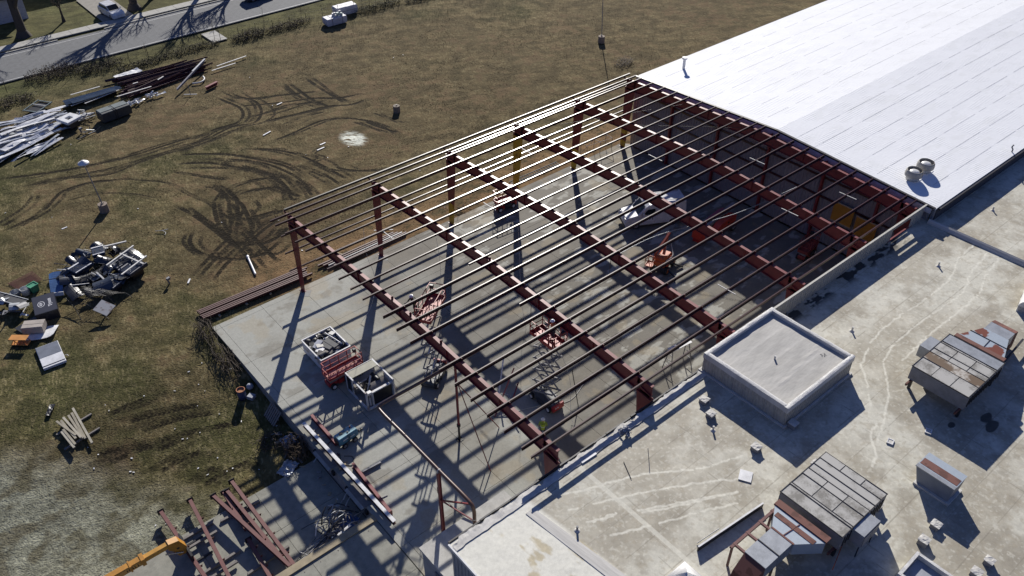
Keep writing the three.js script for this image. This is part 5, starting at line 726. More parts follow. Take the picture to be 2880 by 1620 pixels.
// wire heap in the dock pit
{
  const G = 'scrap bars in the dock pit', cols = [M.galv, M.grey, M.darkSteel, M.pipeWhite, M.greyWood];
  for (let i = 0; i < 70; i++) { const x = -9.3 + rr(-1.2, 1.1), z = 21.0 + rr(-.9, 1.2), a = rr(0, 6.28), l = rr(0.6, 1.7), y = -1.15 + rr(0, 0.7); one('scrap_bar', 'bent bar or strip in the tangled heap at the pit corner', 'scrap bar', wire([[x, y, z], [x + Math.cos(a) * l * .5, y + rr(-.05, .3), z + Math.sin(a) * l * .4 + rr(-.1, .1)], [x + Math.cos(a) * l, Math.max(-1.15, y + rr(-.3, .25)), z + Math.sin(a) * l * .7]], rr(.018, .05), 4, 8), pick(cols), G); }
  for (let i = 0; i < 52; i++) { const s = rnd(), x = lerp(-9.6, -12.6, s) + rr(-.3, .3), z = lerp(21.4, 22.4, s) + rr(-.5, .25); one('scrap_bar', 'thin rod in the long sheaf lying along the pit wall', 'rod', wire([[x + rr(.5, 1.4), -1.15 + rr(0, .3), z - .3 + rr(-.2, .2)], [x, -1.15 + rr(.02, .3), z + rr(-.1, .1)], [x - rr(.6, 1.5), -1.15 + rr(0, .2), z + .25 + rr(-.2, .15)]], rr(.014, .03), 4, 8), pick(cols), 'rods along the pit wall'); }
  one('blue_tarp', 'crumpled blue tarp under the scrap heap in the pit', 'tarp', sheet(2.4, 0.9, 16, 8, (u, v) => 0.3 * fbm(u * 6, v * 5, 3) + 0.05, 0.02).rotateY(0.3).translate(-9.4, -1.2, 21.6), mat([0.05, 0.12, 0.30], 0.5));
  one('white_strip', 'bright white bent strip on the blue tarp', 'strip', bar(V(-9.9, -0.75, 22.0), V(-8.9, -0.7, 21.9), 0.16, 0.03), M.whitePaint);
  one('bent_hook_bar', 'pale hooked bar standing against the pit wall', 'bar', wire([[-12.2, -1.1, 21.3], [-11.9, -0.9, 22.3], [-12.3, -0.95, 22.55]], 0.03, 5, 14), M.pipeWhite);
  const rb = []; for (let i = 0; i < 9; i++) { const x = -8.5 - i * 1.1; rb.push(wire([[x, 0.0, 23.1], [x - 0.05, -0.05, 23.35], [x + 0.05 * (i % 3), 0.03, 23.5]], 0.012, 4, 5)); } one('rebar_ends', 'rusty rebar ends hooking out of the pit wall', 'rebar', rb, M.rust);
}

// ---------- people ----------
function personMesh(J, cols, res = 84) {               // J: joints, in metres from the feet; one continuous surface
  const bones = []; const B = (a, b, ra, rb, c) => bones.push([J[a], J[b], ra, rb, c]);
  B('pelvis', 'chest', 0.145, 0.165, 'shirt'); B('chest', 'neck', 0.15, 0.06, 'shirt'); B('neck', 'head', 0.055, 0.065, 'skin'); B('head', 'crown', 0.085, 0.088, 'skin'); B('nose0', 'nose1', 0.03, 0.014, 'skin');
  for (const s of ['L', 'R']) { B('sh' + s, 'el' + s, 0.062, 0.048, 'shirt'); B('el' + s, 'wr' + s, 0.046, 0.034, 'sleeve'); B('wr' + s, 'pa' + s, 0.034, 0.04, 'glove'); B('hip' + s, 'kn' + s, 0.092, 0.064, 'trousers'); B('kn' + s, 'an' + s, 0.062, 0.045, 'trousers'); B('an' + s, 'to' + s, 0.05, 0.045, 'boots'); B('sh' + s, 'chest', 0.07, 0.13, 'shirt'); B('hip' + s, 'pelvis', 0.1, 0.13, 'trousers');
    const w = J['wr' + s], p = J['pa' + s], d = p.clone().sub(w).normalize(), side = d.clone().cross(V(0.3, 1, 0.2)).normalize();
    for (let k = 0; k < 4; k++) { const r = p.clone().addScaledVector(side, (k - 1.5) * 0.022), l = 0.075 - 0.008 * Math.abs(k - 1.3); bones.push([r, r.clone().addScaledVector(d, l).add(V(0, -0.015, 0)), 0.011, 0.009, 'glove']); }
    const th = w.clone().lerp(p, 0.4).addScaledVector(side, -0.03); bones.push([th, th.clone().addScaledVector(side, -0.04).addScaledVector(d, 0.035), 0.014, 0.01, 'glove']); }
  const mc = new MarchingCubes(res, new THREE.MeshStandardMaterial(), false, false, 60000); mc.isolation = 0; const half = res / 2, C = V(0, 0.9, 0);
  const dist = (p, b) => { const ab = b[1].clone().sub(b[0]), t = clamp(p.clone().sub(b[0]).dot(ab) / (ab.lengthSq() + 1e-9)); return p.distanceTo(b[0].clone().addScaledVector(ab, t)) - lerp(b[2], b[3], t); };
  const p = V(0, 0, 0); for (let k = 0; k < res; k++) for (let j = 0; j < res; j++) for (let i = 0; i < res; i++) {
    p.set((i - half) / half + C.x, (j - half) / half + C.y, (k - half) / half + C.z); let d = 9; for (const b of bones) { const e = dist(p, b); const h = clamp(0.5 + 0.5 * (d - e) / 0.03); d = lerp(d, e, h) - 0.03 * h * (1 - h); } mc.field[i + j * res + k * res * res] = -d; }
  mc.update(); const n = mc.count; const pos = new Float32Array(mc.positionArray.subarray(0, n * 3)), nor = new Float32Array(mc.normalArray.subarray(0, n * 3)), col = new Float32Array(n * 3), uv = new Float32Array(n * 2);
  for (let i = 0; i < n; i++) { pos[i * 3] += C.x; pos[i * 3 + 1] += C.y; pos[i * 3 + 2] += C.z; p.set(pos[i * 3], pos[i * 3 + 1], pos[i * 3 + 2]); let best = 9, c = 'shirt'; for (const b of bones) { const e = dist(p, b); if (e < best) { best = e; c = b[4]; } } col.set(cols[c], i * 3); }
  const g = new THREE.BufferGeometry(); g.setAttribute('position', new THREE.BufferAttribute(pos, 3)); g.setAttribute('normal', new THREE.BufferAttribute(nor, 3)); g.setAttribute('uv', new THREE.BufferAttribute(uv, 2)); g.setAttribute('color', new THREE.BufferAttribute(col, 3)); g.computeVertexNormals(); return g;
}
const skinCol = mat([1, 1, 1], 0.7, { plain: true, vc: true });
function person(label, pos, turn, J, cols, hat, vest) {
  const t = thing('person', label, 'person', pos, turn); obj('body', personMesh(J, cols), skinCol, t);
  const h = J.crown, up = J.crown.clone().sub(J.head).normalize(), q = new THREE.Quaternion().setFromUnitVectors(V(0, 1, 0), up);
  const hm = mat(hat, 0.35, { plain: true }); const pts = [[0, 0.115], [0.05, 0.11], [0.095, 0.075], [0.115, 0.02], [0.118, 0.0], [0.15, -0.005], [0.15, -0.015], [0.1, -0.012]].map(p => new THREE.Vector2(...p)); const hg = new THREE.LatheGeometry(pts, 20).applyQuaternion(q).translate(h.x, h.y + 0.015, h.z); obj('hard_hat', hg, hm, t);
  for (const s of [-1, 1]) { const e = J.head.clone().lerp(J.crown, 0.45).add(V(s * 0.033, 0, 0.076).applyQuaternion(q)); obj('eye', new THREE.SphereGeometry(0.011, 8, 6).translate(e.x, e.y, e.z), M.black, t); }
  if (vest) { const a = J.pelvis, b = J.chest; const [m, L] = basis(a, b); const vg = new THREE.CylinderGeometry(0.205, 0.178, L + 0.12, 18, 1, true).rotateX(Math.PI / 2).scale(1, 0.86, 1).applyMatrix4(m); const vm = mat(vest, 0.7, { plain: true }); vm.side = THREE.DoubleSide; obj('safety_vest', vg, vm, t); const bg = new THREE.CylinderGeometry(0.199, 0.197, 0.05, 18, 1, true).rotateX(Math.PI / 2).scale(1, 0.88, 1).applyMatrix4(m); const bm = mat([0.7, 0.7, 0.68], 0.3, { plain: true }); bm.side = THREE.DoubleSide; obj('reflective_band', bg, bm, t); }
  return t;
}
function joints(o = {}) {
  const lean = o.lean || 0, j = { pelvis: V(0, 0.95, 0), hipL: V(0.1, 0.92, 0), hipR: V(-0.1, 0.92, 0), knL: V(0.12, 0.5, 0.03), knR: V(-0.13, 0.5, 0.05), anL: V(0.13, 0.09, -0.03), anR: V(-0.14, 0.09, 0.0), toL: V(0.15, 0.05, 0.15), toR: V(-0.17, 0.05, 0.17) };
  const up = V(0, Math.cos(lean), Math.sin(lean)); const at = (h, x = 0, f = 0) => j.pelvis.clone().addScaledVector(up, h).add(V(x, 0, f));
  j.chest = at(0.36); j.neck = at(0.54); j.head = at(0.64, 0, 0.02); j.crown = at(0.73, 0, 0.02); j.nose0 = at(0.67, 0, 0.1); j.nose1 = at(0.655, 0, 0.125); j.shL = at(0.46, 0.19); j.shR = at(0.46, -0.19);
  j.elL = o.elL || at(0.2, 0.27, 0.05); j.elR = o.elR || at(0.2, -0.27, 0.05); j.wrL = o.wrL || at(-0.02, 0.25, 0.18); j.wrR = o.wrR || at(-0.02, -0.25, 0.18);
  for (const s of ['L', 'R']) { const d = j['wr' + s].clone().sub(j['el' + s]).normalize(); j['pa' + s] = j['wr' + s].clone().addScaledVector(d, 0.08); } return j;
}
person('person in dark clothes and white hard hat leaning out of the front raised lift', [1.45, 6.36, 15.05], -Math.PI / 2, joints({ lean: 0.35, elL: V(0.22, 1.2, 0.42), elR: V(-0.22, 1.15, 0.42), wrL: V(0.15, 1.25, 0.66), wrR: V(-0.12, 1.2, 0.66) }), { shirt: [0.03, 0.035, 0.03], sleeve: [0.03, 0.035, 0.03], skin: [0.35, 0.2, 0.14], glove: [0.05, 0.05, 0.05], trousers: [0.02, 0.025, 0.035], boots: [0.02, 0.015, 0.01] }, [0.7, 0.7, 0.7], [0.13, 0.17, 0.05]);
person('person in an orange shirt and white hard hat standing in the tall lift', [7.02, 6.01, 22.75], -Math.PI * 0.62, joints({ lean: 0.12, elL: V(0.26, 1.2, 0.25), elR: V(-0.26, 1.2, 0.25), wrL: V(0.14, 1.25, 0.46), wrR: V(-0.14, 1.2, 0.46) }), { shirt: [0.5, 0.12, 0.04], sleeve: [0.45, 0.22, 0.15], skin: [0.4, 0.22, 0.15], glove: [0.06, 0.05, 0.05], trousers: [0.03, 0.035, 0.05], boots: [0.05, 0.03, 0.02] }, [0.78, 0.78, 0.8]);
person('person in a yellow-green vest and white hard hat standing on the slab', [4.5, 0.006, 24.7], Math.PI * 0.75, joints({ lean: 0.08 }), { shirt: [0.22, 0.3, 0.03], sleeve: [0.2, 0.2, 0.1], skin: [0.36, 0.2, 0.14], glove: [0.3, 0.18, 0.12], trousers: [0.03, 0.035, 0.05], boots: [0.05, 0.03, 0.02] }, [0.72, 0.72, 0.7], [0.34, 0.46, 0.03]);

// ---------- things lying on the field ----------
const GY = -0.11;
// area light pole on its concrete pier
function fieldLamp(label, x, z, h) {
  const t = thing('field_light_pole', label, 'light pole', [x, GY - 0.02, z], 0, 'light poles in the field');
  obj('pier', new THREE.CylinderGeometry(0.42, 0.44, 0.85, 20).translate(0, 0.42, 0), mat([0.30, 0.24, 0.19], 0.9), t); obj('pole', tube(V(0, 0.85, 0), V(-0.35, h, 0.1), 0.06, 0.045, 10), M.galv, t); obj('lamp_dish', new THREE.LatheGeometry([[0.0, 0.32], [0.12, 0.3], [0.45, 0.1], [0.5, 0.0], [0.44, 0.02], [0.1, 0.18]].map(p => new THREE.Vector2(...p)), 24).translate(-0.35, h, 0.1), M.whitePaint, t); obj('base_bolts', [0, 1, 2, 3].map(k => tube(V(0.14 * Math.cos(k * 1.57), 0.85, 0.14 * Math.sin(k * 1.57)), V(0.14 * Math.cos(k * 1.57), 0.97, 0.14 * Math.sin(k * 1.57)), 0.02)), M.darkSteel, t);
}
fieldLamp('white-capped light pole standing in the field above the black scrap heap', -8.2, -22.5, 5.3);
fieldLamp('slim light pole standing in the field left of the white roof', 55.5, -21.0, 6.6);
{
  const t = thing('field_stub_pier', 'short concrete pier with a bolt hole standing alone in the field', 'pier', [24, GY, -21.7]); obj('pier', new THREE.CylinderGeometry(0.38, 0.4, 0.8, 18).translate(0, 0.38, 0), mat([0.26, 0.22, 0.17], 0.9), t); obj('bolt', [tube(V(0, 0.78, 0), V(0, 0.92, 0), 0.05), tube(V(0.15, .78, 0), V(.15, .86, 0), 0.02)], M.darkSteel, t);
}
// foam bales by the fence
{
  const bm = mat([0.66, 0.65, 0.68], 0.6, { bump: 0.02 });
  const wrap = (w, h, d, s) => { const g = new THREE.BoxGeometry(w, h, d, 10, 6, 8), p = g.attributes.position; for (let i = 0; i < p.count; i++) { const n = 0.07 * (vn(p.getX(i) * 3 + s, p.getY(i) * 3 + p.getZ(i) * 2.7) - 0.5), r = 1 - 0.05 * Math.pow(Math.abs(p.getY(i)) / (h / 2), 4); p.setXYZ(i, p.getX(i) * (r + n), p.getY(i) * (1 + n), p.getZ(i) * (r + n)); } g.computeVertexNormals(); return g.translate(0, h / 2, 0); };
  const a = thing('wrapped_bale', 'white wrapped bale with boxes heaped on top, nearer of two by the fence', 'bale', [32.5, GY, -49.3], -0.05); obj('bale', wrap(3.0, 0.95, 1.5, 1), bm, a); obj('strap', [bx(0.06, 1.0, 1.56, -0.7, -0.02), bx(0.06, 1.0, 1.56, 0.8, -0.02)], M.grey, a);
  const b = thing('wrapped_bale', 'long plain white wrapped bale by the fence, farther of two', 'bale', [35.5, GY, -51.6], -0.04); obj('bale', wrap(3.2, 1.15, 1.5, 8), bm, b); obj('strap', [bx(3.24, 0.05, 1.54, 0, 0.55)], M.grey, b);
  for (let i = 0; i < 9; i++) one('small_carton', 'small pale carton heaped on the nearer white bale', 'carton', cham(rr(.25, .45), rr(.2, .4), rr(.25, .4), 32.6 + rr(-.2, 1.0), 0.84 + (i > 6 ? 0.3 : 0), -49.35 + rr(-.5, .5), 0.02, rr(0, 3)), i % 3 ? M.pipeWhite : mat([0.45, 0.55, 0.5], 0.6), 'cartons on the bale');
}
// ---- red purlin fan heap ----
{
  const G = 'purlins in the fan-shaped heap';
  for (let i = 0; i < 58; i++) {
    const s = i / 57, zc = lerp(-50.2, -44.2, s) + rr(-.35, .35), x0 = lerp(3.6, 0.8, Math.abs(s - 0.35)) + rr(-1, 1.2), spread = lerp(0.9, -0.55, s), L = rr(5.5, 10.5), y = GY + 0.08 + rr(0, 0.55) * (1 - Math.abs(s - 0.45)), a = -0.03 + spread * 0.16 + rr(-.13, .13);
    const p = V(x0, y, zc), q = V(x0 + L * Math.cos(a), Math.max(GY + 0.08, y + rr(-.2, .25)), zc + L * Math.sin(a) * 0.9 + (s > .5 ? -1.6 * (s - .5) * 2 : 0));
    one('scrap_purlin', 'dark red purlin in the fan-shaped heap near the fence', 'purlin', [bar(p, q, 0.08, 0.17, rr(-.8, .8)), bar(p.clone().add(V(0, .07, 0)), q.clone().add(V(0, .07, 0)), 0.13, 0.015, rr(-.8, .8))], pick([M.primerOld, M.purlin, M.purlin, M.primerOld]), G);
  }
  const wb = thing('white_steel_beam', 'pale steel beam lying across the top of the red purlin heap', 'beam', [0, 0, 0]); obj('beam', ibeam(V(7.2, 0.35, -42.2), V(12.9, 0.85, -47.0), 0.22, 0.18), mat([0.30, 0.29, 0.30], 0.35), wb); obj('white_face', bar(V(10.4, 0.76, -45.0), V(12.9, 0.97, -47.0), 0.2, 0.015), M.whiteMetal, wb);
  for (const [x, z, l, a, d] of [[13.8, -46.3, 4.2, 0.12, 'long pale strip sticking out of the right end of the red heap'], [6.4, -46.2, 1.0, 0.5, 'short bright strip lying on the red heap'], [3.8, -46.8, 0.6, 0, 'small white scrap lying at the left of the red heap'], [12.8, -45.3, 3.2, 0.06, 'thin pale strip at the right foot of the red heap']]) one('pale_strip', d, 'strip', bx(l, 0.05, 0.16, x + l / 2, 0.45 - (x > 12 ? 0.42 : 0), z, a), M.pipeWhite);
  one('white_tarp', 'white plastic sheet lying at the back of the red heap by the fence', 'plastic sheet', sheet(3.2, 1.3, 18, 8, (u, v) => GY + 0.12 + 0.22 * fbm(u * 6, v * 4, 3), 0.02).rotateY(0.15).translate(4.6, 0, -50.9), M.whitePaint);
  one('curved_flashing', 'curved pale flashing lying on the grass below the red heap', 'flashing', wire([[9.5, 0.0, -43.4], [10.4, 0.0, -43.1], [11.1, 0.0, -43.6], [11.3, 0.02, -44.4]], 0.1, 6, 16), M.pipeWhite);
  one('red_beam_chunk', 'short red beam chunk lying alone on the grass', 'beam', ibeam(V(10.1, 0.08, -40.9), V(11.8, 0.08, -41.5), 0.35, 0.3, 0.03, 0.02), M.primer);
  const st = thing('cross_stand', 'small steel stand with a crossbar standing in the grass', 'stand', [8.1, GY, -40.7]); obj('post', bx(0.05, 1.35, 0.05), M.grey, st); obj('crossbar', bar(V(-0.6, 0.12, -0.45), V(0.6, 0.12, 0.45), 0.08, 0.08), M.pipeWhite, st);
}
// ---- dark tank, clear sheets, frames ----
{
  const t = thing('dark_tank_box', 'long dark grey cabinet lying on its side below the fence', 'cabinet', [-0.5, GY, -41.0], 0.13); obj('body', cham(3.3, 1.05, 1.5, 0, 0.05, 0, 0.06), mat([0.055, 0.062, 0.06], 0.55), t); obj('lid', [cham(1.55, 0.07, 1.0, -0.82, 1.08, -0.2, 0.02), cham(1.55, 0.07, 1.0, 0.82, 1.08, -0.2, 0.02)], mat([0.17, 0.20, 0.19], 0.45), t); obj('band', [bx(0.06, 1.12, 1.54, 0.02, 0.03), bx(0.06, 1.12, 1.54, -0.2, 0.03)], M.black, t);
  const G = 'clear ribbed sheets'; for (let i = 0; i < 7; i++) { const cm = pick([mat([0.34, 0.38, 0.37], 0.3), mat([0.42, 0.46, 0.46], 0.28), mat([0.22, 0.26, 0.27], 0.35)]); one('ribbed_sheet', 'pale green-grey ribbed sheet in the stack beside the dark cabinet', 'sheet', sheet(6.0 + rr(-1, .5), 0.75, 3, 8, (u, v) => 0.03 * Math.cos(v * 8 * Math.PI) + 0.02 * i, 0.015).rotateY(-0.03 + 0.09 * i / 7 + rr(-.03, .03)).translate(-0.8 + rr(-.3, .3), GY + 0.2 + i * 0.05, -48.0 + i * 0.26), cm, G); }
  for (const [x0, z0, x1, z1, l] of [[-2.7, -48.9, 0.6, -48.7, 'white plank lying behind the stack of ribbed sheets'], [-3.6, -46.0, 1.6, -46.6, 'pale plank lying in front of the ribbed sheets'], [-2.2, -45.6, 2.0, -46.4, 'second pale plank leaning on the ribbed sheets'], [1.2, -45.0, 5.2, -44.8, 'pale board leading from the cabinet to the red heap']]) one('pale_plank', l, 'plank', bar(V(x0, 0.3, z0), V(x1, 0.42, z1), 0.16, 0.05), M.pipeWhite);
  const f = thing('dark_window_frame', 'dark steel frame lying in the grass above the white sheet heap', 'frame', [-6.5, GY + 0.12, -48.4], 0.6); for (const s of [-1, 1]) { obj('rail', bx(2.6, 0.1, 0.12, 0, 0.2, s * 0.9, 0, 0, 0.05), mat([0.2, 0.25, 0.24], 0.4), f); obj('stile', bx(0.12, 0.1, 1.7, s * 1.24, 0.2, 0), mat([0.2, 0.25, 0.24], 0.4), f); } obj('back_panel', bx(2.4, 0.03, 1.6, 0, 0.12), M.black, f); obj('bar', bx(0.08, 0.08, 1.7, 0.3, 0.24), M.pipeWhite, f);
  for (let i = 0; i < 22; i++) { const x = rr(1.2, 5.6), z = -42.4 + rr(-.6, .7) - (x - 1.2) * 0.28; one('white_offcut', 'white trim offcut strewn between the cabinet and the red heap', 'offcut', sheet(rr(.4, 1.3), rr(.12, .35), 4, 2, (u, v) => 0.12 * vn(u * 4 + i, v * 2) + 0.1 * u * (i % 2), 0.015).rotateY(rr(-.4, .7)).translate(x, GY + rr(.08, .3), z), i % 3 ? M.whiteMetal : M.pipeWhite, 'white offcuts by the cabinet'); }
  for (let i = 0; i < 16; i++) one('dark_offcut', 'dark bent offcut left of the grey cabinet', 'offcut', bar(V(-4.4 + rr(0, 2.2), GY + rr(.1, .4), -43 + rr(-1.3, 1)), V(-4.4 + rr(0, 2.4), GY + rr(.1, .8), -43 + rr(-1.4, 1)), rr(.05, .3), rr(.03, .08)), pick([M.charcoal, M.grey, M.galv, M.black, M.whiteMetal]), 'offcuts left of the cabinet');
}
// ---- white roofing sheets ----
{
  const G = 'white roofing sheets in the heap', wm = [mat([0.80, 0.80, 0.80], 0.4), mat([0.72, 0.73, 0.75], 0.35), mat([0.82, 0.82, 0.81], 0.5), mat([0.45, 0.48, 0.52], 0.35)];
  for (let i = 0; i < 78; i++) {
    const s = rnd(), zc = lerp(-46.6, -38.0, s) + rr(-.3, .3), L = rr(2.2, 6.0), a = lerp(0.10, -0.42, s) + rr(-.22, .22), x = lerp(-9.5, -10.0, s) + rr(-3.4, 3.2) - (zc > -40 ? 1.2 : 0), y = GY + 0.12 + rr(0, 0.9) * (1 - Math.abs(s - 0.5) * 1.3), tilt = rr(-.4, .22), w = rr(0.25, 0.8), b = rr(-.25, .35), k = i * 7.3;
    const g = sheet(L, w, 7, 8, (u, v) => 0.035 * Math.abs(((v * 4) % 1) - 0.5) + b * Math.pow(Math.abs(u - 0.5), 2) * 2 + 0.22 * (vn(u * 3 + k, v * 1.2) - 0.5), 0.012).rotateX(tilt).rotateZ(rr(-.06, .08)).rotateY(-a).translate(x, Math.max(y, GY + 0.16), zc);
    one('roofing_sheet', 'bent white ribbed roofing sheet in the heap at the left edge', 'roofing sheet', g, pick(wm), G);
  }
  const ring = new THREE.Shape([[-0.9, -0.9], [0.95, -0.8], [0.9, 0.85], [-0.8, 0.95]].map(p => new THREE.Vector2(...p))); ring.holes.push(new THREE.Path([[-0.4, -0.4], [-0.35, 0.4], [0.4, 0.35], [0.35, -0.4]].map(p => new THREE.Vector2(...p))));
  const rt = thing('foam_collar', 'white square collar with a hole lying on the sheet heap', 'collar', [-5.0, 0.7, -41.8], 0.4); obj('collar', new THREE.ExtrudeGeometry(ring, { depth: 0.18, bevelEnabled: true, bevelSize: 0.06, bevelThickness: 0.06, bevelSegments: 2 }).rotateX(-Math.PI / 2), M.whitePaint, rt); obj('support', bx(1.2, 0.66, 1.2, 0, -0.78), M.charcoal, rt);
  for (let i = 0; i < 12; i++) { const x = -4.2 + rr(-.6, .9), z = -38.9 + rr(-.7, .6); one('dark_scrap', 'dark twisted scrap lying below the sheet heap', 'scrap', bar(V(x, GY + rr(.05, .2), z), V(x + rr(-1, 1), GY + rr(.1, .4), z + rr(-.5, .5)), rr(.04, .14), 0.04), pick([M.black, M.charcoal, M.galv]), 'dark scrap below the sheets'); }
}
// ---- black scrap heap ----
{
  const G = 'black panels in the scrap heap', cx = -11.9, cz = -13.0, bm = [M.charcoal, M.black, mat([0.05, 0.06, 0.08], 0.3), mat([0.03, 0.035, 0.05], 0.25)];
  for (let i = 0; i < 34; i++) { const a = rr(0, 6.28), r = Math.sqrt(rnd()), x = cx + Math.cos(a) * r * 3.0, z = cz + Math.sin(a) * r * 3.6, w = rr(.6, 1.5), l = rr(.7, 1.7), k = i * 3.1, bend = rr(.05, .3), g = sheet(w, l, 6, 6, (u, v) => bend * Math.sin(u * Math.PI) + 0.12 * Math.pow(v, 3) + 0.06 * vn(u * 3 + k, v * 3), 0.05).rotateX(rr(-.35, .35)).rotateZ(rr(-.35, .35)).rotateY(rr(0, 6.3)).translate(x, GY + 0.3 + rr(0, .75) * (1 - r * 0.6), z); one('black_cover', 'moulded black cover in the big scrap heap on the field', 'panel', g, pick(bm), G); }
  for (const [x, z, w, l, ry, y, d] of [[-13.1, -13.6, 1.6, 1.1, 0.35, 1.05, 'black shell with a white top edge on the left of the scrap heap'], [-11.2, -14.7, 1.0, 1.2, -0.2, 1.2, 'glossy dark box with a pale face at the back of the scrap heap'], [-9.7, -10.9, 1.9, 1.4, 0.4, 0.95, 'flat black tray with bolt marks at the right of the scrap heap'], [-10.1, -12.3, 1.9, 0.9, 0.42, 0.9, 'long black tray in the middle right of the scrap heap'], [-11.7, -9.9, 1.1, 0.9, 0.5, 0.75, 'grey tilted tray at the front of the scrap heap']]) { const t = thing('black_shell', d, 'shell', [x, GY + y - 0.35, z], ry); obj('tray', [cham(w, 0.35, l, 0, 0, 0, 0.06)], pick(bm), t); obj('rim', [bx(w - .06, 0.05, 0.14, 0, 0.35, -l / 2 + .07), bx(w - .06, .05, .08, 0, .35, l / 2 - .05)], d.includes('white') || d.includes('pale') ? M.whitePaint : M.grey, t); obj('slots', [bx(0.08, 0.02, 0.22, -0.2, 0.35, 0), bx(0.08, 0.02, 0.22, 0.2, 0.35, 0)], M.black, t); obj('stand', bx(w * 0.6, y - 0.3, l * 0.6, 0, -(y - 0.3), 0), M.black, t); }
  for (const [p, q, d] of [[[-11.4, 1.2, -11.9], [-8.6, 1.1, -13.4], 'long pale bar across the back right of the scrap heap'], [[-10.9, 1.15, -9.9], [-8.3, 1.05, -11.3], 'long pale bar across the front right of the scrap heap'], [[-10.6, 1.1, -14.9], [-8.8, 1.0, -14.6], 'short white bar at the top of the scrap heap'], [[-9.9, 1.1, -13.0], [-8.9, 1.0, -10.4], 'thin pale bar sloping down the right of the scrap heap'], [[-12.3, 0.9, -11.9], [-11.9, 0.5, -9.6], 'pale bar standing in the front of the scrap heap']]) one('pale_bar', d, 'bar', bar(V(...p), V(...q), 0.13, 0.09), M.pipeWhite);
  for (let i = 0; i < 46; i++) { const a = rr(0, 6.28), r = Math.sqrt(rnd()), x = cx + Math.cos(a) * r * 2.8, z = cz + Math.sin(a) * r * 3.4, b = rr(0, 6.28), l = rr(.5, 1.6); one('scrap_rod', 'dark rod or trim poking out of the big scrap heap', 'rod', bar(V(x, GY + rr(.5, 1.1), z), V(x + Math.cos(b) * l, GY + rr(.4, 1.3), z + Math.sin(b) * l), rr(.02, .06), rr(.02, .06)), pick([M.grey, M.black, M.galv, M.charcoal, M.whiteMetal]), 'rods in the scrap heap'); }
  const tg = []; for (let i = 0; i < 90; i++) { const a = rr(0, 6.28), r = rr(.2, 1), x = cx + Math.cos(a) * r * 2.6, z = cz + Math.sin(a) * r * 3.1; tg.push(wire([[x, GY + rr(.3, .9), z], [x + rr(-.3, .3), GY + rr(.6, 1.3), z + rr(-.3, .3)], [x + rr(-.5, .5), GY + rr(.3, 1), z + rr(-.5, .5)]], 0.018, 3, 6)); } const to = obj('wire_tangle', tg, M.black); to.userData = { kind: 'stuff', label: 'tangle of black wire through the scrap heap' };
  one('blue_sheet', 'blue plastic sheet leaning at the left of the scrap heap', 'plastic sheet', sheet(0.95, 2.3, 8, 10, (u, v) => 0.75 - 0.5 * v + 0.12 * Math.sin(u * 3 + v * 4), 0.02).rotateY(-0.3).translate(-15.25, GY, -13.4), mat([0.08, 0.17, 0.36], 0.3)); one('white_board', 'white board at the foot of the blue plastic sheet', 'board', bx(1.0, 0.3, 0.08, -15.6, GY + 0.1, -12.2, -0.5, -0.4), M.whitePaint);
  // bent wire shelving in front
  for (const [x, z, ry, d] of [[-13.9, -9.8, 0.15, 'bent wire shelf rack lying in front of the scrap heap, left one'], [-12.9, -8.8, 0.5, 'bent wire shelf rack lying in front of the scrap heap, right one']]) { const t = thing('wire_rack', d, 'wire rack', [x, GY + 0.25, z], ry); const g = []; for (let k = 0; k < 15; k++) g.push(wire([[-1.3, 0.5 - k * .02, -0.9 + k * 0.13], [0, 0.75 + 0.1 * vn(k, x), -0.9 + k * 0.13], [1.3, 0.1, -0.9 + k * 0.13]], 0.014, 3, 8)); obj('wires', g, M.black, t); obj('rails', [wire([[-1.3, .5, -.95], [-1.3, .3, 0], [-1.3, .15, 1.0]], .025, 4, 8), wire([[1.3, .1, -.95], [1.3, .05, 1.0]], .025, 4, 8)], M.black, t); obj('legs', [tube(V(-1.3, 0.3, 0.3), V(-1.5, -0.27, 1.6), 0.025), tube(V(1.3, 0.1, 0.9), V(1.4, -0.27, 1.4), 0.025), tube(V(0.2, 0.6, 0), V(0.1, -0.27, 0.8), 0.025)], M.black, t); }
  { const t = thing('tilted_white_panel', 'white dirty panel tilted on edge in front of the scrap heap', 'panel', [-13.4, GY + 0.55, -7.2], 0.5); obj('panel', bx(1.1, 0.07, 1.25, 0, 0.2, 0, 0, 0.25, 0.2), mat([0.5, 0.49, 0.46], 0.5, { map: RUSTY }), t); obj('post', [bx(0.1, 0.8, 0.1, 0.2, -0.57, -0.2), bx(0.5, 0.08, 0.5, 0.2, -0.57, -0.2)], M.charcoal, t); }
}
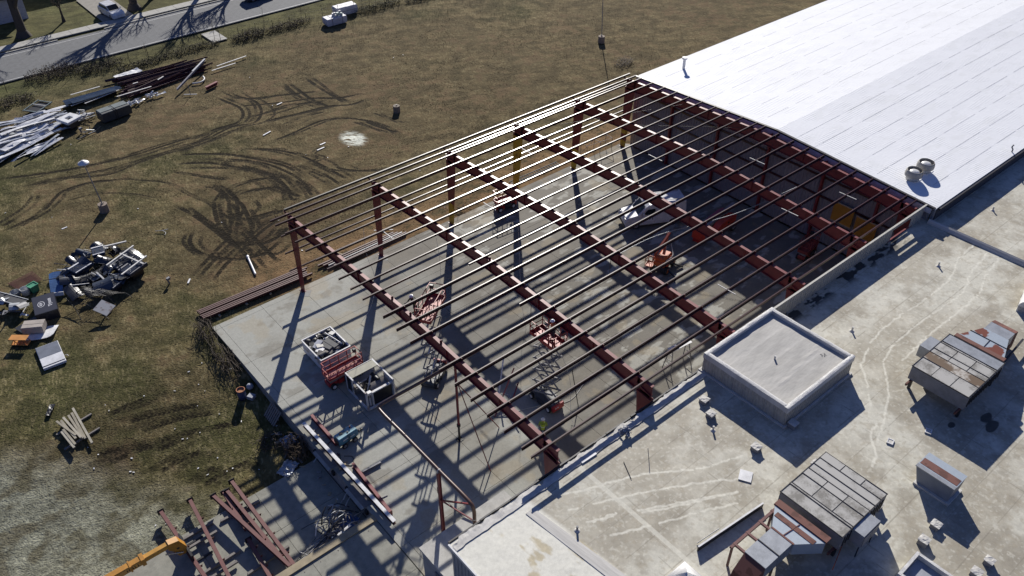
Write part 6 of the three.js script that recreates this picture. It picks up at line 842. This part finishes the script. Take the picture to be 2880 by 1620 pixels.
// ---- boxes at the left ----
{
  const t = thing('black_crate', 'black crate with a white oval emblem and script word on its lid', 'crate', [-16.85, GY, -10.75], -0.17);
  obj('body', cham(1.62, 0.78, 2.45, 0, 0, 0, 0.03), mat([0.022, 0.024, 0.035], 0.35), t);
  const cv = document.createElement('canvas'); cv.width = 512; cv.height = 768; const c = cv.getContext('2d'); c.fillStyle = '#2a2c38'; c.fillRect(0, 0, 512, 768);
  c.save(); c.translate(256, 384); c.rotate(-Math.PI / 2); c.fillStyle = '#d9d9da'; c.strokeStyle = '#d9d9da'; c.textAlign = 'center'; c.textBaseline = 'middle'; c.font = 'bold 118px serif'; c.fillText('Tyson', 0, 118); c.lineWidth = 12; c.beginPath(); c.ellipse(0, -76, 118, 76, 0, 0, 7); c.stroke(); c.font = 'bold 92px serif'; c.fillText('T', -34, -78); c.fillText('T', 34, -78); c.fillRect(-74, -84, 148, 12); c.restore();
  const tx = new THREE.CanvasTexture(cv); tx.colorSpace = THREE.SRGBColorSpace; const lid = obj('lid', bx(1.66, 0.06, 2.5, 0, 0.782), mat([0.022, 0.024, 0.035], 0.35), t); obj('emblem_print', new THREE.PlaneGeometry(1.6, 2.4).rotateX(-Math.PI / 2).translate(0, 0.846, 0), new THREE.MeshStandardMaterial({ map: tx, roughness: 0.4 }), lid);
  const b = thing('beige_carton', 'beige taped carton lying on pale boards by the black crate', 'carton', [-18.3, GY, -8.8], -0.55); obj('box', cham(1.55, 0.62, 0.95, 0, 0.2, 0, 0.03), mat([0.42, 0.37, 0.32], 0.7), b); obj('tape', bx(1.57, 0.012, 0.07, 0, 0.82), mat([0.5, 0.44, 0.36], 0.4), b);
  one('pale_board', 'pale board with an upturned corner under the beige carton', 'board', sheet(2.1, 1.5, 8, 6, (u, v) => GY + 0.1 + 0.35 * Math.pow(u, 5) * v, 0.03).rotateY(-0.5).translate(-18.0, 0.02, -8.2), M.whitePaint); one('dark_board', 'dark board sticking out behind the beige carton', 'board', bx(1.7, 0.04, 1.3, -18.5, GY + 0.12, -9.7, 0.3), M.charcoal);
  const o = thing('orange_cart', 'orange two-deck cart standing in front of the beige carton', 'cart', [-19.6, GY, -8.0], -0.72); const om = mat([0.62, 0.27, 0.06], 0.5); obj('top_deck', cham(1.35, 0.06, 0.62, 0, 0.64, 0, 0.02), om, o); obj('lower_deck', cham(1.3, 0.06, 0.6, 0, 0.12, 0, 0.02), om, o); for (const s of [-1, 1]) obj('side_truss', [bar(V(-0.6, 0.15, s * 0.27), V(-0.3, 0.62, s * 0.27), 0.04, 0.04), bar(V(-0.3, 0.62, s * 0.27), V(0, 0.15, s * 0.27), 0.04, 0.04), bar(V(0, 0.15, s * 0.27), V(0.3, 0.62, s * 0.27), 0.04, 0.04), bar(V(0.3, 0.62, s * 0.27), V(0.6, 0.15, s * 0.27), 0.04, 0.04)], mat([0.45, 0.12, 0.03], 0.5), o); obj('feet', [[-.55, -.22], [.55, -.22], [-.55, .22], [.55, .22]].map(q => bx(0.08, 0.14, 0.08, q[0], 0, q[1])), M.black, o);
  const w = thing('white_door_panel', 'white slab door lying flat at the left, lower end bright', 'door', [-18.3, GY, -5.1], -0.08); obj('slab', cham(1.6, 0.2, 2.75, 0, 0.03, 0, 0.02), mat([0.74, 0.75, 0.76], 0.4), w); obj('edge_strip', bx(1.55, 0.02, 0.07, 0, 0.232, 1.15), M.charcoal, w); obj('grey_half', bx(1.54, 0.012, 1.4, 0, 0.231, -0.62), mat([0.17, 0.19, 0.23], 0.45), w); obj('handle', wire([[0.82, 0.15, 0.6], [1.0, 0.15, 0.65], [1.05, 0.1, 0.8]], 0.03), M.pipeWhite, w);
  for (const [x, z, r, h, m, d] of [[-18.2, -14.4, 0.38, 0.5, M.galv, 'grey metal drum lying by the rusty mat'], [-17.5, -14.2, 0.36, 0.6, M.whiteMetal, 'white round tub beside the green bin']]) { const q = thing('round_tub', d, 'tub', [x, GY, z]); obj('shell', new THREE.LatheGeometry([[0, 0.02], [r * 0.9, 0.02], [r, h], [r * 0.92, h], [r * 0.82, 0.08], [0, 0.08]].map(p => new THREE.Vector2(...p)), 20), m, q); obj('band', new THREE.TorusGeometry(r * 0.96, 0.02, 6, 20).rotateX(Math.PI / 2).translate(0, h * 0.6, 0), M.grey, q); }
  { const q = thing('green_bin', 'green plastic bin standing by the rusty mat', 'bin', [-16.85, GY, -14.2], 0.3); obj('tub', prism([[-.34, -.3], [-.34, .3], [.34, .3], [.34, -.3]], [[-.28, -.24], [-.28, .24], [.28, .24], [.28, -.24]], 0.62, 0.0), mat([0.06, 0.30, 0.17], 0.5), q); obj('rim', [bx(0.74, 0.06, 0.06, 0, .62, -.3), bx(0.74, 0.06, 0.06, 0, .62, .3), bx(0.06, 0.06, 0.54, -.34, .62), bx(0.06, 0.06, 0.54, .34, .62)], mat([0.08, 0.36, 0.2], 0.5), q); }
  { const g = []; for (let k = 0; k < 16; k++) g.push(bar(V(-18.3 + k * 0.03, GY + 0.1, -16.5 + k * 0.1), V(-16.2 + k * 0.02, GY + 0.14, -16.9 + k * 0.11), 0.035, 0.03)); one('rusty_grate', 'rusty red-brown grating lying on the grass at the left edge', 'grating', g, M.rust); }
  for (let i = 0; i < 22; i++) { const x = -19.4 + rr(-1.0, 1.1), z = -13.6 + rr(-1.5, 1.6); one('dark_junk_piece', 'dark bent piece in the heap at the left edge', 'scrap', i % 3 ? bar(V(x, GY + rr(.1, .5), z), V(x + rr(-1, 1), GY + rr(.2, .9), z + rr(-1, 1)), rr(.04, .2), 0.05) : sheet(rr(.5, 1.1), rr(.4, .9), 4, 4, (u, v) => 0.2 * Math.sin(u * 3), 0.04).rotateX(rr(-.5, .5)).rotateY(rr(0, 6)).translate(x, GY + rr(.35, .7), z), pick([M.charcoal, M.black, M.grey, M.galv]), 'dark scrap at the left edge'); }
  { const q = thing('dark_door_frame', 'dark framed door tilted on the heap at the left edge', 'door', [-18.7, GY + 0.6, -13.3], 0.75); obj('leaf', bx(0.8, 0.06, 2.2, 0, 0, 0, 0, 0.25), M.charcoal, q); obj('frame', [bx(0.06, 0.1, 2.3, -0.42, 0, 0, 0, 0.25), bx(0.06, 0.1, 2.3, 0.42, 0, 0, 0, 0.25)], M.galv, q); obj('prop', bx(0.2, 0.5, 0.2, 0, -0.55, 0.3), M.black, q); }
  one('pale_lath', 'pale lath crossing the ground beside the black crate', 'lath', bar(V(-18.7, 0.1, -11.3), V(-17.7, 0.15, -12.5), 0.08, 0.05), M.pipeWhite); one('pale_lath', 'short white lath end beside the black crate', 'lath', bar(V(-18.6, 0.06, -11.6), V(-18.2, 0.06, -11.0), 0.16, 0.05), M.whitePaint);
}
// ---- small things in the grass ----
{
  const G = 'timbers in the pile';
  const tm = [[-18.84, 1.5, -18.88, 5.2, 'long pale timber on the right of the wood pile'], [-19.05, 1.9, -19.1, 4.6], [-19.3, 2.0, -19.2, 4.5], [-19.64, 2.0, -19.3, 4.4], [-19.85, 2.2, -19.6, 4.3], [-20.11, 2.1, -19.5, 4.05, 'timber lying askew across the wood pile'], [-20.15, 3.2, -19.95, 5.0], [-20.0, 3.1, -19.8, 4.8]];
  tm.forEach(([x0, z0, x1, z1, l], i) => one('timber', l || 'weathered timber in the small wood pile at lower left', 'timber', bar(V(x0, gnd(x0, z0) + 0.22 + 0.02 * i, z0), V(x1, gnd(x1, z1) + 0.24 + 0.02 * i, z1), 0.15, 0.1), i % 3 ? mat([0.40, 0.36, 0.27], 0.85) : mat([0.5, 0.46, 0.36], 0.85), G));
  for (const z of [2.7, 4.2]) one('bearer', 'dark bearer sticking out from under the wood pile', 'timber', bar(V(-20.5, gnd(0, z + .3) + 0.08, z + 0.3), V(-18.0, gnd(0, z) + 0.08, z - 0.1), 0.12, 0.1), M.greyWood, 'bearers of the wood pile');
  one('black_rag', 'black rag lying above the wood pile', 'rag', sheet(0.35, 1.1, 4, 8, (u, v) => gnd(-20, .6) + 0.1 + 0.14 * fbm(u * 3, v * 6, 2), 0.02).rotateY(-0.6).translate(-20.1, 0, 0.6), M.black);
  const d = thing('open_drum', 'blue drum with an orange-brown rusted top beside the slab', 'drum', [-9.05, gnd(-9, 7.3) - 0.02, 7.35]); obj('shell', new THREE.LatheGeometry([[0, 0.02], [0.29, 0.02], [0.3, 0.3], [0.31, 0.32], [0.3, 0.34], [0.3, 0.86], [0.27, 0.86], [0.26, 0.6], [0, 0.6]].map(p => new THREE.Vector2(...p)), 22), mat([0.05, 0.07, 0.16], 0.5), d); obj('rusty_rim', new THREE.TorusGeometry(0.29, 0.035, 8, 22).rotateX(Math.PI / 2).translate(0, 0.86, 0), mat([0.5, 0.2, 0.09], 0.8), d); obj('ash_fill', new THREE.CylinderGeometry(0.26, 0.26, 0.04, 18).translate(0, 0.76, 0), mat([0.42, 0.2, 0.1], 0.9), d);
  one('white_carton', 'white crushed carton beside the blue drum', 'carton', cham(0.45, 0.3, 0.5, -8.55, gnd(-8.5, 7.6), 7.75, 0.03, 0.5), M.sidingBlue); one('grey_ball_float', 'grey round float lying at the slab foot by the drum', 'float', new THREE.SphereGeometry(0.26, 16, 12).translate(-8.2, gnd(-8, 7) + 0.24, 6.9), M.sidingBlue);
  const p = thing('wood_pallet', 'weathered pallet leaning against the slab edge', 'pallet', [-8.18, gnd(-8, 10.3), 10.4]); const pg = new THREE.Group(); for (let k = 0; k < 7; k++) obj('slat', bar(V(-0.42, 0.1 + k * 0.0, -0.66 + k * 0.22), V(0.35, 1.0, -0.66 + k * 0.22), 0.14, 0.025), M.greyWood, p); for (const s of [0.12, 0.5, 0.88]) obj('bearer', bar(V(lerp(-0.42, 0.35, s) + 0.05, lerp(0.1, 1.0, s) - 0.06, -0.72), V(lerp(-0.42, 0.35, s) + 0.05, lerp(0.1, 1.0, s) - 0.06, 0.72), 0.1, 0.09), M.greyWood, p);
  one('crumpled_foil', 'crumpled pale blue sheet lying at the foot of the slab', 'sheet', sheet(1.0, 1.1, 12, 12, (u, v) => 0.4 * fbm(u * 5, v * 5, 3), 0.02).translate(-8.4, gnd(-8.4, 13) + 0.02, 12.9), mat([0.5, 0.53, 0.62], 0.4)); one('crumpled_foil', 'heap of crumpled silver foil in the shade of the dock', 'foil', sheet(1.3, 1.0, 16, 12, (u, v) => 0.35 * fbm(u * 8, v * 8, 3), 0.02).rotateY(.5).translate(-9.6, gnd(-9.6, 15), 15.0), M.galv);
  for (const [x, z, l] of [[-8.0, -8.0, 'small upright grey bracket stuck in the field right of the scrap heap'], [-4.7, -39.6, 'small pale stake standing above the field light']]) one('small_stake', l, 'stake', [bx(0.12, 0.5, 0.1, x, GY, z, 0.4, 0, .2), bx(0.3, 0.2, 0.2, x + .05, GY + .4, z, .4)], M.grey);
  one('forked_branch', 'pale forked branch lying on the grass', 'branch', [wire([[-5.9, .0, -16.1], [-5.4, .05, -15.7], [-4.9, .03, -15.6]], .03, 5, 8), wire([[-5.4, .05, -15.7], [-5.3, .04, -15.2], [-5.5, .03, -14.9]], .025, 5, 8)], M.pipeWhite);
  for (const [x, z, l, a, d] of [[14.9, -32.0, 0.75, .2, 'small white strip lying in the open field'], [10.5, -26.5, 1.1, .3, 'white strip lying between the tyre tracks'], [13.2, -19.8, 0.9, .1, 'white strip on the grass near the lime patch'], [13.9, -20.6, 0.7, .1, 'second white strip near the lime patch'], [-6.6, -7.2, .6, .9, 'short pale stick on the grass left of the slab'], [-12, -22, .5, .1, 'thin pale stick in the grass left of the light pole']]) one('white_strip', d, 'strip', bx(l, 0.04, 0.14, x, GY + 0.03, z, a), M.whitePaint);
  // brush piles
  const brush = (label, x, z, w, d, h, n, m) => { const g = []; for (let i = 0; i < n; i++) { const a = rr(0, 6.28), r = Math.sqrt(rnd()), px = x + Math.cos(a) * r * w * .6, pz = z + Math.sin(a) * r * d * .6, y = gnd(px, pz); g.push(wire([[px, y, pz], [px + rr(-.4, .4) * w * .4, y + h * rr(.4, 1), pz + rr(-.4, .4) * d * .4], [px + rr(-.7, .7) * w * .5, y + h * rr(.1, 1.1), pz + rr(-.7, .7) * d * .5]], rr(.008, .02), 3, 5)); } return one('brush_clump', label, 'brush', g, m || M.twig); };
  brush('bare brush pile on the field beside the white roof corner', 52.8, -14.5, 2.8, 1.6, 0.4, 80, mat([0.30, 0.26, 0.21], 0.95)); brush('dry weeds at the near corner of the slab', -8.3, -0.2, 1.2, 2.2, 0.8, 110); brush('dry weeds along the foot of the slab wall', -8.5, 3.6, 1.0, 3.6, 0.7, 130); brush('bare shrub growing against the dock wall', -8.5, 14.1, 1.3, 1.9, 1.2, 140, mat([0.16, 0.12, 0.08], 0.95)); brush('dry weeds below the shrub in the dock corner', -9.4, 12.2, 1.6, 1.6, 0.6, 80);
  const edge = ['short plank', 'bent flashing strip', 'broken block', 'pipe offcut']; for (let i = 0; i < 18; i++) { const z = 11.5 + i * 0.5 + rr(-.2, .2), x = -8.6 + rr(-.5, .5), y = gnd(x, z); one('dock_scrap', 'broken scrap littering the shaded foot of the dock wall', 'scrap', i % 4 === 2 ? cham(rr(.15, .3), rr(.12, .2), rr(.2, .4), x, y, z, 0.02, rr(0, 3)) : bar(V(x, y + rr(.03, .12), z), V(x + rr(-.9, .9), y + rr(.03, .3), z + rr(-.6, .6)), rr(.04, .16), rr(.03, .06)), pick([M.greyWood, M.pipeWhite, M.galv, M.timber, M.concrete]), 'scrap at the dock foot'); }
  for (let i = 0; i < 9; i++) one('slab_offcut', 'small steel offcut on the slab between the beams', 'offcut', bar(V(-6.9 + rr(-.3, 1.2), 0.03, 14 + i * 1.0), V(-6.9 + rr(-.5, 1.4), 0.04, 14 + i * 1.0 + rr(-.5, .5)), rr(.04, .1), .04), pick([M.grey, M.primerOld, M.timber, M.galv]), 'offcuts between the slab-edge beams');
}

// ---------- fence line, shrubs, trees, house, car ----------
{
  const zf = x => x < 20 ? -55.0 + (x + 5) * 0.06 : -53.2 + (x - 20) * 0.13;
  const t = thing('wire_fence', 'thin weathered wire fence running along the far side of the field', 'fence', [0, GY, 0]);
  for (let i = 0; i < 30; i++) { const x = -8 + i * 2.35; obj('post', tube(V(x, 0, zf(x)), V(x + rr(-.06, .06), 1.5 + rr(-.1, .1), zf(x)), 0.035, 0.03, 6), M.darkSteel, t); }
  for (const y of [0.4, 0.85, 1.35]) { const pts = []; for (let i = 0; i < 30; i++) { const x = -8 + i * 2.35; pts.push(V(x, y + rr(-.03, .03), zf(x))); } obj('strand', wire(pts, 0.012, 3, 90), M.darkSteel, t); }
  // dark brambles along the fence
  const shrub = (label, x, z, w, d, h, n, col, group) => { const g = []; const tw = mat(col, 0.95); for (let i = 0; i < n; i++) { const a = rr(0, 6.28), r = Math.sqrt(rnd()), px = x + Math.cos(a) * r * w / 2, pz = z + Math.sin(a) * r * d / 2, hh = h * (1 - 0.4 * r) * rr(.3, 1.2); g.push(tube(V(px, GY, pz), V(px + rr(-.4, .4), GY + hh, pz + rr(-.4, .4)), 0.02, 0.006, 3)); for (let k = 0; k < 5; k++) { const s = rr(.3, 1), lx = px + rr(-.35, .35), ly = GY + hh * s, lz = pz + rr(-.35, .35), L = new THREE.PlaneGeometry(rr(.05, .14), rr(.05, .12)); L.rotateX(rr(0, 6)); L.rotateY(rr(0, 6)); L.translate(lx, ly, lz); g.push(L); } } tw.side = THREE.DoubleSide; one('bramble_shrub', label, 'shrub', g, tw, group); };
  const G = 'shrubs along the fence';
  shrub('wide bramble thicket at the road edge above the white sheet heap', -2.2, -57.0, 6.5, 3.6, 1.3, 260, [0.10, 0.075, 0.05], G);
  shrub('bramble thicket left of the red purlin heap by the road', 3.0, -55.4, 6, 3, 1.0, 210, [0.09, 0.075, 0.045], G);
  shrub('low weeds behind the white plastic sheet', 6.8, -52.8, 6, 1.8, 0.7, 170, [0.085, 0.075, 0.04], G);
  shrub('bushy shrub beside the concrete plate', 21.2, -52.4, 5, 2.2, 1.0, 220, [0.085, 0.07, 0.045], G);
  shrub('weeds along the fence between the plate and the red heap', 13.5, -53.2, 8, 1.6, 0.6, 200, [0.085, 0.075, 0.04], G);
  shrub('low brambles along the fence left of the wrapped bales', 27, -52.3, 7, 1.8, 0.8, 200, [0.09, 0.072, 0.045], G);
  shrub('low brambles along the fence right of the wrapped bales', 40.0, -50.4, 8, 1.8, 0.8, 200, [0.08, 0.075, 0.04], G);
  shrub('weeds at the fence near the top middle of the photo', 48, -49.2, 8, 1.6, 0.7, 190, [0.08, 0.072, 0.04], G);
  shrub('rough weeds behind the dark window frame', -8.5, -52.2, 6, 2.4, 0.7, 200, [0.095, 0.075, 0.045], G);
  for (const [x, h, l] of [[17.3, 2.6, 'tall bare weed stem by the concrete plate'], [24.0, 3.0, 'tallest bare sapling in the fence line'], [8.4, 1.8, 'short bare sapling near the left end of the fence'], [29.2, 2.2, 'bare sapling left of the wrapped bales']]) { const g = [tube(V(x, GY, zf(x) - .6), V(x + .1, h, zf(x) - .5), 0.03, 0.01, 4)]; for (let k = 0; k < 14; k++) { const y = h * rr(.3, .95); g.push(tube(V(x + .05, y, zf(x) - .55), V(x + rr(-.6, .6), y + rr(.2, .7), zf(x) - .55 + rr(-.5, .5)), 0.012, 0.004, 3)); } one('bare_sapling', l, 'sapling', g, M.twig); }
}
function bareTree(label, x, z, H, R, sd, lean = 0) {
  seed = sd; const t = thing('bare_tree', label, 'tree', [x, GY - 0.05, z]), big = [], small = [];
  const grow = (p, dir, len, r, lvl) => {
    const q = p.clone().addScaledVector(dir, len); (lvl < 3 ? big : small).push(tube(p, q, r, r * 0.72, lvl < 2 ? 9 : lvl < 4 ? 5 : 3)); if (lvl > 5) return;
    const n = lvl === 0 ? 4 : lvl < 3 ? 3 : lvl < 5 ? 3 : 2; for (let k = 0; k < n; k++) { const s = k === 0 ? 0 : rr(.3, .75), a = rr(0, 6.28), d = dir.clone().add(V(Math.cos(a), rr(-.1, .45), Math.sin(a)).multiplyScalar(k === 0 ? 0.25 : 0.75)).normalize(); grow(p.clone().addScaledVector(dir, len * (k === 0 ? 1 : lvl === 0 ? rr(.55, 1) : rr(.5, 1))), d, len * rr(.6, .82) * (lvl === 0 ? 0.75 : 1), r * (k === 0 ? 0.7 : rr(.4, .6)), lvl + 1); }
  };
  grow(V(0, 0, 0), V(lean, 1, 0).normalize(), H * 0.34, R, 0); big.push(new THREE.CylinderGeometry(R * 1.0, R * 1.7, 0.8, 10).translate(0, 0.35, 0));
  obj('trunk', big, M.bark, t); const cr = obj('crown', small, M.twig, t); return t;
}
bareTree('big bare tree at the top left corner, its trunk in front of the house', -1.4, -72.2, 15, 0.62, 11);
bareTree('small bare tree on the lawn left of the parked car', 4.4, -74.2, 6.5, 0.16, 23);
bareTree('large bare tree right behind the parked car', 13.6, -72.6, 15, 0.6, 37, 0.05);
bareTree('bare tree on the verge right of the driveway', 22.5, -70.8, 12, 0.42, 51, 0.1);
bareTree('bare tree beyond the driveway at the top edge', 17.5, -75.5, 11, 0.34, 77);
bareTree('bare tree at the top edge above the road', 30, -72.5, 12, 0.4, 91);
bareTree('bare tree just beyond the left edge of the photo', -9.5, -73.5, 14, 0.5, 103);
seed = 999;
{
  const t = thing('white_house', 'white clapboard house cut by the top left corner', 'house', [-6.6, GY - 0.1, -83.2]); const wm = mat([0.62, 0.63, 0.70], 0.6); obj('wall_core', bx(15.2, 3.4, 9, 0, 0, 0), wm, t);
  for (let k = 0; k < 16; k++) obj('clapboard', bx(15.3, 0.22, 0.05, 0, k * 0.21, 4.53, 0, 0.06), wm, t); for (let k = 0; k < 16; k++) obj('clapboard', bx(0.05, 0.22, 9.05, 7.63, k * 0.21, 0, 0, 0, 0.06), wm, t);
  obj('roof', [bar(V(0, 3.3, 5.2), V(0, 5.6, 0), 16.4, 0.18), bar(V(0, 3.3, -5.2), V(0, 5.6, 0), 16.4, 0.18)], mat([0.06, 0.06, 0.065], 0.9), t); obj('gable', [poly([[-4.5, 0], [4.5, 0], [0, 2.1]], 0.1).rotateY(Math.PI / 2).translate(7.5, 3.35, 0)], wm, t);
  const h = thing('grey_house', 'second house behind the parked car, beyond the top edge', 'house', [15, GY - 0.1, -92]); obj('wall', bx(16, 3.6, 9), M.siding, h); obj('roof', [bar(V(0, 3.5, 5.2), V(0, 6.4, 0), 17, 0.2), bar(V(0, 3.5, -5.2), V(0, 6.4, 0), 17, 0.2)], mat([0.07, 0.065, 0.06], 0.9), h);
}
{
  const t = thing('parked_car', 'white hatchback parked on the driveway across the road', 'car', [10.2, -0.045, -71.7], -Math.PI / 2 + 0.12), wm = mat([0.74, 0.75, 0.76], 0.25), W = 1.78;
  const prof = [[2.15, 0.3], [2.2, 0.62], [2.05, 0.86], [1.25, 1.0], [1.1, 1.02], [-2.0, 1.05], [-2.15, 0.8], [-2.12, 0.3]]; obj('body', poly(prof, W - 0.16, 0.08).translate(0, 0, -(W - .16) / 2), wm, t);
  obj('cabin', poly([[1.2, 1.0], [0.45, 1.52], [-1.5, 1.55], [-2.05, 1.05]], W - 0.46, 0.08).translate(0, 0, -(W - .46) / 2), wm, t); obj('windscreen', bar(V(1.2, 1.07, 0), V(0.52, 1.53, 0), 1.36, 0.03).translate(0.09, 0.06, 0), M.glass, t); obj('rear_window', bar(V(-2.05, 1.1, 0), V(-1.62, 1.52, 0), 1.25, 0.03).translate(-0.08, 0.05, 0), M.glass, t);
  for (const s of [-1, 1]) { obj('side_window', poly([[0.95, 1.1], [0.4, 1.47], [-1.4, 1.49], [-1.75, 1.12]], 0.02).translate(0, 0, s * 0.735 - 0.01), M.glass, t); obj('headlight', cham(0.2, 0.16, 0.36, 2.08, 0.66, s * 0.62, 0.03), M.chrome, t); for (const x of [1.35, -1.35]) wheel(t, x, s * 0.78, 0.32, 0.22); obj('mirror', cham(0.1, 0.14, 0.16, 0.95, 1.05, s * 0.98, 0.02), wm, t); }
  obj('grille', cham(0.06, 0.2, 0.95, 2.2, 0.45, 0, 0.02), M.black, t); obj('number_plate', bx(0.02, 0.11, 0.4, 2.29, 0.36), M.whitePaint, t);
  const c = thing('parked_car', 'dark car cut by the top edge of the photo', 'car', [28.9, -0.03, -64.6], 0.03); obj('body', poly(prof, W - 0.16, 0.08).translate(0, 0, -(W - .16) / 2), M.charcoal, c); obj('cabin', poly([[1.2, 1.0], [0.45, 1.52], [-1.5, 1.55], [-2.05, 1.05]], W - 0.46, 0.08).translate(0, 0, -(W - .46) / 2), M.glass, c); for (const s of [-1, 1]) for (const x of [1.35, -1.35]) wheel(c, x, s * 0.78, 0.32, 0.22);
}
scene.traverse(o => { if (o.isMesh) { o.castShadow = true; o.receiveShadow = true; } });
renderer.setSize(1024, 576);
renderer.render(scene, camera);
